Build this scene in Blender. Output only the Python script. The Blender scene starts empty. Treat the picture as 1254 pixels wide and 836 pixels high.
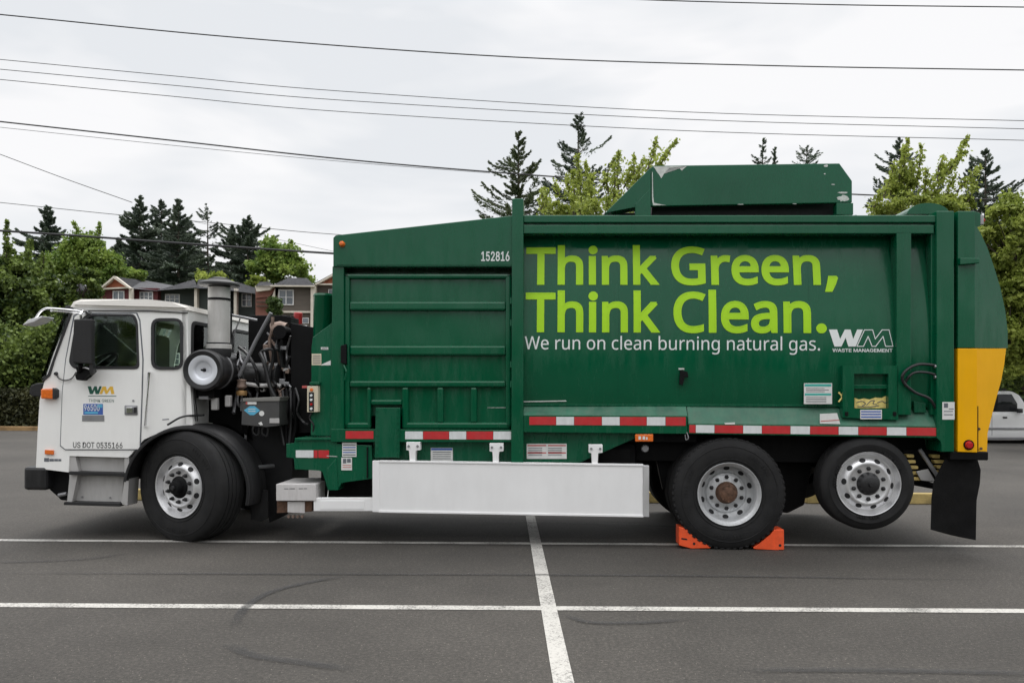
import bpy, bmesh, math, random
import numpy as np
from mathutils import Vector, Matrix
S = bpy.context.scene
R = math.radians
# ------------------------------------------------------------------ camera
F, HX, HY, CH, ROLL = 1000.0, 627.0, 476.5, 1.5, 0.0064
cd = bpy.data.cameras.new('camera'); cam = bpy.data.objects.new('camera', cd); S.collection.objects.link(cam)
cd.sensor_width = 36; cd.lens = 36 * F / 1254; cd.shift_y = (HY - 418) / 1254
cd.clip_start = .05; cd.clip_end = 3000
cam.location = (0, 0, CH)
cam.rotation_euler = (Matrix.Rotation(R(90), 3, 'X') @ Matrix.Rotation(ROLL, 3, 'Z')).to_euler()
S.camera = cam
# ------------------------------------------------------------------ sky and light
SUN_EL, SUN_AZ = R(70), R(15)      # high, veiled, just beyond the truck
W = bpy.data.worlds.new('World'); S.world = W; W.use_nodes = True
wn, wl = W.node_tree.nodes, W.node_tree.links
wn.clear()
def N(tree, typ, **kw):
    n = tree.nodes.new(typ)
    for k, v in kw.items():
        if k in n.inputs.keys() if isinstance(k, str) else False: n.inputs[k].default_value = v
        else: setattr(n, k, v)
    return n
wt = W.node_tree
out = N(wt, 'ShaderNodeOutputWorld'); bg = N(wt, 'ShaderNodeBackground'); bg.inputs['Strength'].default_value = 1.0
sky = N(wt, 'ShaderNodeTexSky'); sky.sky_type = 'NISHITA'; sky.sun_disc = False
sky.sun_elevation = SUN_EL; sky.sun_rotation = SUN_AZ
ssc = N(wt, 'ShaderNodeVectorMath'); ssc.operation = 'SCALE'; ssc.inputs['Scale'].default_value = 0.10
wl.new(sky.outputs[0], ssc.inputs[0])
tc = N(wt, 'ShaderNodeTexCoord'); sep = N(wt, 'ShaderNodeSeparateXYZ'); wl.new(tc.outputs['Generated'], sep.inputs[0])
mp = N(wt, 'ShaderNodeMapping'); mp.inputs['Scale'].default_value = (1.6, 1.6, 5.5); mp.inputs['Rotation'].default_value = (0, R(5), 0)
wl.new(tc.outputs['Generated'], mp.inputs[0])
no = N(wt, 'ShaderNodeTexNoise'); no.inputs['Scale'].default_value = 1.7; no.inputs['Detail'].default_value = 4; no.inputs['Roughness'].default_value = .5
no.inputs['Distortion'].default_value = .3
wl.new(mp.outputs[0], no.inputs['Vector'])
cr = N(wt, 'ShaderNodeValToRGB')
cr.color_ramp.elements[0].position = .40; cr.color_ramp.elements[0].color = (.575, .59, .61, 1)
cr.color_ramp.elements[1].position = .57; cr.color_ramp.elements[1].color = (.69, .687, .692, 1)
wl.new(no.outputs['Fac'], cr.inputs[0])
el = N(wt, 'ShaderNodeMapRange'); el.inputs[1].default_value = .42; el.inputs[2].default_value = 1.0; el.inputs[3].default_value = 1.0; el.inputs[4].default_value = 3.3
wl.new(sep.outputs['Z'], el.inputs[0])
sc2 = N(wt, 'ShaderNodeVectorMath'); sc2.operation = 'SCALE'; wl.new(cr.outputs[0], sc2.inputs[0]); wl.new(el.outputs[0], sc2.inputs['Scale'])
mx = N(wt, 'ShaderNodeMix'); mx.data_type = 'RGBA'; mx.inputs[0].default_value = .97
wl.new(ssc.outputs[0], mx.inputs[6]); wl.new(sc2.outputs[0], mx.inputs[7])
wl.new(mx.outputs[2], bg.inputs[0]); wl.new(bg.outputs[0], out.inputs[0])
sl = bpy.data.lights.new('sun', 'SUN'); sl.energy = 1.2; sl.angle = R(25); sl.color = (1, .97, .93)
so = bpy.data.objects.new('sun', sl); S.collection.objects.link(so)
sd = Vector((math.sin(SUN_AZ) * math.cos(SUN_EL), math.cos(SUN_AZ) * math.cos(SUN_EL), math.sin(SUN_EL)))
so.rotation_euler = sd.to_track_quat('Z', 'Y').to_euler()
S.view_settings.view_transform = 'Standard'; S.view_settings.look = 'None'; S.view_settings.gamma = 1; S.view_settings.exposure = 0.50
S.render.engine = 'CYCLES'; S.cycles.use_denoising = True; S.cycles.max_bounces = 8; S.cycles.transparent_max_bounces = 12
# ------------------------------------------------------------------ measuring
def ray(px, py):
    u, v = px - HX, HY - py
    return (u - v * ROLL) / F, (v + u * ROLL) / F
def W_at(px, py, D):             # world point at distance D along the view
    a, b = ray(px, py); return Vector((a * D, D, CH + b * D))
def G_at(px, py):                # where the pixel meets the ground
    a, b = ray(px, py); t = -CH / b; return Vector((a * t, t, 0))
def X_at(px, D, py=476): return W_at(px, py, D).x
def Z_at(px, py, D): return W_at(px, py, D).z
TH = R(2.6)
O = G_at(892, 673); O.z = 0
EX = Vector((math.cos(TH), -math.sin(TH), 0)); EY = Vector((math.sin(TH), math.cos(TH), 0))
def L(px, py, y=0.0):            # truck-local (x, z) of a photo point lying on the truck plane at depth y
    a, b = ray(px, py)
    t = (y + O.dot(EY)) / (a * EY.x + EY.y)
    p = Vector((a * t, t, 0)) - O
    return p.dot(EX), CH + b * t
# ------------------------------------------------------------------ materials
MATS = {}
def srgb(c): return tuple(((x / 255) / 12.92 if x <= 10 else ((x / 255 + .055) / 1.055) ** 2.4) for x in c)
def mat(name, col, rough=.5, metal=0, var=.12, vscale=3.0, bump=0, bscale=40, dirt=0, dirtcol=(.12, .11, .095), coat=0, spec=.5, emit=0, wave=0, dscale=1.5):
    if name in MATS: return MATS[name]
    m = bpy.data.materials.new(name); m.use_nodes = True; t = m.node_tree; n = t.nodes; l = t.links
    b = n['Principled BSDF']; b.inputs['Roughness'].default_value = rough; b.inputs['Metallic'].default_value = metal
    b.inputs['Specular IOR Level'].default_value = spec
    b.inputs['Coat Weight'].default_value = coat; b.inputs['Coat Roughness'].default_value = .08
    tc = n.new('ShaderNodeTexCoord'); g = n.new('ShaderNodeTexNoise'); g.inputs['Scale'].default_value = vscale; g.inputs['Detail'].default_value = 6
    l.new(tc.outputs['Object'], g.inputs['Vector'])
    r = n.new('ShaderNodeValToRGB'); r.color_ramp.elements[0].position = .3; r.color_ramp.elements[1].position = .7
    r.color_ramp.elements[0].color = (*[c * (1 - var) for c in col], 1); r.color_ramp.elements[1].color = (*[min(1, c * (1 + var)) for c in col], 1)
    l.new(g.outputs['Fac'], r.inputs[0]); last = r.outputs[0]
    if dirt:
        mp = n.new('ShaderNodeMapping'); mp.inputs['Scale'].default_value = (dscale * 3, dscale * 3, dscale * .6); l.new(tc.outputs['Object'], mp.inputs[0])
        d = n.new('ShaderNodeTexNoise'); d.inputs['Scale'].default_value = 2.5; d.inputs['Detail'].default_value = 9; d.inputs['Roughness'].default_value = .65; l.new(mp.outputs[0], d.inputs['Vector'])
        dr = n.new('ShaderNodeMapRange'); dr.inputs[1].default_value = .42; dr.inputs[2].default_value = .8; dr.inputs[4].default_value = dirt; l.new(d.outputs['Fac'], dr.inputs[0])
        mxx = n.new('ShaderNodeMix'); mxx.data_type = 'RGBA'; l.new(dr.outputs[0], mxx.inputs[0]); l.new(last, mxx.inputs[6]); mxx.inputs[7].default_value = (*dirtcol, 1); last = mxx.outputs[2]
        rr = n.new('ShaderNodeMapRange'); rr.inputs[3].default_value = rough; rr.inputs[4].default_value = min(1, rough + .35); rr.inputs[2].default_value = max(dirt, .01); l.new(dr.outputs[0], rr.inputs[0]); l.new(rr.outputs[0], b.inputs['Roughness'])
    l.new(last, b.inputs['Base Color'])
    if bump or wave:
        bp = n.new('ShaderNodeBump'); bp.inputs['Strength'].default_value = bump or wave; bp.inputs['Distance'].default_value = .01 if bump else .05
        bn = n.new('ShaderNodeTexNoise'); bn.inputs['Scale'].default_value = bscale if bump else 1.6; bn.inputs['Detail'].default_value = 5 if bump else 1; l.new(tc.outputs['Object'], bn.inputs['Vector'])
        l.new(bn.outputs['Fac'], bp.inputs['Height']); l.new(bp.outputs[0], b.inputs['Normal'])
        if coat and wave: l.new(bp.outputs[0], b.inputs['Coat Normal'])
    MATS[name] = m; return m
GREEN = mat('green_paint', (0.0, .084, .036), .14, var=.10, vscale=1.2, dirt=.06, dirtcol=(.01, .10, .05), spec=.42, wave=.25)
GREEN2 = mat('green_paint_dull', (0.0, .084, .038), .2, var=.12, vscale=1.5, dirt=.10, dirtcol=(.03, .12, .06), spec=.42, wave=.15)
LEDGE = mat('green_ledge', (.02, .12, .07), .5, var=.3, vscale=5, dirt=.7, dirtcol=(.13, .18, .14))
YEL = mat('yellow_paint', (.86, .43, .0), .35, var=.05, dirt=.10, dirtcol=(.4, .22, .02), spec=.25)
WHITE = mat('white_paint', (.88, .875, .85), .32, var=.02, dirt=.10, dirtcol=(.45, .43, .39), coat=.3, wave=.1)
ROOFW = mat('white_roof', (.86, .83, .78), .45, var=.03, dirt=.1, dirtcol=(.5, .45, .4))
GUARD = mat('guard_white', (.86, .855, .85), .42, wave=.12, var=.03, dirt=.09, dirtcol=(.42, .41, .39))
ALU = mat('aluminium', (.74, .74, .75), .30, .72, var=.05, vscale=8, dirt=.2, dirtcol=(.25, .24, .22))
RIMW = mat('rim_silver', (.62, .63, .64), .38, .55, var=.06, vscale=9, dirt=.35, dirtcol=(.2, .19, .17), dscale=4)
CHROME = mat('chrome', (.82, .82, .83), .14, 1, var=.02)
STEEL = mat('grey_steel', (.32, .32, .33), .45, .7, var=.15, vscale=8)
PLATE = mat('sheet_steel', (.50, .49, .48), .5, .35, var=.08, dirt=.3, dirtcol=(.3, .28, .25))
RUB = mat('tyre_rubber', (.014, .014, .0145), .78, var=.3, vscale=6, bump=.3, bscale=60, dirt=.22, dirtcol=(.055, .052, .048), dscale=3, spec=.3)
BLK = mat('black_metal', (.0045, .0045, .005), .5, var=.3, vscale=5, dirt=.12, dirtcol=(.02, .018, .016), spec=.15)
BLKP = mat('black_plastic', (.017, .017, .018), .55, var=.2, bump=.2, bscale=80, dirt=.25, dirtcol=(.05, .048, .045), spec=.35)
BLKG = mat('black_gloss', (.014, .014, .015), .3, var=.2, dirt=.15, dirtcol=(.05, .047, .044))
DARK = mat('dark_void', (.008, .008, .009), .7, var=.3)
RUST = mat('rust', (.105, .055, .033), .85, var=.45, vscale=18, bump=.6, bscale=60)
EXH = mat('exhaust_metal', (.22, .16, .13), .6, .5, var=.35, vscale=12)
AMB = mat('amber_lens', (.75, .16, .02), .2, var=.15, vscale=40, coat=.6)
REDL = mat('red_lens', (.45, .01, .012), .2, var=.1, coat=.6)
TR = mat('tape_red', (.52, .02, .025), .4, var=.08, vscale=15, dirt=.25, dirtcol=(.3, .1, .08), dscale=4)
TW = mat('tape_white', (.70, .72, .72), .4, var=.05, vscale=15, dirt=.3, dirtcol=(.4, .39, .37), dscale=4)
LIME = mat('lime_vinyl', (.38, .68, .02), .45, spec=.25, var=.05)
WVIN = mat('white_vinyl', (.75, .78, .77), .45, var=.03)
STK = mat('sticker_paper', (.70, .70, .68), .5, var=.05, vscale=20)
INK = mat('sticker_ink', (.12, .13, .15), .6)
INKR = mat('sticker_red_ink', (.5, .10, .09), .6)
INKB = mat('sticker_blue_ink', (.05, .12, .42), .5)
TEAL = mat('sticker_teal_ink', (.05, .42, .36), .5)
BLKT = mat('black_vinyl', (.02, .02, .022), .5)
GOLD = mat('gold_vinyl', (.75, .45, .05), .5)
DGRN = mat('dark_green_vinyl', (.005, .09, .055), .5)
BLUE = mat('blue_decal', (.10, .42, .62), .45)
CREAM = mat('cream_enamel', (.62, .56, .42), .45)
CHOCK = mat('chock_orange', (.85, .095, .02), .5, var=.1, vscale=20, dirt=.25, dirtcol=(.35, .08, .04), dscale=5)
ROPE = mat('yellow_rope', (.75, .60, .20), .8, var=.25, vscale=40)
CHIP = mat('bare_chip', (.55, .57, .54), .7, var=.15, vscale=30)
BEIGE = mat('box_beige', (.60, .58, .57), .5, var=.04, dirt=.35, dirtcol=(.25, .22, .2), dscale=3)
SEATM = mat('seat_fabric', (.20, .20, .21), .9)
def glass(name, tint, refl=.12):
    m = bpy.data.materials.new(name); m.use_nodes = True; t = m.node_tree; t.nodes.clear()
    o = t.nodes.new('ShaderNodeOutputMaterial'); tr = t.nodes.new('ShaderNodeBsdfTransparent'); tr.inputs[0].default_value = (*tint, 1)
    gl = t.nodes.new('ShaderNodeBsdfGlossy'); gl.inputs['Roughness'].default_value = .03; gl.inputs[0].default_value = (.9, .95, .93, 1)
    fr = t.nodes.new('ShaderNodeFresnel'); fr.inputs[0].default_value = 1.5
    ad = t.nodes.new('ShaderNodeMath'); ad.operation = 'ADD'; ad.inputs[1].default_value = refl
    mx = t.nodes.new('ShaderNodeMixShader'); t.links.new(fr.outputs[0], ad.inputs[0]); t.links.new(ad.outputs[0], mx.inputs[0]); t.links.new(tr.outputs[0], mx.inputs[1]); t.links.new(gl.outputs[0], mx.inputs[2]); t.links.new(mx.outputs[0], o.inputs[0])
    return m
GLASS = glass('cab_glass', (.90, .96, .92), .0)
HGLASS = mat('house_glass', (.10, .12, .14), .08, var=.4, vscale=1.5, coat=.5)
# ------------------------------------------------------------------ mesh helpers
def link(o, parent=None):
    S.collection.objects.link(o)
    if parent is not None: o.parent = parent
    return o
def finish(name, bm, m, parent=None, smooth=False, recalc=True):
    if recalc: bmesh.ops.recalc_face_normals(bm, faces=bm.faces)
    me = bpy.data.meshes.new(name); bm.to_mesh(me); bm.free()
    if smooth:
        me.polygons.foreach_set('use_smooth', [True] * len(me.polygons)); me.set_sharp_from_angle(angle=R(38))
    me.materials.append(m)
    return link(bpy.data.objects.new(name, me), parent)
def empty(name, parent=None, loc=(0, 0, 0), rz=0):
    o = bpy.data.objects.new(name, None); o.empty_display_size = .1; o.location = loc; o.rotation_euler = (0, 0, rz); return link(o, parent)
def tag(o, label=None, cat=None, group=None, kind=None):
    if label: o['label'] = label
    if cat: o['category'] = cat
    if group: o['group'] = group
    if kind: o['kind'] = kind
    return o
def rnd_poly(pts, r, n=4):
    if not r: return pts
    res = []; k = len(pts)
    for i in range(k):
        p0, p, p1 = Vector(pts[i - 1]), Vector(pts[i]), Vector(pts[(i + 1) % k])
        a, b = p0 - p, p1 - p; d = min(r, a.length * .45, b.length * .45)
        s, e = p + a.normalized() * d, p + b.normalized() * d
        for j in range(n + 1):
            t = j / n; res.append(tuple(s * (1 - t) ** 2 + p * 2 * t * (1 - t) + e * t * t))
    return res
def prism_bm(bm, front, back, bev=0, seg=2):
    vf = [bm.verts.new(p) for p in front]; vb = [bm.verts.new(p) for p in back]; n = len(vf)
    fs = [bm.faces.new(vf), bm.faces.new(vb[::-1])]
    for i in range(n): fs.append(bm.faces.new((vf[i], vb[i], vb[(i + 1) % n], vf[(i + 1) % n])))
    if bev:
        es = {e for f in fs for e in f.edges}
        bmesh.ops.bevel(bm, geom=list(es), offset=bev, segments=seg, affect='EDGES', clamp_overlap=True, profile=.5)
def slab(name, pts, y0, y1, m, parent, bev=.004, rnd=0, plane=None, holes=(), smooth=None):
    """traced outline on the truck plane, given real thickness y0..y1"""
    pl = y0 if plane is None else plane
    P = rnd_poly([L(a, b, pl) for a, b in pts], rnd)
    bm = bmesh.new()
    if holes:
        loops = [P] + [rnd_poly([L(a, b, pl) for a, b in h], rr) for h, rr in holes]
        es = []
        for lp in loops:
            vs = [bm.verts.new((x, y0, z)) for x, z in lp]
            es += [bm.edges.new((vs[i - 1], vs[i])) for i in range(len(vs))]
        r = bmesh.ops.triangle_fill(bm, edges=es, use_beauty=True)
        fs = [g for g in bm.faces]
        ex = bmesh.ops.extrude_face_region(bm, geom=fs)
        for v in [g for g in ex['geom'] if isinstance(g, bmesh.types.BMVert)]: v.co.y = y1
    else:
        prism_bm(bm, [(x, y0, z) for x, z in P], [(x, y1, z) for x, z in P], bev)
    return finish(name, bm, m, parent, smooth=bool(rnd) if smooth is None else smooth)
def rect(name, x0, z0, x1, z1, y0, y1, m, parent, bev=.004, **k):
    return slab(name, [(x0, z0), (x1, z0), (x1, z1), (x0, z1)], y0, y1, m, parent, bev, **k)
def box_bm(bm, a, b, bev=0):
    x0, y0, z0 = a; x1, y1, z1 = b
    prism_bm(bm, [(x0, y0, z0), (x1, y0, z0), (x1, y0, z1), (x0, y0, z1)], [(x0, y1, z0), (x1, y1, z0), (x1, y1, z1), (x0, y1, z1)], bev)
def box(name, a, b, m, parent=None, bev=.006):
    bm = bmesh.new(); box_bm(bm, a, b, bev); return finish(name, bm, m, parent)
def lathe_bm(bm, prof, c=(0, 0, 0), seg=48, axis='Y', a0=0, a1=2 * math.pi):
    full = abs(a1 - a0 - 2 * math.pi) < 1e-6; rings = []
    for i in range(seg if full else seg + 1):
        a = a0 + (a1 - a0) * i / seg; ca, sa = math.cos(a), math.sin(a)
        if axis == 'Y': rings.append([bm.verts.new((c[0] + r * ca, c[1] + h, c[2] + r * sa)) for r, h in prof])
        else: rings.append([bm.verts.new((c[0] + r * ca, c[1] + r * sa, c[2] + h)) for r, h in prof])
    k = len(rings)
    for i in range(k if full else k - 1):
        A, B = rings[i], rings[(i + 1) % k]
        for j in range(len(prof) - 1): bm.faces.new((A[j], A[j + 1], B[j + 1], B[j]))
    bmesh.ops.remove_doubles(bm, verts=bm.verts, dist=1e-5)
def lathe(name, prof, c, m, parent, seg=48, axis='Y', **k):
    bm = bmesh.new(); lathe_bm(bm, prof, c, seg, axis, **k); return finish(name, bm, m, parent, smooth=True)
def tube_bm(bm, pts, r, seg=8):
    pts = [Vector(p) for p in pts]; n = len(pts); rs = r if isinstance(r, (list, tuple)) else [r] * n; prev = None; ref = None
    for i, p in enumerate(pts):
        d = (pts[min(i + 1, n - 1)] - pts[max(i - 1, 0)]).normalized()
        if ref is None: ref = Vector((0, 0, 1)) if abs(d.z) < .9 else Vector((1, 0, 0))
        u = d.cross(ref).normalized(); v = d.cross(u).normalized(); ref = v.cross(d) if False else ref
        ring = [bm.verts.new(p + (u * math.cos(2 * math.pi * k / seg) + v * math.sin(2 * math.pi * k / seg)) * rs[i]) for k in range(seg)]
        if prev:
            for k in range(seg): bm.faces.new((prev[k], prev[(k + 1) % seg], ring[(k + 1) % seg], ring[k]))
        else: bm.faces.new(ring[::-1])
        prev = ring
    bm.faces.new(prev)
def smoothpts(pts, n=6):
    P = [Vector(p) for p in pts]; P = [P[0] * 2 - P[1]] + P + [P[-1] * 2 - P[-2]]; o = []
    for i in range(1, len(P) - 2):
        for j in range(n):
            t = j / n; a, b, c, d = P[i - 1:i + 3]
            o.append(.5 * ((2 * b) + (c - a) * t + (2 * a - 5 * b + 4 * c - d) * t * t + (3 * b - a - 3 * c + d) * t ** 3))
    return o + [P[-2]]
def tube(name, pts, r, m, parent=None, seg=8, sm=0):
    bm = bmesh.new(); tube_bm(bm, smoothpts(pts, sm) if sm else pts, r, seg); return finish(name, bm, m, parent, smooth=True)
def hose(name, pp, r, m, parent, sm=6, seg=8):        # list of (px, py, y)
    return tube(name, [(lambda q: (q[0], y, q[1]))(L(a, b, y)) for a, b, y in pp], r, m, parent, seg, sm)
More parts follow.
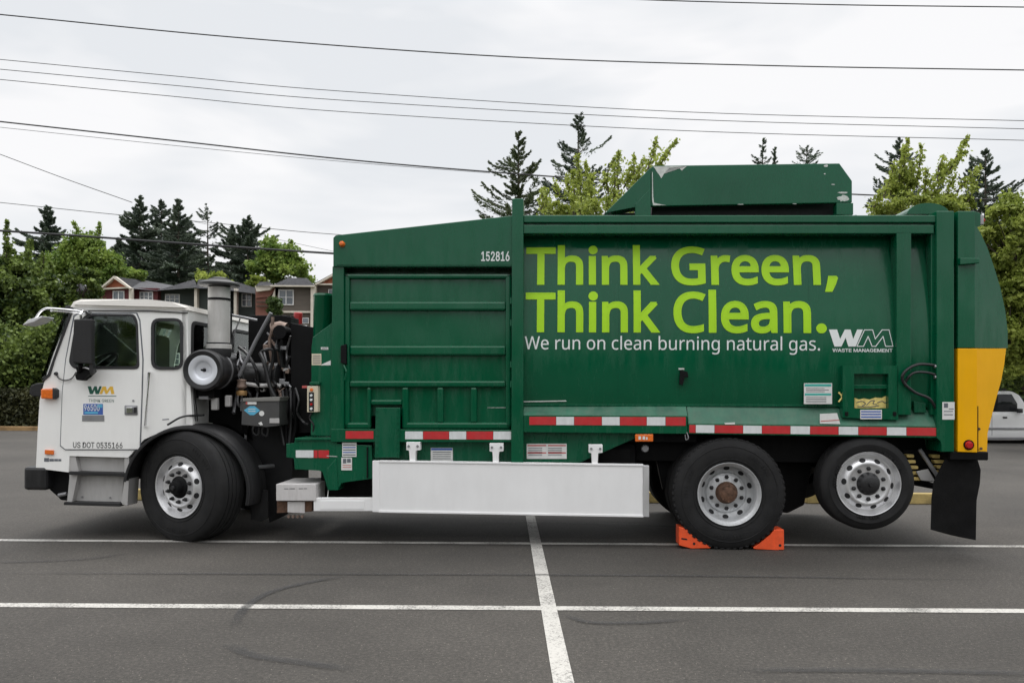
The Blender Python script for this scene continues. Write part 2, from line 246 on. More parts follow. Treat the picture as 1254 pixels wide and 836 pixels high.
# ------------------------------------------------------------------ lettering
GLYPHS = {
    'Thınk': '259,0 187,0 187,509 8,509 8,573 437,573 437,509 259,509|585,431 583,399 581,370 585,370 593,381 601,391 610,400 620,407 631,414 642,420 654,425 666,429 679,433 692,435 706,437 719,437 744,436 767,433 788,428 806,421 823,411 837,400 849,386 859,370 867,351 872,330 875,306 877,280 877,0 807,0 807,275 805,299 801,321 794,338 783,353 770,364 754,372 734,377 711,379 688,377 668,374 650,368 635,360 622,350 612,338 603,324 596,308 591,289 588,269 585,246 585,222 585,0 514,0 514,609 585,609|1080,0 1010,0 1010,430 1080,430|1423,438 1460,436 1491,429 1518,417 1540,401 1557,379 1569,352 1577,319 1579,280 1579,0 1509,0 1509,275 1508,299 1503,321 1496,338 1486,353 1473,364 1456,372 1436,377 1413,379 1380,376 1353,368 1331,356 1314,338 1302,316 1294,289 1289,258 1287,223 1287,0 1217,0 1217,430 1273,430 1284,371 1288,371 1296,382 1304,392 1313,401 1324,409 1334,416 1346,422 1358,427 1370,431 1383,434 1397,436 1410,437|1782,291 1781,257 1779,221 1782,221 1796,240 1816,264 1833,285 1970,430 2053,430 1879,246 2065,0 1980,0 1831,200 1782,158 1782,0 1712,0 1712,609 1782,609',
    'Green': '326,302 524,302 524,22 501,15 478,8 454,3 431,-1 406,-4 380,-6 352,-8 323,-8 280,-6 241,1 205,12 173,28 145,47 120,71 98,98 81,130 67,164 57,202 51,243 49,286 51,330 58,370 69,407 84,442 104,473 127,500 154,524 186,544 220,560 259,571 300,578 346,581 369,580 392,578 415,576 437,572 458,567 478,561 498,554 516,547 489,484 473,491 457,497 439,503 421,508 401,512 382,515 362,517 342,517 309,515 278,510 250,501 225,489 202,474 181,455 164,434 150,409 139,382 131,353 126,321 124,286 126,253 130,222 137,193 146,166 159,141 175,119 194,100 216,84 241,71 270,62 303,56 340,55 358,55 375,56 390,57 404,59 417,61 429,63 441,65 452,68 452,238 326,238|852,438 879,437 903,433 894,368 871,372 848,374 835,373 823,371 812,368 800,363 789,358 779,351 769,343 760,334 752,324 744,313 738,301 733,289 728,275 725,261 723,245 723,229 723,0 652,0 652,430 710,430 718,351 721,351 728,363 736,374 745,385 754,395 764,404 774,413 786,420 798,426 811,431 824,435 838,437|1149,438 1176,436 1201,432 1223,424 1244,414 1263,401 1279,385 1293,367 1305,346 1314,323 1321,299 1325,272 1326,244 1326,201 1032,201 1035,167 1042,137 1054,111 1069,90 1089,74 1112,62 1139,55 1169,52 1189,53 1208,54 1225,56 1242,60 1258,64 1274,69 1290,75 1307,82 1307,20 1291,13 1274,8 1258,3 1242,-1 1225,-4 1207,-6 1187,-8 1166,-8 1136,-6 1109,-2 1082,6 1058,17 1036,31 1016,48 999,68 985,91 974,117 966,146 961,177 959,212 961,246 965,277 972,306 983,333 996,357 1011,378 1029,395 1049,411 1072,423 1096,431 1122,436|1148,380 1124,378 1103,372 1085,362 1069,348 1055,330 1045,309 1038,285 1034,257 1253,257 1252,275 1250,292 1246,307 1241,322 1235,334 1227,346 1218,356 1207,364 1195,371 1181,376 1166,379|1601,438 1628,436 1653,432 1676,424 1696,414 1715,401 1732,385 1746,367 1757,346 1767,323 1773,299 1777,272 1779,244 1779,201 1484,201 1487,167 1494,137 1506,111 1522,90 1541,74 1564,62 1591,55 1621,52 1641,53 1660,54 1678,56 1694,60 1710,64 1726,69 1743,75 1759,82 1759,20 1743,13 1727,8 1711,3 1694,-1 1678,-4 1659,-6 1640,-8 1618,-8 1589,-6 1561,-2 1535,6 1510,17 1488,31 1469,48 1452,68 1437,91 1426,117 1418,146 1413,177 1411,212 1413,246 1417,277 1425,306 1435,333 1448,357 1464,378 1481,395 1502,411 1524,423 1548,431 1574,436|1601,380 1577,378 1555,372 1537,362 1521,348 1508,330 1497,309 1490,285 1486,257 1705,257 1704,275 1702,292 1699,307 1694,322 1687,334 1680,346 1670,356 1660,364 1647,371 1633,376 1618,379|2095,438 2131,436 2162,429 2189,417 2211,401 2228,379 2240,352 2248,319 2250,280 2250,0 2180,0 2180,275 2179,299 2175,321 2167,338 2157,353 2144,364 2127,372 2107,377 2084,379 2051,376 2024,368 2002,356 1986,338 1974,316 1965,289 1960,258 1958,223 1958,0 1888,0 1888,430 1945,430 1955,371 1959,371 1967,382 1975,392 1985,401 1995,409 2006,416 2017,422 2029,427 2042,431 2055,434 2068,436 2081,437',
    'Clean': '323,517 301,516 280,513 260,508 241,502 223,493 206,482 192,470 178,456 166,440 155,423 146,404 139,383 133,361 129,337 126,312 125,286 126,252 131,220 138,191 147,164 160,139 175,117 192,99 213,83 236,71 262,62 291,57 322,55 341,56 359,57 377,59 394,62 410,65 427,69 443,73 460,78 460,15 443,10 427,5 410,1 393,-2 375,-5 356,-7 335,-8 312,-8 270,-6 232,1 197,12 166,28 139,48 115,72 95,99 78,131 65,165 56,203 51,244 49,287 50,319 53,349 59,378 67,406 77,432 89,456 103,478 120,499 138,517 159,534 181,548 206,559 233,569 261,575 292,579 324,581 346,580 367,578 388,576 409,572 429,567 448,561 465,554 482,547 453,486 439,492 425,497 410,503 394,508 378,512 360,515 342,517|646,0 575,0 575,609 646,609|948,438 975,436 999,432 1022,424 1043,414 1062,401 1078,385 1092,367 1104,346 1113,323 1120,299 1124,272 1125,244 1125,201 831,201 834,167 841,137 852,111 868,90 888,74 911,62 938,55 968,52 988,53 1007,54 1024,56 1040,60 1056,64 1073,69 1089,75 1106,82 1106,20 1089,13 1073,8 1057,3 1041,-1 1024,-4 1006,-6 986,-8 965,-8 935,-6 907,-2 881,6 857,17 835,31 815,48 798,68 784,91 772,117 764,146 759,177 758,212 759,246 764,277 771,306 781,333 795,357 810,378 828,395 848,411 870,423 894,431 920,436|947,380 923,378 902,372 883,362 867,348 854,330 844,309 837,285 832,257 1051,257 1051,275 1049,292 1045,307 1040,322 1034,334 1026,346 1017,356 1006,364 994,371 980,376 964,379|1397,437 1434,435 1465,428 1492,418 1513,403 1530,383 1541,358 1549,328 1551,293 1551,0 1500,0 1486,61 1483,61 1473,50 1464,40 1454,30 1445,22 1434,15 1424,9 1412,3 1400,-1 1386,-4 1372,-6 1356,-8 1338,-8 1320,-7 1302,-5 1285,0 1269,6 1254,13 1241,23 1230,34 1221,48 1213,63 1207,80 1204,99 1203,119 1206,150 1216,176 1231,199 1253,219 1282,234 1318,245 1360,253 1409,257 1482,259 1482,285 1481,309 1476,330 1469,347 1459,359 1446,368 1431,375 1413,379 1393,380 1376,379 1360,378 1344,374 1329,370 1314,365 1299,359 1285,353 1272,347 1250,400 1265,408 1281,414 1298,421 1317,426 1336,431 1356,434 1376,436|1418,208 1381,205 1350,200 1325,192 1307,182 1293,170 1284,155 1278,138 1276,119 1277,102 1281,87 1288,75 1298,66 1310,58 1323,53 1338,50 1354,49 1381,51 1404,56 1426,66 1445,79 1461,96 1472,117 1479,142 1481,172 1481,210|1891,438 1927,436 1959,429 1985,417 2007,401 2024,379 2037,352 2044,319 2047,280 2047,0 1977,0 1977,275 1975,299 1971,321 1964,338 1953,353 1940,364 1924,372 1904,377 1881,379 1848,376 1820,368 1798,356 1782,338 1770,316 1761,289 1756,258 1755,223 1755,0 1684,0 1684,430 1741,430 1751,371 1755,371 1763,382 1772,392 1781,401 1791,409 1802,416 1813,422 1825,427 1838,431 1851,434 1864,436 1877,437',
    ',': '154,84 150,70 146,55 141,39 136,23 130,7 124,-10 118,-26 111,-42 85,-103 33,-103 49,-38 63,31 73,93 148,93',
    'We run on clean burning natural gas.': '735,573 583,0 510,0 399,375 389,410 380,443 373,471 370,488 367,471 361,443 352,409 342,373 234,0 161,0 10,573 85,573 174,223 183,186 190,151 196,118 201,87 206,119 213,154 222,191 232,227 333,573 407,573 512,225 523,187 532,151 538,117 544,87 550,129 560,175 572,224 660,573|980,438 1015,435 1047,427 1075,414 1099,396 1120,373 1136,346 1148,315 1155,281 1157,244 1157,201 863,201 868,157 880,119 900,90 927,69 960,56 1000,52 1026,53 1050,56 1073,60 1094,66 1116,73 1138,82 1138,20 1116,11 1094,4 1073,-1 1050,-5 1025,-7 997,-8 958,-5 922,3 889,17 860,36 836,61 816,91 801,126 793,167 790,212 793,257 800,297 814,333 831,364 854,390 880,411 910,426 944,435|979,380 948,377 921,366 899,348 882,323 871,293 864,257 1083,257 1082,281 1078,302 1072,322 1063,338 1052,353 1038,364 1021,373 1002,378|1675,438 1701,437 1726,433 1717,368 1694,372 1670,374 1654,373 1638,369 1623,363 1609,355 1595,346 1583,334 1572,321 1563,305 1555,289 1550,270 1546,251 1545,229 1545,0 1475,0 1475,430 1532,430 1540,351 1544,351 1553,367 1564,381 1577,395 1590,407 1605,418 1621,426 1638,433 1656,437|2165,430 2165,0 2107,0 2097,57 2094,57 2084,43 2072,31 2059,20 2044,11 2028,4 2011,-1 1994,-5 1976,-7 1957,-8 1925,-6 1896,-1 1871,8 1850,21 1832,38 1819,59 1809,85 1803,114 1801,148 1801,430 1872,430 1872,153 1875,122 1883,96 1896,76 1914,62 1938,53 1968,51 1998,53 2023,59 2044,69 2060,82 2073,100 2083,121 2089,146 2093,175 2095,206 2095,430|2508,438 2556,434 2594,421 2625,401 2647,371 2660,330 2664,280 2664,0 2594,0 2594,275 2592,307 2584,333 2571,353 2553,367 2528,376 2498,379 2455,374 2422,361 2399,338 2384,308 2375,269 2372,223 2372,0 2302,0 2302,430 2358,430 2369,371 2373,371 2383,385 2395,398 2409,409 2423,418 2439,425 2455,431 2473,435 2490,437|3379,216 3378,181 3373,150 3365,121 3355,95 3341,71 3325,51 3307,33 3285,18 3262,7 3236,-1 3208,-6 3179,-8 3151,-6 3125,-1 3100,7 3077,18 3056,33 3038,51 3021,71 3008,95 2996,121 2988,150 2983,181 2982,216 2984,261 2992,301 3006,336 3024,367 3047,392 3075,412 3106,426 3142,435 3181,438 3219,435 3253,426 3284,412 3312,392 3335,367 3354,336 3368,301 3377,261|3055,216 3056,184 3060,154 3068,128 3078,105 3092,86 3109,71 3129,59 3153,53 3180,51 3208,53 3231,59 3252,71 3269,86 3283,105 3293,128 3300,154 3305,184 3306,216 3305,248 3300,277 3293,303 3282,325 3268,344 3251,359 3231,370 3207,376 3180,379 3140,374 3108,359 3084,335 3068,303 3058,263|3698,438 3745,434 3784,421 3814,401 3836,371 3849,330 3853,280 3853,0 3783,0 3783,275 3781,307 3773,333 3760,353 3742,367 3717,376 3687,379 3645,374 3612,361 3589,338 3573,308 3564,269 3561,223 3561,0 3491,0 3491,430 3548,430 3558,371 3562,371 3573,385 3584,398 3598,409 3612,418 3628,425 3645,431 3662,435 3680,437|4367,-8 4331,-5 4297,2 4266,15 4238,34 4215,58 4196,87 4182,123 4174,165 4171,213 4174,262 4183,305 4197,342 4217,372 4241,396 4269,415 4301,428 4335,435 4372,438 4394,437 4415,435 4435,431 4455,426 4471,421 4485,415 4464,356 4450,361 4435,365 4419,370 4402,373 4386,375 4370,376 4343,374 4320,368 4299,358 4282,343 4268,325 4257,303 4250,277 4245,247 4244,213 4245,181 4250,152 4257,126 4268,104 4282,86 4298,71 4318,61 4341,55 4366,53 4389,54 4410,56 4429,60 4446,65 4462,71 4478,78 4478,15 4463,8 4447,3 4430,-2 4412,-5 4391,-7|4650,0 4580,0 4580,609 4650,609|4953,438 4988,435 5020,427 5048,414 5072,396 5092,373 5109,346 5120,315 5128,281 5130,244 5130,201 4836,201 4840,157 4853,119 4873,90 4900,69 4933,56 4973,52 4999,53 5023,56 5045,60 5067,66 5088,73 5111,82 5111,20 5089,11 5067,4 5046,-1 5023,-5 4998,-7 4970,-8 4930,-5 4895,3 4862,17 4833,36 4808,61 4789,91 4774,126 4766,167 4763,212 4765,257 4773,297 4786,333 4804,364 4826,390 4853,411 4883,426 4916,435|4952,380 4921,377 4894,366 4872,348 4855,323 4844,293 4837,257 5056,257 5055,281 5051,302 5045,322 5036,338 5025,353 5011,364 4994,373 4974,378|5402,437 5450,433 5488,422 5518,403 5539,375 5552,338 5556,293 5556,0 5504,0 5491,61 5488,61 5475,46 5462,33 5449,22 5436,13 5421,5 5405,-1 5387,-5 5366,-7 5343,-8 5318,-7 5295,-2 5274,6 5255,16 5239,30 5225,48 5216,68 5210,92 5208,119 5213,159 5230,192 5258,219 5298,238 5350,251 5414,257 5487,259 5487,285 5484,317 5476,342 5464,359 5446,371 5424,378 5398,380 5376,379 5354,376 5334,370 5314,363 5295,355 5277,347 5255,400 5275,410 5297,419 5322,426 5348,432 5374,436|5423,208 5375,203 5338,195 5312,182 5294,165 5284,144 5281,119 5283,97 5290,79 5303,66 5319,56 5338,51 5359,49 5394,52 5424,62 5450,79 5470,103 5482,134 5486,172 5486,210|5896,438 5943,434 5982,421 6012,401 6034,371 6047,330 6051,280 6051,0 5982,0 5982,275 5979,307 5971,333 5958,353 5940,367 5916,376 5885,379 5843,374 5810,361 5787,338 5772,308 5762,269 5759,223 5759,0 5689,0 5689,430 5746,430 5756,371 5760,371 5771,385 5783,398 5796,409 5811,418 5826,425 5843,431 5860,435 5878,437|6464,461 6462,410 6460,373 6464,373 6477,390 6494,405 6514,419 6537,429 6565,435 6597,437 6647,431 6689,412 6725,381 6752,338 6768,283 6774,215 6771,168 6764,127 6752,91 6735,61 6714,36 6690,17 6661,3 6630,-5 6597,-8 6565,-6 6537,0 6514,10 6494,24 6477,38 6464,55 6458,55 6443,0 6393,0 6393,609 6464,609|6585,379 6556,377 6532,371 6512,361 6496,348 6484,330 6475,308 6469,282 6465,252 6464,217 6464,214 6466,165 6475,125 6490,93 6512,69 6544,55 6586,51 6621,55 6650,69 6672,93 6688,126 6698,166 6701,216 6698,265 6688,306 6672,338 6650,360 6621,374|7245,430 7245,0 7188,0 7177,57 7174,57 7164,43 7152,31 7139,20 7124,11 7108,4 7091,-1 7074,-5 7056,-7 7038,-8 7005,-6 6977,-1 6951,8 6930,21 6913,38 6899,59 6889,85 6883,114 6881,148 6881,430 6953,430 6953,153 6955,122 6963,96 6976,76 6994,62 7018,53 7048,51 7078,53 7103,59 7124,69 7141,82 7154,100 7163,121 7170,146 7174,175 7175,206 7175,430|7582,438 7608,437 7633,433 7624,368 7601,372 7577,374 7561,373 7545,369 7530,363 7516,355 7502,346 7490,334 7479,321 7470,305 7462,289 7457,270 7453,251 7452,229 7452,0 7382,0 7382,430 7439,430 7447,351 7451,351 7460,367 7471,381 7484,395 7497,407 7512,418 7528,426 7545,433 7563,437|7920,438 7967,434 8006,421 8036,401 8058,371 8071,330 8075,280 8075,0 8006,0 8006,275 8003,307 7995,333 7982,353 7964,367 7940,376 7909,379 7867,374 7834,361 7811,338 7796,308 7787,269 7783,223 7783,0 7713,0 7713,430 7770,430 7780,371 7784,371 7795,385 7807,398 7820,409 7835,418 7850,425 7867,431 7884,435 7902,437|8279,430 8279,0 8209,0 8209,430|8245,591 8255,590 8264,586 8273,580 8280,572 8284,560 8285,546 8284,532 8280,521 8273,512 8264,506 8255,502 8245,501 8233,502 8224,506 8215,512 8208,521 8204,532 8203,546 8204,560 8208,572 8215,580 8224,586 8233,590|8622,438 8669,434 8708,421 8739,401 8760,371 8774,330 8778,280 8778,0 8708,0 8708,275 8706,307 8698,333 8685,353 8666,367 8642,376 8612,379 8569,374 8536,361 8513,338 8498,308 8489,269 8486,223 8486,0 8415,0 8415,430 8472,430 8483,371 8487,371 8497,385 8509,398 8522,409 8537,418 8553,425 8569,431 8587,435 8604,437|9063,438 9091,436 9116,431 9140,422 9162,409 9181,393 9198,373 9202,373 9212,430 9268,430 9268,-7 9266,-46 9259,-80 9247,-109 9231,-135 9210,-155 9184,-172 9153,-183 9117,-190 9075,-192 9045,-192 9017,-189 8990,-186 8965,-180 8942,-174 8921,-165 8921,-100 8942,-110 8966,-118 8992,-125 9020,-130 9049,-133 9079,-134 9114,-130 9143,-119 9166,-101 9184,-77 9195,-48 9198,-13 9198,4 9199,32 9200,57 9197,57 9181,37 9163,21 9142,8 9118,-1 9092,-6 9064,-8 9013,-2 8969,18 8934,51 8908,95 8892,149 8887,214 8892,278 8908,332 8934,377 8969,411 9012,431|9073,379 9050,376 9030,370 9012,359 8996,344 8983,326 8973,303 8966,277 8961,247 8960,213 8963,165 8973,124 8989,92 9012,68 9040,54 9075,50 9095,51 9114,53 9131,58 9145,65 9158,74 9169,85 9178,98 9186,113 9192,131 9196,151 9198,173 9199,197 9199,214 9197,251 9193,282 9186,309 9175,331 9161,348 9144,362 9124,371 9100,377|9820,438 9867,434 9905,421 9936,401 9958,371 9971,330 9975,280 9975,0 9905,0 9905,275 9903,307 9895,333 9882,353 9864,367 9839,376 9809,379 9766,374 9734,361 9711,338 9695,308 9686,269 9683,223 9683,0 9613,0 9613,430 9670,430 9680,371 9684,371 9694,385 9706,398 9720,409 9734,418 9750,425 9767,431 9784,435 9802,437|10271,437 10319,433 10358,422 10387,403 10408,375 10421,338 10425,293 10425,0 10374,0 10360,61 10357,61 10344,46 10332,33 10319,22 10305,13 10290,5 10274,-1 10256,-5 10235,-7 10213,-8 10188,-7 10165,-2 10143,6 10124,16 10108,30 10095,48 10085,68 10079,92 10077,119 10083,159 10099,192 10128,219 10167,238 10219,251 10283,257 10356,259 10356,285 10353,317 10346,342 10333,359 10315,371 10293,378 10267,380 10245,379 10224,376 10203,370 10183,363 10164,355 10146,347 10124,400 10144,410 10166,419 10191,426 10217,432 10244,436|10292,208 10244,203 10207,195 10181,182 10164,165 10153,144 10150,119 10152,97 10160,79 10172,66 10188,56 10207,51 10229,49 10263,52 10293,62 10319,79 10339,103 10351,134 10355,172 10355,210|10702,50 10712,50 10723,51 10735,53 10762,59 10762,5 10753,1 10743,-2 10730,-4 10716,-6 10703,-8 10690,-8 10668,-7 10647,-3 10628,4 10610,13 10594,27 10581,44 10572,66 10566,93 10564,125 10564,375 10503,375 10503,409 10565,437 10593,528 10634,528 10634,430 10759,430 10759,375 10634,375 10634,127 10636,103 10643,83 10653,69 10667,58 10683,52|11207,430 11207,0 11149,0 11139,57 11136,57 11126,43 11114,31 11100,20 11085,11 11070,4 11053,-1 11036,-5 11018,-7 10999,-8 10967,-6 10938,-1 10913,8 10892,21 10874,38 10860,59 10851,85 10845,114 10843,148 10843,430 10914,430 10914,153 10917,122 10925,96 10937,76 10956,62 10980,53 11010,51 11039,53 11065,59 11085,69 11102,82 11115,100 11125,121 11131,146 11135,175 11136,206 11136,430|11544,438 11570,437 11594,433 11585,368 11563,372 11539,374 11523,373 11507,369 11492,363 11477,355 11464,346 11451,334 11441,321 11431,305 11424,289 11418,270 11415,251 11414,229 11414,0 11343,0 11343,430 11401,430 11409,351 11412,351 11422,367 11433,381 11445,395 11459,407 11473,418 11489,426 11506,433 11524,437|11837,437 11885,433 11924,422 11953,403 11974,375 11987,338 11991,293 11991,0 11940,0 11926,61 11923,61 11911,46 11898,33 11885,22 11871,13 11856,5 11840,-1 11822,-5 11802,-7 11779,-8 11754,-7 11731,-2 11709,6 11690,16 11674,30 11661,48 11651,68 11645,92 11643,119 11649,159 11666,192 11694,219 11733,238 11785,251 11849,257 11922,259 11922,285 11920,317 11912,342 11899,359 11881,371 11859,378 11833,380 11811,379 11790,376 11769,370 11749,363 11730,355 11712,347 11690,400 11710,410 11733,419 11757,426 11783,432 11810,436|11858,208 11810,203 11773,195 11747,182 11730,165 11720,144 11716,119 11719,97 11726,79 11738,66 11754,56 11773,51 11795,49 11829,52 11859,62 11885,79 11905,103 11917,134 11921,172 11921,210|12195,0 12124,0 12124,609 12195,609|12692,438 12719,436 12745,431 12769,422 12790,409 12810,393 12827,373 12831,373 12840,430 12897,430 12897,-7 12894,-46 12887,-80 12876,-109 12859,-135 12838,-155 12812,-172 12781,-183 12745,-190 12704,-192 12674,-192 12645,-189 12619,-186 12594,-180 12571,-174 12549,-165 12549,-100 12571,-110 12595,-118 12621,-125 12649,-130 12678,-133 12708,-134 12742,-130 12771,-119 12795,-101 12813,-77 12823,-48 12827,-13 12827,4 12828,32 12829,57 12826,57 12810,37 12791,21 12770,8 12747,-1 12721,-6 12693,-8 12641,-2 12598,18 12563,51 12536,95 12521,149 12516,214 12521,278 12536,332 12563,377 12598,411 12641,431|12702,379 12679,376 12658,370 12640,359 12625,344 12612,326 12602,303 12594,277 12590,247 12589,213 12592,165 12602,124 12618,92 12640,68 12669,54 12703,50 12724,51 12743,53 12759,58 12774,65 12787,74 12798,85 12807,98 12815,113 12820,131 12824,151 12827,173 12828,197 12828,214 12826,251 12822,282 12814,309 12804,331 12790,348 12773,362 12753,371 12729,377|13196,437 13244,433 13282,422 13312,403 13333,375 13345,338 13350,293 13350,0 13298,0 13285,61 13281,61 13269,46 13256,33 13243,22 13230,13 13215,5 13198,-1 13180,-5 13160,-7 13137,-8 13112,-7 13089,-2 13068,6 13049,16 13032,30 13019,48 13009,68 13004,92 13002,119 13007,159 13024,192 13052,219 13092,238 13144,251 13208,257 13281,259 13281,285 13278,317 13270,342 13257,359 13240,371 13218,378 13192,380 13170,379 13148,376 13128,370 13108,363 13089,355 13071,347 13049,400 13069,410 13091,419 13115,426 13141,432 13168,436|13217,208 13169,203 13132,195 13105,182 13088,165 13078,144 13075,119 13077,97 13084,79 13097,66 13113,56 13132,51 13153,49 13187,52 13218,62 13244,79 13264,103 13276,134 13280,172 13280,210|13763,119 13760,92 13753,69 13742,49 13726,32 13706,18 13682,6 13655,-2 13625,-6 13591,-8 13562,-7 13537,-5 13514,-1 13493,5 13474,11 13456,19 13456,83 13475,75 13495,67 13518,60 13543,54 13568,50 13593,49 13625,51 13651,57 13670,66 13684,79 13692,94 13694,112 13693,123 13691,132 13686,141 13678,150 13668,158 13654,167 13637,176 13615,185 13589,196 13562,206 13538,217 13517,228 13499,239 13484,252 13472,266 13463,283 13457,302 13455,324 13460,358 13475,386 13500,408 13533,425 13572,435 13617,438 13642,437 13667,434 13690,430 13712,424 13734,417 13754,409 13730,353 13711,360 13692,366 13673,372 13653,377 13633,379 13612,380 13585,379 13563,374 13546,366 13533,356 13525,343 13523,328 13524,317 13527,307 13533,298 13542,290 13553,282 13568,274 13586,266 13608,256 13634,246 13659,236 13683,226 13703,215 13721,203 13736,191 13747,176 13756,159 13761,140|13856,43 13858,61 13863,75 13871,85 13881,92 13893,96 13905,97 13919,96 13931,92 13941,85 13949,75 13954,61 13956,43 13954,26 13949,12 13941,2 13931,-6 13919,-10 13905,-11 13893,-10 13881,-6 13871,2 13863,12 13858,26',
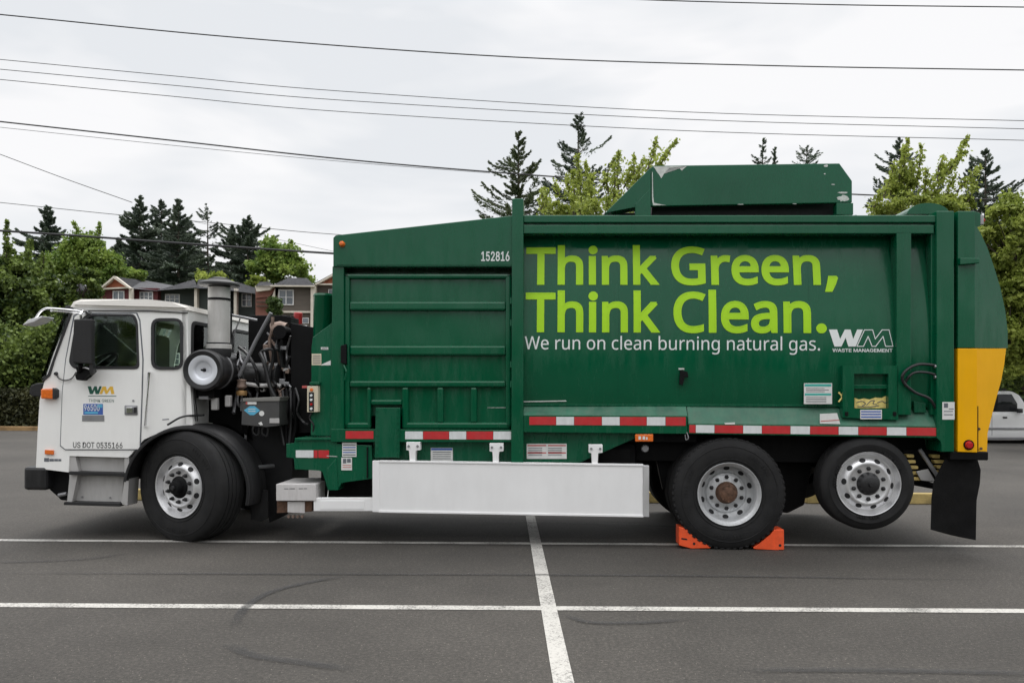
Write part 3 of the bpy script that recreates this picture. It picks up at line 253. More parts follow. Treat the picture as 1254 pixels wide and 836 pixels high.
    'US DOT 0535166': '259,-8 220,-6 186,2 154,15 126,33 103,55 85,80 71,108 63,140 60,173 60,509 124,509 124,178 126,155 132,133 141,113 153,95 169,80 187,68 208,59 232,53 259,52 285,53 309,59 331,68 349,80 364,95 377,113 385,133 391,155 393,178 393,509 457,509 457,173 454,140 446,108 433,80 414,55 391,33 363,15 332,2 297,-6|741,-9 706,-7 674,-1 645,9 620,23 598,40 581,60 568,83 560,109 555,137 622,137 625,118 631,102 641,88 653,76 667,66 684,59 702,53 721,50 741,49 763,50 784,54 803,60 820,69 835,79 847,92 856,106 861,122 863,139 861,154 857,168 849,179 839,189 827,197 813,205 797,211 780,217 762,222 701,239 662,253 630,269 603,289 584,313 573,341 569,372 572,400 579,425 592,448 609,468 630,484 655,498 682,508 712,514 744,516 777,514 806,508 833,498 857,484 878,468 894,449 907,427 915,403 918,378 855,378 849,402 837,421 819,437 797,449 771,456 742,459 721,457 702,454 685,448 669,440 656,430 646,418 638,405 634,391 632,376 634,359 639,345 648,334 659,324 672,315 687,308 701,302 716,297 730,293 781,279 797,275 812,270 829,264 845,256 861,248 876,238 890,226 902,213 912,198 919,180 924,161 926,139 923,112 916,87 904,64 887,43 866,25 841,11 811,0 778,-7|1370,0 1248,0 1248,57 1366,57 1405,60 1440,68 1469,81 1494,99 1515,122 1531,149 1542,181 1548,216 1551,255 1548,294 1542,329 1531,361 1515,388 1495,410 1471,428 1443,441 1410,449 1372,452 1245,452 1245,509 1377,509 1424,505 1467,495 1504,478 1537,455 1564,426 1585,391 1601,351 1610,306 1613,255 1610,205 1601,159 1585,119 1563,83 1536,54 1502,31 1463,14 1420,3|1276,509 1276,0 1212,0 1212,509|1921,-7 1879,-3 1840,7 1804,25 1773,49 1746,79 1724,115 1707,157 1697,203 1694,254 1697,305 1707,352 1724,393 1746,429 1773,459 1804,484 1840,501 1879,512 1921,516 1963,512 2002,501 2037,484 2069,459 2096,429 2118,393 2134,352 2144,305 2147,254 2144,203 2134,157 2118,115 2096,79 2069,49 2037,25 2002,7 1963,-3|1921,53 1950,55 1978,63 2003,76 2026,94 2046,116 2062,144 2074,176 2082,213 2084,254 2082,295 2074,332 2062,365 2046,392 2026,415 2003,433 1978,446 1950,453 1921,456 1891,453 1864,445 1838,433 1815,415 1795,392 1779,364 1767,332 1760,295 1757,254 1760,213 1767,176 1779,144 1795,117 1815,94 1838,76 1864,63 1891,55|2219,452 2219,509 2604,509 2604,452 2444,452 2444,0 2380,0 2380,452|3050,-7 3014,-3 2982,7 2953,24 2929,48 2908,77 2892,113 2881,155 2874,202 2871,254 2874,306 2881,353 2893,395 2909,431 2929,461 2954,484 2982,502 3014,512 3050,516 3086,512 3118,502 3146,484 3171,461 3191,431 3208,395 3219,353 3226,306 3229,254 3226,202 3219,155 3208,113 3192,77 3171,48 3147,24 3118,7 3086,-3|3050,50 3074,52 3095,60 3114,74 3130,92 3143,116 3154,144 3161,176 3166,213 3167,254 3166,295 3161,332 3154,365 3143,393 3130,416 3114,435 3095,449 3074,457 3050,460 3026,457 3005,449 2987,435 2970,416 2957,393 2947,365 2939,332 2934,295 2933,254 2934,213 2939,176 2947,144 2957,116 2970,92 2987,74 3005,60 3026,52|3498,-7 3469,-5 3441,1 3417,11 3394,25 3375,41 3359,60 3347,82 3340,105 3336,130 3399,130 3401,115 3407,102 3414,89 3424,78 3436,68 3450,60 3465,54 3481,51 3498,50 3518,51 3536,56 3553,64 3568,75 3580,89 3591,104 3598,122 3603,141 3604,162 3603,183 3598,203 3590,221 3580,237 3567,251 3551,262 3534,270 3515,275 3494,277 3477,276 3461,273 3444,268 3429,262 3415,255 3405,246 3344,253 3372,509 3643,509 3643,452 3427,452 3410,301 3413,301 3425,311 3439,318 3454,325 3471,330 3488,333 3506,334 3529,332 3550,328 3570,321 3589,311 3606,299 3622,285 3635,269 3646,251 3655,231 3662,210 3666,187 3667,163 3665,132 3658,102 3645,76 3629,52 3609,32 3585,15 3558,3 3529,-4|3947,-7 3917,-5 3889,1 3862,10 3838,22 3817,38 3800,57 3786,79 3777,104 3773,132 3839,132 3842,115 3848,100 3856,87 3867,76 3880,66 3895,59 3911,54 3929,51 3948,50 3968,51 3987,55 4005,61 4020,69 4033,80 4044,93 4052,108 4057,125 4059,145 4057,163 4053,180 4046,196 4035,211 4021,223 4004,234 3984,241 3959,246 3931,248 3886,248 3886,299 4017,448 4017,452 3799,452 3799,509 4102,509 4102,461 3941,278 3941,289 3977,290 4009,286 4038,276 4063,262 4084,244 4101,222 4113,198 4120,173 4123,145 4120,116 4113,90 4100,66 4083,45 4063,27 4038,12 4011,2 3980,-5|4404,-7 4375,-5 4348,1 4323,11 4300,25 4281,41 4265,60 4253,82 4246,105 4242,130 4305,130 4308,115 4313,102 4321,89 4331,78 4342,68 4356,60 4371,54 4387,51 4404,50 4424,51 4442,56 4459,64 4474,75 4486,89 4497,104 4504,122 4509,141 4510,162 4509,183 4504,203 4496,221 4486,237 4473,251 4457,262 4440,270 4421,275 4400,277 4384,276 4367,273 4350,268 4335,262 4322,255 4311,246 4250,253 4279,509 4549,509 4549,452 4333,452 4316,301 4319,301 4331,311 4345,318 4360,325 4377,330 4394,333 4412,334 4435,332 4456,328 4476,321 4495,311 4512,299 4528,285 4541,269 4552,251 4561,231 4568,210 4572,187 4574,163 4571,132 4564,102 4552,76 4535,52 4515,32 4491,15 4465,3 4435,-4|4712,0 4712,55 5027,55 5027,0|4912,509 4912,0 4848,0 4848,448 4845,448 4722,358 4722,427 4834,509|5315,-7 5285,-4 5257,3 5231,15 5208,31 5189,51 5173,74 5162,101 5155,130 5152,162 5154,187 5159,212 5168,239 5182,268 5201,302 5226,340 5341,509 5411,509 5240,261 5234,261 5239,270 5246,279 5254,288 5263,295 5273,302 5284,307 5297,311 5310,313 5324,314 5353,312 5380,305 5405,295 5426,280 5444,262 5458,240 5469,215 5475,187 5478,157 5475,127 5468,98 5456,73 5441,50 5421,30 5399,14 5373,3 5345,-4|5315,48 5334,50 5352,55 5367,63 5381,73 5393,86 5403,101 5410,119 5415,137 5416,157 5415,178 5410,196 5403,213 5393,228 5381,241 5367,251 5352,259 5334,264 5315,265 5296,264 5279,259 5263,252 5248,241 5236,229 5227,214 5219,197 5215,179 5214,158 5215,138 5219,119 5227,102 5236,86 5248,73 5263,63 5279,55 5296,50|5768,-7 5738,-4 5710,3 5684,15 5661,31 5642,51 5626,74 5615,101 5608,130 5605,162 5607,187 5613,212 5622,239 5635,268 5654,302 5679,340 5794,509 5864,509 5693,261 5687,261 5692,270 5699,279 5707,288 5716,295 5726,302 5737,307 5750,311 5763,313 5777,314 5806,312 5833,305 5858,295 5879,280 5897,262 5911,240 5922,215 5929,187 5931,157 5928,127 5921,98 5910,73 5894,50 5874,30 5852,14 5826,3 5798,-4|5768,48 5787,50 5805,55 5820,63 5834,73 5846,86 5856,101 5863,119 5868,137 5869,157 5868,178 5863,196 5856,213 5846,228 5834,241 5820,251 5805,259 5787,264 5768,265 5749,264 5732,259 5716,252 5701,241 5690,229 5680,214 5673,197 5668,179 5667,158 5668,138 5673,119 5680,102 5690,86 5701,73 5716,63 5732,55 5749,50',
    '152816': '76,0 76,55 391,55 391,0|276,509 276,0 212,0 212,448 209,448 86,358 86,427 198,509|674,-7 645,-5 618,1 593,11 571,25 552,41 536,60 524,82 516,105 513,130 575,130 578,115 583,102 591,89 601,78 613,68 626,60 641,54 657,51 674,50 694,51 712,56 729,64 744,75 757,89 767,104 775,122 779,141 781,162 779,183 775,203 767,221 756,237 743,251 728,262 710,270 691,275 671,277 654,276 637,273 621,268 605,262 592,255 581,246 520,253 549,509 819,509 819,452 604,452 587,301 589,301 601,311 615,318 631,325 647,330 665,333 682,334 705,332 727,328 747,321 766,311 783,299 798,285 811,269 823,251 832,231 839,210 843,187 844,163 842,132 834,102 822,76 805,52 785,32 762,15 735,3 706,-4|970,0 970,47 1140,229 1159,248 1175,266 1188,282 1200,298 1209,312 1217,327 1222,341 1225,356 1226,371 1225,389 1221,405 1214,419 1204,431 1193,441 1179,449 1164,455 1148,458 1130,460 1111,458 1094,454 1078,447 1065,438 1054,427 1045,413 1038,398 1034,381 1033,362 972,362 974,391 981,418 992,442 1008,464 1027,482 1049,496 1074,507 1102,513 1131,516 1160,513 1187,507 1212,497 1234,482 1252,465 1267,445 1278,423 1285,398 1287,372 1286,354 1283,336 1277,318 1269,299 1257,280 1242,259 1223,235 1200,209 1173,180 1059,60 1059,57 1295,57 1295,0|1586,-7 1553,-5 1522,1 1495,11 1470,25 1450,42 1433,62 1421,84 1414,109 1411,135 1413,156 1417,176 1424,195 1434,212 1446,228 1460,241 1476,252 1493,260 1512,265 1512,267 1488,276 1468,289 1452,308 1439,330 1432,354 1429,380 1432,405 1438,429 1450,450 1465,469 1483,485 1505,498 1530,508 1556,514 1586,516 1614,514 1641,508 1665,498 1687,485 1705,469 1721,450 1732,429 1739,405 1741,380 1738,354 1731,330 1719,308 1702,289 1682,276 1660,267 1660,265 1678,260 1695,252 1710,241 1724,228 1736,212 1747,195 1754,176 1758,156 1760,135 1758,109 1750,84 1738,62 1721,42 1700,25 1676,11 1648,1 1618,-5|1586,49 1607,50 1626,54 1644,60 1659,69 1672,79 1682,91 1690,106 1694,121 1696,139 1694,157 1689,173 1681,189 1671,202 1658,213 1642,223 1625,230 1606,234 1586,235 1565,234 1546,230 1528,223 1513,213 1500,202 1489,189 1481,173 1476,157 1475,139 1476,121 1481,106 1488,91 1498,79 1511,69 1526,60 1544,54 1564,50|1586,290 1603,291 1619,294 1633,300 1646,308 1657,318 1666,330 1673,344 1677,359 1678,376 1677,392 1673,407 1667,420 1658,432 1647,442 1634,449 1619,455 1603,459 1586,460 1568,459 1551,455 1537,449 1524,442 1513,432 1504,420 1497,407 1493,392 1492,376 1493,359 1497,344 1504,330 1513,318 1524,308 1537,300 1552,294 1568,291|1889,0 1889,55 2203,55 2203,0|2088,509 2088,0 2025,0 2025,448 2022,448 1898,358 1898,427 2011,509|2492,-7 2461,-4 2433,3 2407,15 2385,31 2366,51 2350,74 2338,101 2331,130 2329,162 2331,187 2336,212 2345,239 2359,268 2378,302 2403,340 2518,509 2587,509 2416,261 2411,261 2416,270 2422,279 2430,288 2439,295 2450,302 2461,307 2473,311 2486,313 2500,314 2530,312 2557,305 2581,295 2602,280 2620,262 2635,240 2646,215 2652,187 2654,157 2652,127 2645,98 2633,73 2617,50 2598,30 2575,14 2550,3 2522,-4|2492,48 2511,50 2528,55 2544,63 2558,73 2570,86 2580,101 2587,119 2591,137 2593,157 2591,178 2587,196 2580,213 2570,228 2558,241 2544,251 2528,259 2511,264 2492,265 2473,264 2455,259 2439,252 2425,241 2413,229 2403,214 2396,197 2392,179 2390,158 2392,138 2396,119 2403,102 2413,86 2425,73 2439,63 2455,55 2473,50',
    'THINK GREEN': '32,452 32,509 417,509 417,452 257,452 257,0 193,0 193,452|509,0 509,509 573,509 573,289 841,289 841,509 905,509 905,0 841,0 841,232 573,232 573,0|997,0 997,57 1084,57 1084,452 997,452 997,509 1235,509 1235,452 1148,452 1148,57 1235,57 1235,0|1326,0 1326,509 1402,509 1609,183 1629,151 1653,107 1680,55 1671,54 1667,108 1665,157 1665,195 1665,509 1729,509 1729,0 1653,0 1468,290 1443,331 1414,381 1374,452 1385,454 1388,384 1390,328 1391,291 1391,0|1894,145 1894,216 1928,261 1964,303 2001,344 2153,509 2238,509 2020,276 2017,276|1849,0 1849,509 1914,509 1914,334 1913,225 1914,193 1914,0|2161,0 1977,259 2017,309 2238,0|2713,-7 2669,-3 2629,7 2593,25 2561,49 2535,79 2513,116 2497,157 2487,203 2484,254 2487,305 2497,352 2513,393 2535,429 2561,459 2593,484 2628,501 2667,512 2709,516 2735,514 2760,510 2784,504 2807,494 2828,483 2847,469 2864,453 2880,436 2893,416 2904,395 2912,373 2918,349 2852,349 2846,365 2839,379 2831,393 2822,406 2811,417 2800,427 2787,436 2774,443 2759,448 2743,453 2727,455 2709,456 2680,453 2652,445 2627,432 2604,414 2585,392 2569,364 2557,332 2550,295 2547,254 2550,213 2557,177 2569,145 2585,117 2605,95 2628,76 2654,63 2682,56 2713,53 2740,55 2765,61 2788,71 2809,85 2826,102 2840,123 2850,147 2857,173 2859,202 2878,199 2727,199 2727,256 2922,256 2922,200 2919,160 2910,124 2895,91 2874,62 2850,38 2820,19 2787,5 2752,-4|3024,0 3024,509 3200,509 3237,506 3269,500 3297,489 3321,473 3340,455 3355,433 3365,408 3371,381 3374,352 3371,323 3365,296 3355,271 3340,250 3321,232 3297,217 3269,206 3237,200 3200,198 3060,198 3060,255 3198,255 3222,256 3244,260 3262,267 3277,276 3289,287 3298,300 3304,316 3308,333 3309,352 3308,371 3304,389 3298,405 3289,419 3277,430 3262,440 3244,446 3222,451 3197,452 3089,452 3089,0|3317,0 3194,229 3267,229 3392,0|3473,0 3473,509 3786,509 3786,452 3538,452 3538,286 3769,286 3769,229 3538,229 3538,57 3788,57 3788,0|3892,0 3892,509 4204,509 4204,452 3956,452 3956,286 4187,286 4187,229 3956,229 3956,57 4207,57 4207,0|4310,0 4310,509 4386,509 4593,183 4613,151 4638,107 4664,55 4655,54 4651,108 4649,157 4649,195 4649,509 4714,509 4714,0 4637,0 4452,290 4428,331 4398,381 4358,452 4369,454 4372,384 4375,328 4375,291 4375,0',
    'WASTE MANAGEMENT': '155,0 16,509 82,509 163,196 175,145 187,94 197,40 189,40 200,94 211,145 224,196 306,509 380,509 462,196 474,145 486,94 497,40 488,40 499,94 510,145 523,196 603,509 670,509 530,0 455,0 368,323 362,345 357,368 351,391 346,417 341,445 336,475 350,475 335,395 330,371 324,347 318,323 230,0|703,0 888,509 962,509 1149,0 1081,0 973,302 950,372 918,478 931,478 899,371 877,302 771,0|796,142 796,199 1056,199 1056,142|1390,-9 1354,-7 1322,-1 1293,9 1268,23 1247,40 1230,60 1217,83 1208,109 1204,137 1270,137 1274,118 1280,102 1289,88 1301,76 1316,66 1332,59 1350,53 1370,50 1390,49 1412,50 1433,54 1452,60 1469,69 1483,79 1495,92 1504,106 1510,122 1511,139 1510,154 1505,168 1498,179 1488,189 1476,197 1462,205 1446,211 1429,217 1411,222 1350,239 1311,253 1278,269 1252,289 1233,313 1222,341 1218,372 1220,400 1228,425 1241,448 1258,468 1279,484 1304,498 1331,508 1361,514 1393,516 1425,514 1455,508 1482,498 1506,484 1526,468 1543,449 1556,427 1564,403 1567,378 1503,378 1498,402 1486,421 1468,437 1446,449 1420,456 1391,459 1370,457 1351,454 1333,448 1318,440 1305,430 1295,418 1287,405 1283,391 1281,376 1283,359 1288,345 1297,334 1308,324 1321,315 1335,308 1350,302 1364,297 1378,293 1430,279 1445,275 1461,270 1477,264 1494,256 1510,248 1525,238 1538,226 1550,213 1560,198 1568,180 1573,161 1574,139 1572,112 1565,87 1552,64 1536,43 1515,25 1489,11 1460,0 1427,-7|1644,452 1644,509 2029,509 2029,452 1869,452 1869,0 1805,0 1805,452|2121,0 2121,509 2434,509 2434,452 2186,452 2186,286 2417,286 2417,229 2186,229 2186,57 2436,57 2436,0|2728,0 2728,509 2819,509 2945,187 2955,159 2967,123 2979,84 2989,49 2975,49 2985,83 2997,121 3010,158 3020,187 3144,509 3235,509 3235,0 3172,0 3172,291 3172,327 3173,369 3174,413 3174,457 3180,457 3165,409 3149,363 3135,322 3123,291 3009,0 2954,0 2838,291 2827,321 2812,361 2797,408 2779,457 2786,457 2787,416 2788,372 2789,328 2789,291 2789,0|3312,0 3497,509 3572,509 3759,0 3691,0 3583,302 3560,372 3528,478 3541,478 3509,371 3486,302 3381,0|3406,142 3406,199 3665,199 3665,142|3835,0 3835,509 3912,509 4118,183 4138,151 4163,107 4189,55 4180,54 4176,108 4174,157 4174,195 4174,509 4239,509 4239,0 4162,0 3977,290 3953,331 3923,381 3883,452 3895,454 3898,384 3900,328 3900,291 3900,0|4315,0 4500,509 4575,509 4762,0 4694,0 4586,302 4563,372 4531,478 4544,478 4512,371 4489,302 4384,0|4409,142 4409,199 4668,199 4668,142|5047,-7 5004,-3 4964,7 4928,25 4896,49 4869,79 4848,116 4832,157 4822,203 4819,254 4822,305 4832,352 4848,393 4869,429 4896,459 4927,484 4963,501 5001,512 5043,516 5070,514 5095,510 5119,504 5141,494 5162,483 5182,469 5199,453 5214,436 5228,416 5238,395 5247,373 5253,349 5186,349 5181,365 5174,379 5166,393 5156,406 5146,417 5135,427 5122,436 5108,443 5094,448 5078,453 5061,455 5044,456 5014,453 4987,445 4962,432 4939,414 4919,392 4903,364 4891,332 4884,295 4882,254 4884,213 4892,177 4904,145 4920,117 4939,95 4963,76 4989,63 5017,56 5047,53 5075,55 5100,61 5123,71 5143,85 5161,102 5175,123 5185,147 5191,173 5193,202 5213,199 5061,199 5061,256 5256,256 5256,200 5253,160 5244,124 5229,91 5209,62 5184,38 5155,19 5122,5 5086,-4|5359,0 5359,509 5671,509 5671,452 5423,452 5423,286 5654,286 5654,229 5423,229 5423,57 5674,57 5674,0|5777,0 5777,509 5869,509 5995,187 6005,159 6017,123 6029,84 6039,49 6025,49 6035,83 6047,121 6059,158 6070,187 6194,509 6285,509 6285,0 6222,0 6222,291 6222,327 6222,369 6223,413 6224,457 6230,457 6215,409 6199,363 6185,322 6173,291 6059,0 6003,0 5888,291 5876,321 5862,361 5846,408 5829,457 5836,457 5837,416 5838,372 5839,328 5839,291 5839,0|6406,0 6406,509 6718,509 6718,452 6470,452 6470,286 6701,286 6701,229 6470,229 6470,57 6721,57 6721,0|6824,0 6824,509 6900,509 7107,183 7127,151 7152,107 7178,55 7169,54 7165,108 7163,157 7163,195 7163,509 7227,509 7227,0 7151,0 6966,290 6941,331 6912,381 6872,452 6883,454 6886,384 6888,328 6889,291 6889,0|7319,452 7319,509 7704,509 7704,452 7544,452 7544,0 7480,0 7480,452',
    '96500': '226,516 256,513 285,506 310,494 333,478 352,458 368,434 380,408 387,378 389,347 387,322 382,296 373,270 359,240 340,207 315,168 200,0 130,0 301,248 307,248 302,238 295,229 287,221 278,214 268,207 257,202 245,198 232,195 218,195 188,197 161,203 137,214 116,229 98,247 83,269 72,294 66,321 64,352 66,382 73,411 85,436 101,459 120,479 143,494 168,506 196,513|226,460 207,459 190,454 174,446 160,435 148,423 138,407 131,390 127,372 125,352 127,331 131,313 138,295 148,280 160,268 174,257 190,250 207,245 226,243 245,245 263,249 279,257 293,267 305,280 314,295 322,312 326,330 327,350 326,371 322,390 314,407 305,422 293,435 279,446 263,454 245,459|679,-7 649,-4 621,3 595,15 573,31 553,51 538,74 526,101 519,130 517,162 518,187 524,212 533,239 546,268 566,302 590,340 705,509 775,509 604,261 598,261 604,270 610,279 618,288 627,295 637,302 649,307 661,311 674,313 688,314 718,312 745,305 769,295 790,280 808,262 823,240 833,215 840,187 842,157 840,127 833,98 821,73 805,50 786,30 763,14 738,3 710,-4|679,48 698,50 716,55 732,63 746,73 758,86 767,101 775,119 779,137 780,157 779,178 775,196 767,213 758,228 746,241 732,251 716,259 698,264 679,265 660,264 643,259 627,252 613,241 601,229 591,214 584,197 579,179 578,158 579,138 584,119 591,102 601,86 613,73 627,63 643,55 660,50|1127,-7 1098,-5 1071,1 1046,11 1024,25 1005,41 989,60 977,82 969,105 966,130 1028,130 1031,115 1036,102 1044,89 1054,78 1066,68 1079,60 1094,54 1110,51 1127,50 1147,51 1165,56 1182,64 1197,75 1210,89 1220,104 1228,122 1232,141 1234,162 1232,183 1228,203 1220,221 1209,237 1196,251 1181,262 1163,270 1145,275 1124,277 1107,276 1090,273 1074,268 1058,262 1045,255 1034,246 973,253 1002,509 1272,509 1272,452 1057,452 1040,301 1042,301 1054,311 1068,318 1084,325 1100,330 1118,333 1136,334 1158,332 1180,328 1200,321 1219,311 1236,299 1251,285 1265,269 1276,251 1285,231 1292,210 1296,187 1297,163 1295,132 1287,102 1275,76 1259,52 1238,32 1215,15 1188,3 1159,-4|1586,-7 1550,-3 1518,7 1489,24 1464,48 1444,77 1428,113 1416,155 1409,202 1407,254 1409,306 1416,353 1428,395 1445,431 1465,461 1490,484 1518,502 1550,512 1586,516 1622,512 1654,502 1682,484 1707,461 1727,431 1743,395 1755,353 1762,306 1764,254 1762,202 1755,155 1743,113 1727,77 1707,48 1682,24 1654,7 1622,-3|1586,50 1609,52 1631,60 1649,74 1665,92 1679,116 1689,144 1697,176 1701,213 1703,254 1701,295 1697,332 1689,365 1679,393 1665,416 1649,435 1631,449 1609,457 1586,460 1562,457 1541,449 1522,435 1506,416 1493,393 1482,365 1475,332 1470,295 1468,254 1470,213 1475,176 1482,144 1493,116 1506,92 1522,74 1541,60 1562,52|2039,-7 2003,-3 1971,7 1942,24 1918,48 1897,77 1881,113 1869,155 1862,202 1860,254 1862,306 1870,353 1881,395 1898,431 1918,461 1943,484 1971,502 2003,512 2039,516 2075,512 2107,502 2135,484 2160,461 2180,431 2196,395 2208,353 2215,306 2217,254 2215,202 2208,155 2196,113 2180,77 2160,48 2136,24 2107,7 2075,-3|2039,50 2063,52 2084,60 2102,74 2119,92 2132,116 2142,144 2150,176 2155,213 2156,254 2155,295 2150,332 2142,365 2132,393 2119,416 2102,435 2084,449 2063,457 2039,460 2015,457 1994,449 1975,435 1959,416 1946,393 1935,365 1928,332 1923,295 1921,254 1923,213 1928,176 1935,144 1946,116 1959,92 1975,74 1994,60 2015,52',
}
def text_bm(s, bold):
    loops = [[Vector([int(v) / 1000 for v in t.split(',')]) for t in lp.split()] for lp in GLYPHS[s].split('|')]
    c = bpy.data.curves.new('t', 'CURVE'); c.dimensions = '2D'; c.fill_mode = 'BOTH'
    for q in loops:
        sp = c.splines.new('POLY'); sp.points.add(len(q) - 1); sp.use_cyclic_u = True
        sp.points.foreach_set('co', [v for a in q for v in (a.x, a.y, 0, 1)])
    o = bpy.data.objects.new('t', c); S.collection.objects.link(o); bpy.context.view_layer.update()
    me = bpy.data.meshes.new_from_object(o.evaluated_get(bpy.context.evaluated_depsgraph_get()))
    bpy.data.objects.remove(o); bpy.data.curves.remove(c)
    bm = bmesh.new(); bm.from_mesh(me); bpy.data.meshes.remove(me)
    if bold:                                            # a bolder cut: mitred band along each outline, each in its own thin layer
        area = lambda q: sum(q[k - 1].x * q[k].y - q[k].x * q[k - 1].y for k in range(len(q)))
        sg = 1 if area(max(loops, key=lambda q: abs(area(q)))) > 0 else -1
        for q in loops:
            n = len(q); nm = []
            for k in range(n): d = (q[(k + 1) % n] - q[k]).normalized(); nm.append(Vector((d.y, -d.x)) * sg)
            for k in range(n):
                a, b, m = q[k], q[(k + 1) % n], nm[k]
                def corner(p, m2, prev):
                    bis = m + m2
                    t = (q[k] - q[k - 1]) if prev else (q[(k + 2) % n] - q[(k + 1) % n])
                    e = (b - a); convex = (t.cross(e) if prev else e.cross(t)) * sg > 0
                    if not convex or bis.length < .8: return p + m * bold
                    return p + bis * (bold / (1 + m.dot(m2)))
                z = .3 + .3 * (k % 7)
                vs = [bm.verts.new((v.x, v.y, z)) for v in (a, b, corner(b, nm[(k + 1) % n], False), corner(a, nm[k - 1], True))]
                bm.faces.new(vs)
    return bm
def lettering(name, items, y, m, parent, curve=None, bold=0.0):
    """items: (text, px0, px1, ytop, ybottom) as its inked box on the truck plane"""
    big = bmesh.new()
    for it in items:
        s, x0, x1, yt, yb = it[:5]; bo = it[5] if len(it) > 5 else bold
        if s == 'o!':
            bm = bmesh.new(); bmesh.ops.create_circle(bm, cap_ends=True, segments=28, radius=1)
        else: bm = text_bm(s, bo)
        xs = [v.co.x for v in bm.verts]; ys = [v.co.y for v in bm.verts]
        X0, X1, Y0, Y1 = min(xs), max(xs), min(ys), max(ys); ym = (yt + yb) / 2; xm = (x0 + x1) / 2
        pa, pb = L(x0, ym, y)[0], L(x1, ym, y)[0]; za, zb = L(xm, yb, y)[1], L(xm, yt, y)[1]
        for v in bm.verts:
            v.co = Vector((pa + (v.co.x - X0) / (X1 - X0) * (pb - pa), y - v.co.z * .001, za + (v.co.y - Y0) / (Y1 - Y0) * (zb - za)))
        if curve:
            z = za + .06
            while z < zb:
                bmesh.ops.bisect_plane(bm, geom=bm.verts[:] + bm.edges[:] + bm.faces[:], plane_co=(0, 0, z), plane_no=(0, 0, 1)); z += .06
            for v in bm.verts: v.co.y = curve(v.co.z) - .004 + v.co.y - y
        me = bpy.data.meshes.new('x'); bm.to_mesh(me); bm.free(); big.from_mesh(me); bpy.data.meshes.remove(me)
    for f in big.faces:
        f.normal_update()
        if f.normal.y > 0: f.normal_flip()
    return finish(name, big, m, parent, recalc=False)
def shape(name, polys, y, m, parent, curve=None):     # thin flat print, traced polygons
    bm = bmesh.new()
    for p in polys:
        q = [L(a, b, y) for a, b in p]
        yy = [(curve(z) - .004 if curve else y) for x, z in q]
        vf = [bm.verts.new((x, w, z)) for (x, z), w in zip(q, yy)]; bm.faces.new(vf)
    bmesh.ops.triangulate(bm, faces=bm.faces[:])
    for f in bm.faces:
        f.normal_update()
        if f.normal.y > 0: f.normal_flip()
    return finish(name, bm, m, parent, recalc=False)
def strips(pp, w):                                     # outline of a closed px polygon as thin quads
    o = []
    for i in range(len(pp)):
        a, b = Vector(pp[i - 1]), Vector(pp[i]); d = (b - a).normalized(); n = Vector((-d.y, d.x)) * w / 2; a = a - d * w / 2; b = b + d * w / 2
        o.append([tuple(a + n), tuple(b + n), tuple(b - n), tuple(a - n)])
    return o
def R4(x0, y0, x1, y1): return [(x0, y0), (x1, y0), (x1, y1), (x0, y1)]
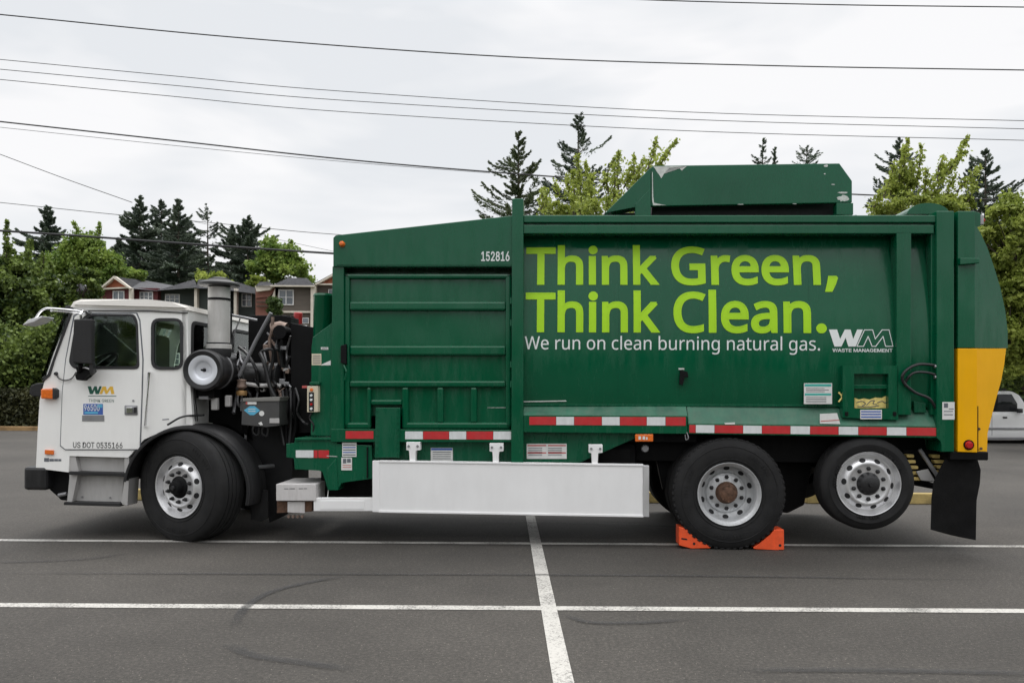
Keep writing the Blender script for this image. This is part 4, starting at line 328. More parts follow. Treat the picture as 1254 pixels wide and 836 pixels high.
# ================================================================== GROUND
def asphalt():
    m = bpy.data.materials.new('asphalt'); m.use_nodes = True; t = m.node_tree; n, l = t.nodes, t.links; b = n['Principled BSDF']
    g = n.new('ShaderNodeNewGeometry')
    def nz(s, d=6, r=.6):
        x = n.new('ShaderNodeTexNoise'); x.inputs['Scale'].default_value = s; x.inputs['Detail'].default_value = d; x.inputs['Roughness'].default_value = r; l.new(g.outputs['Position'], x.inputs['Vector']); return x
    a = nz(40, 6, 1.0); r = n.new('ShaderNodeValToRGB'); e = r.color_ramp.elements
    e[0].position = .30; e[0].color = (.014, .0128, .0112, 1); e[1].position = .74; e[1].color = (.20, .18, .155, 1); k = r.color_ramp.elements.new(.52); k.color = (.056, .051, .045, 1)
    l.new(a.outputs['Fac'], r.inputs[0])
    v = n.new('ShaderNodeTexVoronoi'); v.inputs['Scale'].default_value = 48; l.new(g.outputs['Position'], v.inputs['Vector'])
    vs = n.new('ShaderNodeMapRange'); vs.inputs[1].default_value = .06; vs.inputs[2].default_value = .16; vs.inputs[3].default_value = 1; vs.inputs[4].default_value = 0; l.new(v.outputs['Distance'], vs.inputs[0])
    pk = n.new('ShaderNodeTexWhiteNoise'); l.new(v.outputs['Position'], pk.inputs['Vector']); pm = n.new('ShaderNodeMath'); pm.operation = 'GREATER_THAN'; pm.inputs[1].default_value = .78; l.new(pk.outputs['Value'], pm.inputs[0])
    mm = n.new('ShaderNodeMath'); mm.operation = 'MULTIPLY'; l.new(vs.outputs[0], mm.inputs[0]); l.new(pm.outputs[0], mm.inputs[1])
    m1 = n.new('ShaderNodeMix'); m1.data_type = 'RGBA'; l.new(mm.outputs[0], m1.inputs[0]); l.new(r.outputs[0], m1.inputs[6]); m1.inputs[7].default_value = (.38, .34, .29, 1)
    big = nz(.35, 5, .6); br = n.new('ShaderNodeMapRange'); br.inputs[1].default_value = .3; br.inputs[2].default_value = .7; br.inputs[3].default_value = .66; br.inputs[4].default_value = 1.16; l.new(big.outputs['Fac'], br.inputs[0])
    mid = nz(3.2, 6, .7); mr = n.new('ShaderNodeMapRange'); mr.inputs[1].default_value = .3; mr.inputs[2].default_value = .7; mr.inputs[3].default_value = .9; mr.inputs[4].default_value = 1.08; l.new(mid.outputs['Fac'], mr.inputs[0])
    q = n.new('ShaderNodeMath'); q.operation = 'MULTIPLY'; l.new(br.outputs[0], q.inputs[0]); l.new(mr.outputs[0], q.inputs[1])
    sc = n.new('ShaderNodeVectorMath'); sc.operation = 'SCALE'; l.new(m1.outputs[2], sc.inputs[0]); l.new(q.outputs[0], sc.inputs['Scale'])
    l.new(sc.outputs[0], b.inputs['Base Color']); b.inputs['Roughness'].default_value = .82; b.inputs['Specular IOR Level'].default_value = .35
    bp = n.new('ShaderNodeBump'); bp.inputs['Strength'].default_value = .7; bp.inputs['Distance'].default_value = .006; l.new(a.outputs['Fac'], bp.inputs['Height']); l.new(bp.outputs[0], b.inputs['Normal'])
    return m
ASPH = asphalt()
def sheet(name, pts, z, m):
    bm = bmesh.new(); bm.faces.new([bm.verts.new((p[0], p[1], z)) for p in pts])
    o = finish(name, bm, m, None, recalc=False); o.data.polygons[0].normal
    if o.data.polygons[0].normal.z < 0: o.data.flip_normals()
    return tag(o, kind='structure')
EARTH = mat('earth', (.10, .085, .06), .95, var=.35, vscale=.8, bump=.5, bscale=8)
GRASSM = mat('lawn', (.06, .10, .03), .95, var=.4, vscale=.6, bump=.5, bscale=12)
sheet('ground', [(-900, -300), (900, -300), (900, 1800), (-900, 1800)], -.012, GRASSM)
sheet('parking_lot', [(-45, -20), (45, -20), (45, 27.5), (-45, 27.5)], 0, ASPH)
sheet('planting_bed', [(-45, 27.72), (45, 27.72), (45, 40), (-45, 40)], .03, EARTH)
def paint_mat(name, col, lo=.36, hi=.52, ns=9):
    m = bpy.data.materials.new(name); m.use_nodes = True; t = m.node_tree; n, l = t.nodes, t.links; b = n['Principled BSDF']; b.inputs['Roughness'].default_value = .7
    g = n.new('ShaderNodeNewGeometry'); x = n.new('ShaderNodeTexNoise'); x.inputs['Scale'].default_value = 60; x.inputs['Detail'].default_value = 4; x.inputs['Roughness'].default_value = .8; l.new(g.outputs['Position'], x.inputs['Vector'])
    y = n.new('ShaderNodeTexNoise'); y.inputs['Scale'].default_value = 3; y.inputs['Detail'].default_value = 5; l.new(g.outputs['Position'], y.inputs['Vector'])
    ad = n.new('ShaderNodeMath'); ad.operation = 'MULTIPLY_ADD'; l.new(y.outputs['Fac'], ad.inputs[0]); ad.inputs[1].default_value = .45; l.new(x.outputs['Fac'], ad.inputs[2])
    r = n.new('ShaderNodeValToRGB'); e = r.color_ramp.elements; e[0].position = .60; e[0].color = (*[c * .30 for c in col], 1); e[1].position = .74; e[1].color = (*col, 1)
    l.new(ad.outputs[0], r.inputs[0]); l.new(r.outputs[0], b.inputs['Base Color'])
    return m
LINE = paint_mat('line_paint', (.43, .415, .385))
def line(pa, pb, w):
    a, b = G_at(*pa), G_at(*pb); d = (b - a).normalized(); n = Vector((-d.y, d.x, 0)) * w / 2
    return sheet('parking_line', [a + n, b + n, b - n, a - n], .004, LINE)
line((-900, 735.6), (2300, 754.2), .105)
line((-700, 657.05), (2100, 674.3), .10)
o = line((649.5, 632), (703, 900), .108); o.location.z = .002
# tyre marks: dark rubber film on the asphalt
def film():
    m = bpy.data.materials.new('rubber_film'); m.use_nodes = True; t = m.node_tree; n, l = t.nodes, t.links; b = n['Principled BSDF']; b.inputs['Base Color'].default_value = (.03, .03, .031, 1); b.inputs['Roughness'].default_value = .7
    o = n['Material Output']; tr = n.new('ShaderNodeBsdfTransparent'); mx = n.new('ShaderNodeMixShader'); g = n.new('ShaderNodeNewGeometry')
    x = n.new('ShaderNodeTexNoise'); x.inputs['Scale'].default_value = 45; x.inputs['Detail'].default_value = 4; l.new(g.outputs['Position'], x.inputs['Vector'])
    uv = n.new('ShaderNodeAttribute'); uv.attribute_name = 'edge'
    a = n.new('ShaderNodeMapRange'); a.inputs[1].default_value = .35; a.inputs[2].default_value = .65; a.inputs[3].default_value = .35; a.inputs[4].default_value = .75; l.new(x.outputs['Fac'], a.inputs[0])
    q = n.new('ShaderNodeMath'); q.operation = 'MULTIPLY'; l.new(a.outputs[0], q.inputs[0]); l.new(uv.outputs['Fac'], q.inputs[1])
    l.new(q.outputs[0], mx.inputs[0]); l.new(tr.outputs[0], mx.inputs[1]); l.new(b.outputs[0], mx.inputs[2]); l.new(mx.outputs[0], o.inputs[0]); return m
FILM = film()
def mark(pts, w, k=1.0):
    P = smoothpts([G_at(*p) for p in pts], 8); bm = bmesh.new(); rows = []; ed = []
    for i, p in enumerate(P):
        d = (P[min(i + 1, len(P) - 1)] - P[max(i - 1, 0)]).normalized(); n = Vector((-d.y, d.x, 0)) * w / 2
        t = i / (len(P) - 1); f = k * min(1, 5 * t, 5 * (1 - t))
        rows.append([bm.verts.new(p + n * s + Vector((0, 0, .008))) for s in (-1, -.5, .5, 1)]); ed += [0, f, f, 0]
    for A, B in zip(rows, rows[1:]):
        for j in range(3): bm.faces.new((A[j], A[j + 1], B[j + 1], B[j]))
    o = finish('tyre_mark', bm, FILM); at = o.data.attributes.new('edge', 'FLOAT', 'POINT'); at.data.foreach_set('value', ed); tag(o, kind='structure')
mark([(430, 705), (380, 713), (330, 726), (300, 745), (285, 770)], .085, .9)
mark([(275, 788), (310, 803), (370, 812), (440, 822)], .10, .7)
mark([(-30, 702), (300, 703), (627, 704), (900, 706), (1215, 711)], .07, .8)
mark([(690, 752), (720, 762), (780, 763), (850, 758)], .08, .8)
mark([(560, 640), (700, 641), (900, 648)], .1, .4)
mark([(900, 822), (1000, 821), (1150, 823), (1300, 826)], .09, .7)
mark([(-40, 690), (90, 686), (160, 678)], .1, .5)
# ================================================================== TRUCK
T = tag(empty('garbage_truck', None, O, -TH), 'white cab and green side-loading garbage truck with lime slogan and yellow tail', 'garbage truck')
WID = 2.42
# ---- body
body = empty('body', T)
def prof(z): return .055 + .12 * ((z - 1.85) / 1.05) ** 2 if z > 1.85 else .055 + .06 * ((1.85 - z) / .6) ** 2
xa, zt = L(634, 283, .1); xb, _ = L(1160, 283, .1); zb = L(850, 497, .1)[1]
bm = bmesh.new(); rows = []
for i in range(25):
    z = zb + (zt - zb) * i / 24; rows.append([bm.verts.new((xa + (xb - xa) * j / 8, prof(z), z)) for j in range(9)])
for A, B in zip(rows, rows[1:]):
    for j in range(8): bm.faces.new((A[j], A[j + 1], B[j + 1], B[j]))
finish('side_panel', bm, GREEN, body, smooth=True)
bm = bmesh.new(); rows = []
for i in range(25):
    z = zb + (zt - zb) * i / 24; rows.append([bm.verts.new((xa + (xb - xa) * j / 8, WID - prof(z), z)) for j in range(9)])
for A, B in zip(rows, rows[1:]):
    for j in range(8): bm.faces.new((A[j], B[j], B[j + 1], A[j + 1]))
finish('side_panel', bm, GREEN, body, smooth=True)
z263 = L(850, 264, 0)[1]
box('roof_panel', (xa, .04, zt + .02), (xb, WID - .04, z263 - .012), GREEN, body, .01)
rect('top_rail', 641, 263.5, 1148, 272.5, 0, .2, GREEN, body, .008)
rect('second_rail', 641, 275.5, 1144, 286, .0, .16, GREEN, body, .006)
rect('rail_recess', 641, 271, 1147, 277, .12, .2, GREEN, body, .002)
box('floor_panel', (L(421, 500, 0)[0], .12, zb - .12), (xb, WID - .12, zb + .02), GREEN2, body)
slab('corner_post', [(627, 243), (641, 243), (641, 567), (626, 567)], -.02, .25, GREEN, body, .006)
# ledge: slope from the panel out to the rail
def slope(name, x0, x1, ytop, ybot, m):
    bm = bmesh.new(); a, b = L(x0, ybot[0], 0), L(x1, ybot[1], 0); c, d = L(x0, ytop[0], .105), L(x1, ytop[1], .105)
    prism_bm(bm, [(a[0], 0, a[1]), (a[0], .105, c[1]), (a[0], .2, c[1]), (a[0], .2, a[1] - .05), (a[0], 0, a[1] - .05)],
             [(b[0], 0, b[1]), (b[0], .105, d[1]), (b[0], .2, d[1]), (b[0], .2, b[1] - .05), (b[0], 0, b[1] - .05)], .003)
    return finish(name, bm, m, body)
slope('ledge', 641, 842, (497, 496), (508, 509), LEDGE)
slope('ledge', 843, 1148, (496, 502), (518, 521.5), LEDGE)
slab('lower_rail', [(641, 508), (842, 509), (842, 531), (641, 529)], -.006, .08, GREEN, body)
slab('lower_rail', [(843, 519), (1148, 522), (1148, 536), (843, 531)], -.006, .08, GREEN, body)
slab('ledge_seam', [(641, 494.5), (1032, 495), (1032, 497.5), (641, 497)], .09, .12, GREEN2, body, .001)
def tapes(segs, yt, yb, y, parent):
    (xs0, t0, b0), (xs1, t1, b1) = yt, yb
    for i, (a, b, c) in enumerate(segs):
        f = lambda x, p, q: p + (q - p) * (x - xs0) / (xs1 - xs0)
        slab('reflective_tape', [(a + .2, f(a, t0, t1)), (b - .2, f(b, t0, t1)), (b - .2, f(b, b0, b1)), (a + .2, f(a, b0, b1))], y - .003, y, TR if c == 'r' else TW, parent, 0)
tapes([(648, 681, 'r'), (681, 703, 'w'), (703, 737, 'r'), (737, 759, 'w'), (759, 792, 'r'), (792, 815, 'w'), (815, 840, 'r')], (648, 510, 520), (841, 510.5, 521), -.007, body)
tapes([(844, 852, 'r'), (852, 875, 'w'), (875, 910, 'r'), (910, 933, 'w'), (933, 968, 'r'), (968, 992, 'w'), (992, 1027, 'r'), (1027, 1051, 'w'), (1051, 1086, 'r'), (1086, 1110, 'w'), (1110, 1147, 'r')], (843, 520, 529.5), (1147, 523.5, 533.5), -.007, body)
slab('gusset_plate', [(641, 528), (800, 528), (790, 531), (706, 568), (641, 568)], .09, .14, GREEN2, body)
slab('vertical_rib', [(1098, 284), (1116, 284), (1116, 508), (1098, 508)], .0, .14, GREEN, body, .006)
slab('vertical_rib', [(1140, 284), (1148, 284), (1148, 508), (1140, 508)], .03, .14, GREEN, body, .006)
slab('rear_post', [(1147, 258.5), (1168.5, 258.5), (1168.5, 553), (1153, 553), (1153, 540), (1147, 536)], -.02, .3, GREEN, body, .006)
slab('roof_bulge', [(1112, 262)] + [(1137 + 26 * math.cos(a), 262 - 13.5 * math.sin(a)) for a in np.linspace(math.pi, 0, 14)] + [(1163, 262)], .22, .6, GREEN, body, .006)
# far side and underside
box('far_rail', (xa, WID - .1, zb - .12), (xb, WID, zb + .02), GREEN2, body)
for x in (631, 1158):
    xx = L(x, 400, 0)[0]; box('far_post', (xx - .08, WID - .2, zb - .3), (xx + .08, WID + .02, z263 + .02), GREEN, body)
# ---- hopper front section
slab('header_panel', [(411, 288), (627.5, 264), (627.5, 326.5), (408, 326.5), (408, 291)], 0, .12, GREEN, body, .006)
a, b = L(411, 288, 0), L(627.5, 264, 0); bm = bmesh.new()
prism_bm(bm, [(a[0], .1, a[1] - .004), (b[0], .1, b[1] - .004), (b[0], .1, a[1] - .3), (a[0], .1, a[1] - .3)], [(a[0], WID, a[1] - .004), (b[0], WID, b[1] - .004), (b[0], WID, a[1] - .3), (a[0], WID, a[1] - .3)], .006)
finish('hopper_hood', bm, GREEN, body)
slab('front_post', [(407, 326), (421, 326), (421, 532), (405, 532)], .02, .3, GREEN, body, .006)
rect('header_underside', 421, 322, 627, 338, .24, .3, GREEN2, body, .003)
rect('header_lip', 412, 324, 627, 326.4, .0, .24, GREEN, body, .002)
a, b = L(412, 327, .3), L(626, 540, .3)
box('hopper_wall', (a[0], .3, b[1]), (a[0] + .04, WID - .05, a[1]), GREEN, body)
box('hopper_wall', (a[0], WID - .09, b[1]), (b[0], WID - .05, a[1]), GREEN, body)
door = slab('hopper_door', [(422, 336), (626, 336), (626, 525), (496, 525), (496, 495), (453, 495), (453, 525), (422, 525)], .085, .14, GREEN, body, .004)
def rib(x0, y0, x1, y1, w=.03, nm='door_rib', top=None):
    rect(nm, x0, y0, x1, y1, w, .10, GREEN, door, .018)
rib(421, 335, 626, 341, .04); rib(421, 335, 428, 525, .04); rib(619, 335, 626, 525, .04)
rib(428, 369, 619, 380, .035); rib(428, 423, 619, 435, .035); rib(428, 466, 619, 474, .035)
rib(421, 517, 453, 525, .04); rib(496, 517, 626, 525, .04); rib(449, 474, 454, 525, .04); rib(454, 489, 492, 496, .04); rib(492, 474, 500, 525, .04); rib(535, 474, 543, 518, .04); rib(576, 474, 584, 518, .04)
slab('hinge_plate', [(460, 499), (490, 499), (489, 560), (459, 560)], .0, .05, GREEN2, body, .004)
for k in range(8):
    for xx in (462, 487.5):
        x, z = L(xx, 502.5 + k * 7.6, 0); lathe('bolt', [(0, -.008), (.008, -.008), (.008, 0)], (x, 0, z), GREEN2, body, 8)
slab('door_latch', [(417, 423), (424, 421), (424, 446), (417, 444)], -.01, .03, BLK, body, .005)
hose('latch_rod', [(421, 447, 0), (424, 455, -.02), (422, 465, -.01)], .008, GREEN2, body)
for yy in (368, 395, 446, 470):
    x, z = L(626, yy, 0); lathe('door_hinge', [(0, -.03), (.014, -.03), (.014, .03), (0, .03)], (x, .02, z), GREEN2, body, 10, 'Z')
# scratches in the door paint
hose('scratch_mark', [(597, 499, .083), (620, 499, .083)], .0025, CHIP, body, 0, 4)
slab('side_sill', [(405, 525), (627, 526), (627, 541), (405, 541)], .01, .12, GREEN, body)
tapes([(423, 457.5, 'r')], (423, 527.5, 537), (457, 527.5, 537), .009, body)
tapes([(496, 518, 'w'), (518, 550, 'r'), (550, 571, 'w'), (571, 604, 'r'), (604, 626, 'w')], (496, 528, 537.5), (626, 528, 538), .009, body)
slab('skirt_plate', [(457, 538), (627, 540), (627, 568), (457, 568)], .10, .15, GREEN2, body)
slab('side_plate', [(408, 394), (383, 413), (381.5, 425), (380.5, 533), (421, 534), (421, 394)], .04, .1, GREEN2, body, .005)
x, z = L(396, 360, .5); z2 = L(396, 470, .5)[1]
lathe('vertical_cylinder', [(0, z - z2), (.095, z - z2), (.105, z - z2 - .02), (.1, z - z2 - .03), (.1, 0), (0, 0)], (x, .5, z2), GREEN, body, 28, 'Z')
# ---- roof lid
lid = empty('roof_lid', body)
slab('lid_panel', [(797.5, 205), (800, 203), (1028, 200), (1043.5, 221.5), (1043.5, 248), (797.5, 252.5)], .3, .36, GREEN2, lid, .006)
slab('lid_panel', [(741, 261), (797, 205), (797, 253), (775, 254)], .3, .5, GREEN2, lid, .004)
slab('lid_bracket', [(778, 250), (797, 230), (797, 264), (778, 264)], .29, .4, GREEN2, lid, .004)
slab('lid_bracket', [(1024.5, 248.5), (1045, 248.5), (1045, 263), (1024.5, 263)], .29, .4, GREEN2, lid, .004)
a, b = L(799, 204, .36), L(1028, 201, .36); c = L(799, 250, .36)
box('lid_top', (a[0], .34, a[1] - .05), (b[0], 2.1, a[1] - .015), GREEN2, lid)
box('lid_panel', (a[0], 2.06, c[1]), (b[0], 2.1, a[1] - .02), GREEN2, lid)
for x in (a[0] + .05, b[0]): box('lid_post', (x - .05, 2.0, z263 - .02), (x + .05, 2.09, a[1] - .03), GREEN2, lid)
box('lid_gap_shade', (a[0] + .01, .45, z263 - .02), (b[0] + .08, 2.0, c[1] + .06), DARK, lid)  # solid near-black blocks stand in for the shade under the lid
q_ = L(752, 256, .3); box('lid_gap_shade', (q_[0], .52, z263 - .02), (a[0] - .01, 1.9, q_[1] + .01), DARK, lid)
rng = random.Random(4)
def chip(cx, cy, w, h, y, seed, par, n=18):
    r = random.Random(seed); return shape('paint_chip', [[(cx + w * math.cos(a) * (.55 + .45 * r.random()), cy + h * math.sin(a) * (.55 + .45 * r.random())) for a in np.linspace(0, 6.283, n, endpoint=False)]], y, CHIP, par)
shape('paint_chip', [[(800, 204), (841, 203.6), (838, 206), (835, 209), (832, 206), (824, 206), (820, 205.5), (817, 210), (813, 213), (810, 218.5), (807, 214), (804, 210), (802, 206.5)]], .2975, CHIP, lid)
shape('paint_chip', [[(798.5, 210), (799.5, 212), (799, 222), (800, 240), (801, 248.5), (810, 250.5), (816, 251.3), (800, 251.5), (798.6, 246)]], .2972, CHIP, lid)
chip(1011.5, 203.2, 3.5, 1.8, .2975, 3, lid); chip(1020, 226, 3, .8, .2975, 5, lid); chip(1033, 243, 9, 5, .2975, 7, lid); chip(1032, 236, 9, 1.3, .2975, 8, lid); chip(1010, 213, 1.6, 1, .2975, 9, lid); chip(907, 250.2, 5, .5, .2975, 10, lid); chip(973, 249.6, 4, .4, .2975, 12, lid)
for xx in (757, 873, 990):
    x = L(xx, 400, .1)[0]; tube('weld_seam', [(x, prof(zb + (zt - zb) * i / 12) + .001, zb + (zt - zb) * i / 12) for i in range(13)], .0035, GREEN2, body, 5)
# ---- lettering
PY = .07
for words_ in ([('Th\u0131nk', 644, 808.6, 298, 348.2, .022), ('o!', 721.2, 732.6, 298.6, 309.8)], [('Green', 823, 1006.8, 299.5, 349, .022)], [(',', 1011, 1028, 337, 357, .022)],
               [('Th\u0131nk', 643.7, 808.6, 355.2, 407, .022), ('o!', 720.7, 732.3, 356.4, 368)], [('Clean', 824.6, 993, 354.4, 408.2, .022)], [('o!', 999, 1012, 396, 408.2)]):
    lettering('slogan_word', words_, PY, LIME, body, curve=prof)
lettering('slogan_lettering', [('We run on clean burning natural gas.', 642.6, 1003.4, 411.4, 433.7, .002)], PY, WVIN, body, curve=prof)
Wp = [(1014.5, 403.5), (1024.5, 403.5), (1028, 415), (1034, 403.5), (1041, 403.5), (1044, 415), (1049, 403.5), (1056, 403.5), (1047, 424.3), (1038, 424.3), (1034.8, 413.5), (1029.5, 424.3), (1021, 424.3)]
Mp = [(1048.5, 424), (1058, 404), (1068, 404), (1071, 415), (1079.5, 404), (1088, 404), (1092.5, 424), (1083.5, 424), (1080.6, 412), (1071.5, 424), (1067, 424), (1062.3, 412), (1056.5, 424)]
shape('company_emblem', [Wp] + strips(Mp, 1.0), PY, WVIN, body, prof)
lettering('company_lettering', [('WASTE MANAGEMENT', 1018.5, 1092, 426.8, 431.2, .02)], PY, WVIN, body, curve=prof)
lettering('fleet_number', [('152816', 589.3, 624, 307.8, 319.8, .018)], -.003, WVIN, body)
# ---- stickers
def sticker(x0, y0, x1, y1, y, m, parent, rows=(), nm='sticker', rnd=None):
    s = rect(nm, x0, y0, x1, y1, y - .002, y, m, parent, 0)
    for (a, b, c, d, mm) in rows: shape('print_line', [R4(a, b, c, d)], y - .0035, mm, s)
    return s
y = .052
sticker(984.5, 469, 1019, 494.5, y, STK, body, [(985.5, 470, 1018, 473, TEAL), (985.5, 481.5, 1018, 484, TEAL)] + [(987, 475 + i * 2, 1010 + 5 * (i % 2), 475.7 + i * 2, INK) for i in range(3)] + [(987, 486 + i * 2, 1012, 486.7 + i * 2, INK) for i in range(4)])
sticker(645, 543, 694, 561.5, .088, STK, body, [(646, 544.5 + j * 9, 669 + 0, 546 + j * 9, INKR) for j in range(2)] + [(671, 544.5 + j * 9, 693, 546 + j * 9, INKR) for j in range(2)] + [(647 + 24 * (k % 2), 548 + 2.2 * (k // 2), 664 + 24 * (k % 2), 548.8 + 2.2 * (k // 2), INK) for k in range(10)], 'warning_placard')
sticker(527.5, 548, 554.5, 566, .098, STK, body, [(528, 548.5, 554, 551, INKB)] + [(530, 553 + k * 2.6, 552, 553.8 + k * 2.6, INK) for k in range(4)], 'warning_placard')
sticker(419, 541.5, 436.5, 559, .036, STK, body, [(420, 544 + k * 3, 435.5, 545.2 + k * 3, INKB if k % 2 else INK) for k in range(5)])
sticker(418, 560, 431, 575.5, .036, STK, body, [(420, 561.5, 424, 567, INK), (425, 561.5, 429.5, 566, INK), (419.5, 569, 430, 569.8, INKR), (419.5, 571.5, 430, 572.3, INKR)])
sticker(381.8, 433, 393.5, 447, .039, CREAM, body, [(383, 435 + 2.3 * k, 392.5, 435.8 + 2.3 * k, INK) for k in range(5)])
sticker(393, 425, 402, 428, .039, STK, body, [(394, 426, 401, 427, INK)])
shape('sticker', [[(393, 446.5), (405, 441), (405, 447), (393, 447.3)]], .038, STK, body)
sticker(1154, 492, 1169, 513.5, -.021, STK, body, [(1156, 493.5, 1161, 499, INK), (1162, 500, 1168, 501, INK), (1156, 503, 1167, 504, INK), (1156, 507, 1167, 508, INK)])
shape('sticker', [[(1004, 506.5), (1025, 505.5), (1029, 519), (1004, 518.5)]], -.004, STK, body); shape('print_line', [[(1005, 515), (1028, 513.5), (1028.3, 514.5), (1005, 516)]], -.0055, INKR, body)
shape('paint_chip', [[(887, 517.5), (900, 517), (900, 519.3), (888, 519.5)]], -.0075, STK, body)
shape('paint_chip', [[(640, 491), (693, 490), (694, 491.3), (640, 492.2)]], .085, CHIP, body)
# ---- fittings on the body
x, z = L(419, 299, 0); lathe('marker_lamp', [(.0, -.045), (.018, -.04), (.028, -.02), (.03, 0), (0, 0)], (x, 0, z), AMB, body, 20)
hd = slab('door_handle', [(833, 453), (842, 455), (843, 462), (838, 461), (836, 472), (832, 470)], .02, .05, BLK, body, .003)
shape('paint_chip', [R4(831, 450.5, 838, 452.5)], .045, CHIP, body)
cab_ = slab('valve_cabinet', [(1032, 447.5), (1100, 447.5), (1100, 514), (1032, 511)], -.0, .09, GREEN, body, .005, holes=[([(1046, 457.5), (1088, 457.5), (1088, 500), (1046, 500)], 0)])
slab('cabinet_back', R4(1044, 456, 1090, 502), .085, .1, GREEN2, cab_, 0)
slab('cabinet_shelf', R4(1046, 471, 1088, 476), .03, .08, GREEN, cab_, .003)
rr = random.Random(2)
lab_ = slab('torn_label', [(1046.5, 487), (1052, 489), (1058, 487.5), (1065, 489), (1072, 486.5), (1080, 487), (1086, 484), (1087.5, 484), (1087.5, 499.5), (1046.5, 499.5)], .06, .066, ROPE, cab_, 0)
for q_ in ([(1049, 493), (1055, 491), (1060, 494), (1056, 497)], [(1061, 496), (1066, 491), (1071, 490.5), (1069, 494), (1074, 495)], [(1074, 493), (1080, 491), (1084, 493), (1087, 490)], [(1050, 497.5), (1064, 498), (1076, 496.5)]):
    hose('print_line', [(a, b, .059) for a, b in q_], .004, INK, lab_, 4, 4)
sticker(1053.5, 501.5, 1080, 513, -.001, STK, cab_, [(1054.5, 503 + 3.3 * k, 1079, 504.6 + 3.3 * k, INKB) for k in range(3)])
for xx in (1037, 1096): slab('latch', R4(xx - 2, 504, xx + 2, 509), -.01, .01, BLK, cab_, .003)
hose('hydraulic_hose', [(1152, 448, .02), (1125, 446, -.03), (1108, 455, -.04), (1106, 467, -.03), (1120, 480, -.02), (1138, 488, -.01), (1148, 503, .02)], .014, BLKG, body)
hose('hydraulic_hose', [(1152, 461, .02), (1135, 456, -.03), (1118, 457, -.03), (1108, 470, .0), (1112, 482, .04)], .012, BLKG, body)
for yy in (448.5, 461.5):
    p = L(1144, yy, .0); q = L(1152, yy, .0); tube('hose_fitting', [(p[0], .0, p[1]), (q[0], .0, q[1])], .017, STEEL, body)
slab('small_bracket', [(1119, 491), (1134, 494), (1134, 505), (1120, 505)], .05, .1, GREEN2, body)
hose('rope_end', [(1027, 480, .04), (1031, 486, .03), (1027, 492, .03)], .008, ROPE, body)
slab('side_lamp', [(778, 531.5), (800, 531.5), (800, 540.5), (778, 540.5)], -.02, .02, AMB, body, .006)
shape('print_line', [R4(782, 534, 785, 538), R4(787, 534, 790, 538), R4(791, 535, 793, 538)], -.0225, STK, body)
hose('lamp_wire', [(841, 529, -.01), (843, 536, -.02), (840, 538, -.01), (839, 532, -.01)], .005, STEEL, body)
x, z = L(790, 549, .12); lathe('round_fitting', [(0, -.02), (.03, -.02), (.038, 0), (0, 0)], (x, .12, z), STEEL, body, 20)
# ---- tailgate
tail = empty('tailgate', T)
slab('gate_post', [(1173, 258.5), (1194.5, 258.5), (1194.5, 426), (1173, 426)], -.015, .3, GREEN, tail, .006)
slab('gate_post', [(1173, 426.5), (1197, 426.5), (1197, 554), (1173, 553)], -.015, .3, YEL, tail, .006)
slab('gap_strip', [(1168, 262), (1174, 262), (1174, 550), (1168, 550)], .06, .3, BLK, tail, 0)  # black strip set back in the gap between body and tailgate
curve_r = [(1196, 277), (1202, 288), (1209, 303), (1217, 326), (1225, 352), (1231, 380), (1234, 405), (1234, 426)]
def slant(pts, m):
    f = lambda px: .01 + .16 * (px - 1194) / 40; bm = bmesh.new(); A = []; B = []
    for a, b in pts:
        x, z = L(a, b, f(a)); A.append((x, f(a), z)); B.append((x, f(a) + .05, z))
    prism_bm(bm, A, B, 0); bmesh.ops.triangulate(bm, faces=[f_ for f_ in bm.faces if len(f_.verts) > 4]); return finish('gate_side', bm, m, tail)
slant([(1194, 277)] + curve_r + [(1194, 426)], GREEN)
slant([(1194, 426.5), (1232, 426.5), (1230, 445), (1226, 466), (1218, 495), (1209.5, 530), (1208.5, 558), (1197, 556), (1194, 556)], YEL)
P = [L(a, b, .06) for a, b in curve_r]; P2 = [L(a, b, .06) for a, b in [(1232, 427), (1230, 445), (1226, 466), (1218, 495), (1209.5, 530), (1208.5, 558)]]
for PP, mm in ((P, GREEN), (P2, YEL)):
    bm = bmesh.new(); A = [bm.verts.new((x - .006, .19, z)) for x, z in PP]; B = [bm.verts.new((x - .004, WID - .04, z)) for x, z in PP]
    C_ = [bm.verts.new((x - .04, .19, z)) for x, z in PP]; D_ = [bm.verts.new((x - .04, WID - .04, z)) for x, z in PP]
    for i in range(len(A) - 1): bm.faces.new((A[i], A[i + 1], B[i + 1], B[i])); bm.faces.new((C_[i], D_[i], D_[i + 1], C_[i + 1]))
    finish('gate_skin', bm, mm, tail, smooth=True)
x0, z0 = L(1194, 277, .03); x1, z1 = L(1175, 262, .03); box('gate_top', (x1, .25, z1 - .1), (x0 + .02, WID, z1), GREEN, tail)
x1, z1 = L(1196, 554, .03); z2 = L(1196, 300, .03)[1]
for i, m_ in ((0, GREEN),): box('gate_side', (L(1174, 300, 0)[0], WID - .06, z1), (x1 + .16, WID, z2), m_, tail)
slab('gate_bracket', [(1176, 315.5), (1200, 316), (1200, 322), (1176, 324)], -.06, .02, GREEN, tail, .006)
slab('gate_bracket', [(1194, 259), (1201, 261), (1201, 276), (1194, 279)], .02, .1, GREEN, tail, .004)
slab('upper_lamp', [(1200, 263), (1205, 263), (1205, 275), (1200, 275)], .04, .12, STEEL, tail, .006)
x, z = L(1205.5, 269, .06); lathe('tail_lamp', [(0, -.02), (.016, -.014), (.018, .0), (0, 0)], (x, .09, z), REDL, tail, 20)
hose('seam_line', [(1197.5, 497, .015), (1197.5, 552, .015)], .004, BLK, tail, 0, 5)
x, z = L(1186.5, 544.5, -.02)
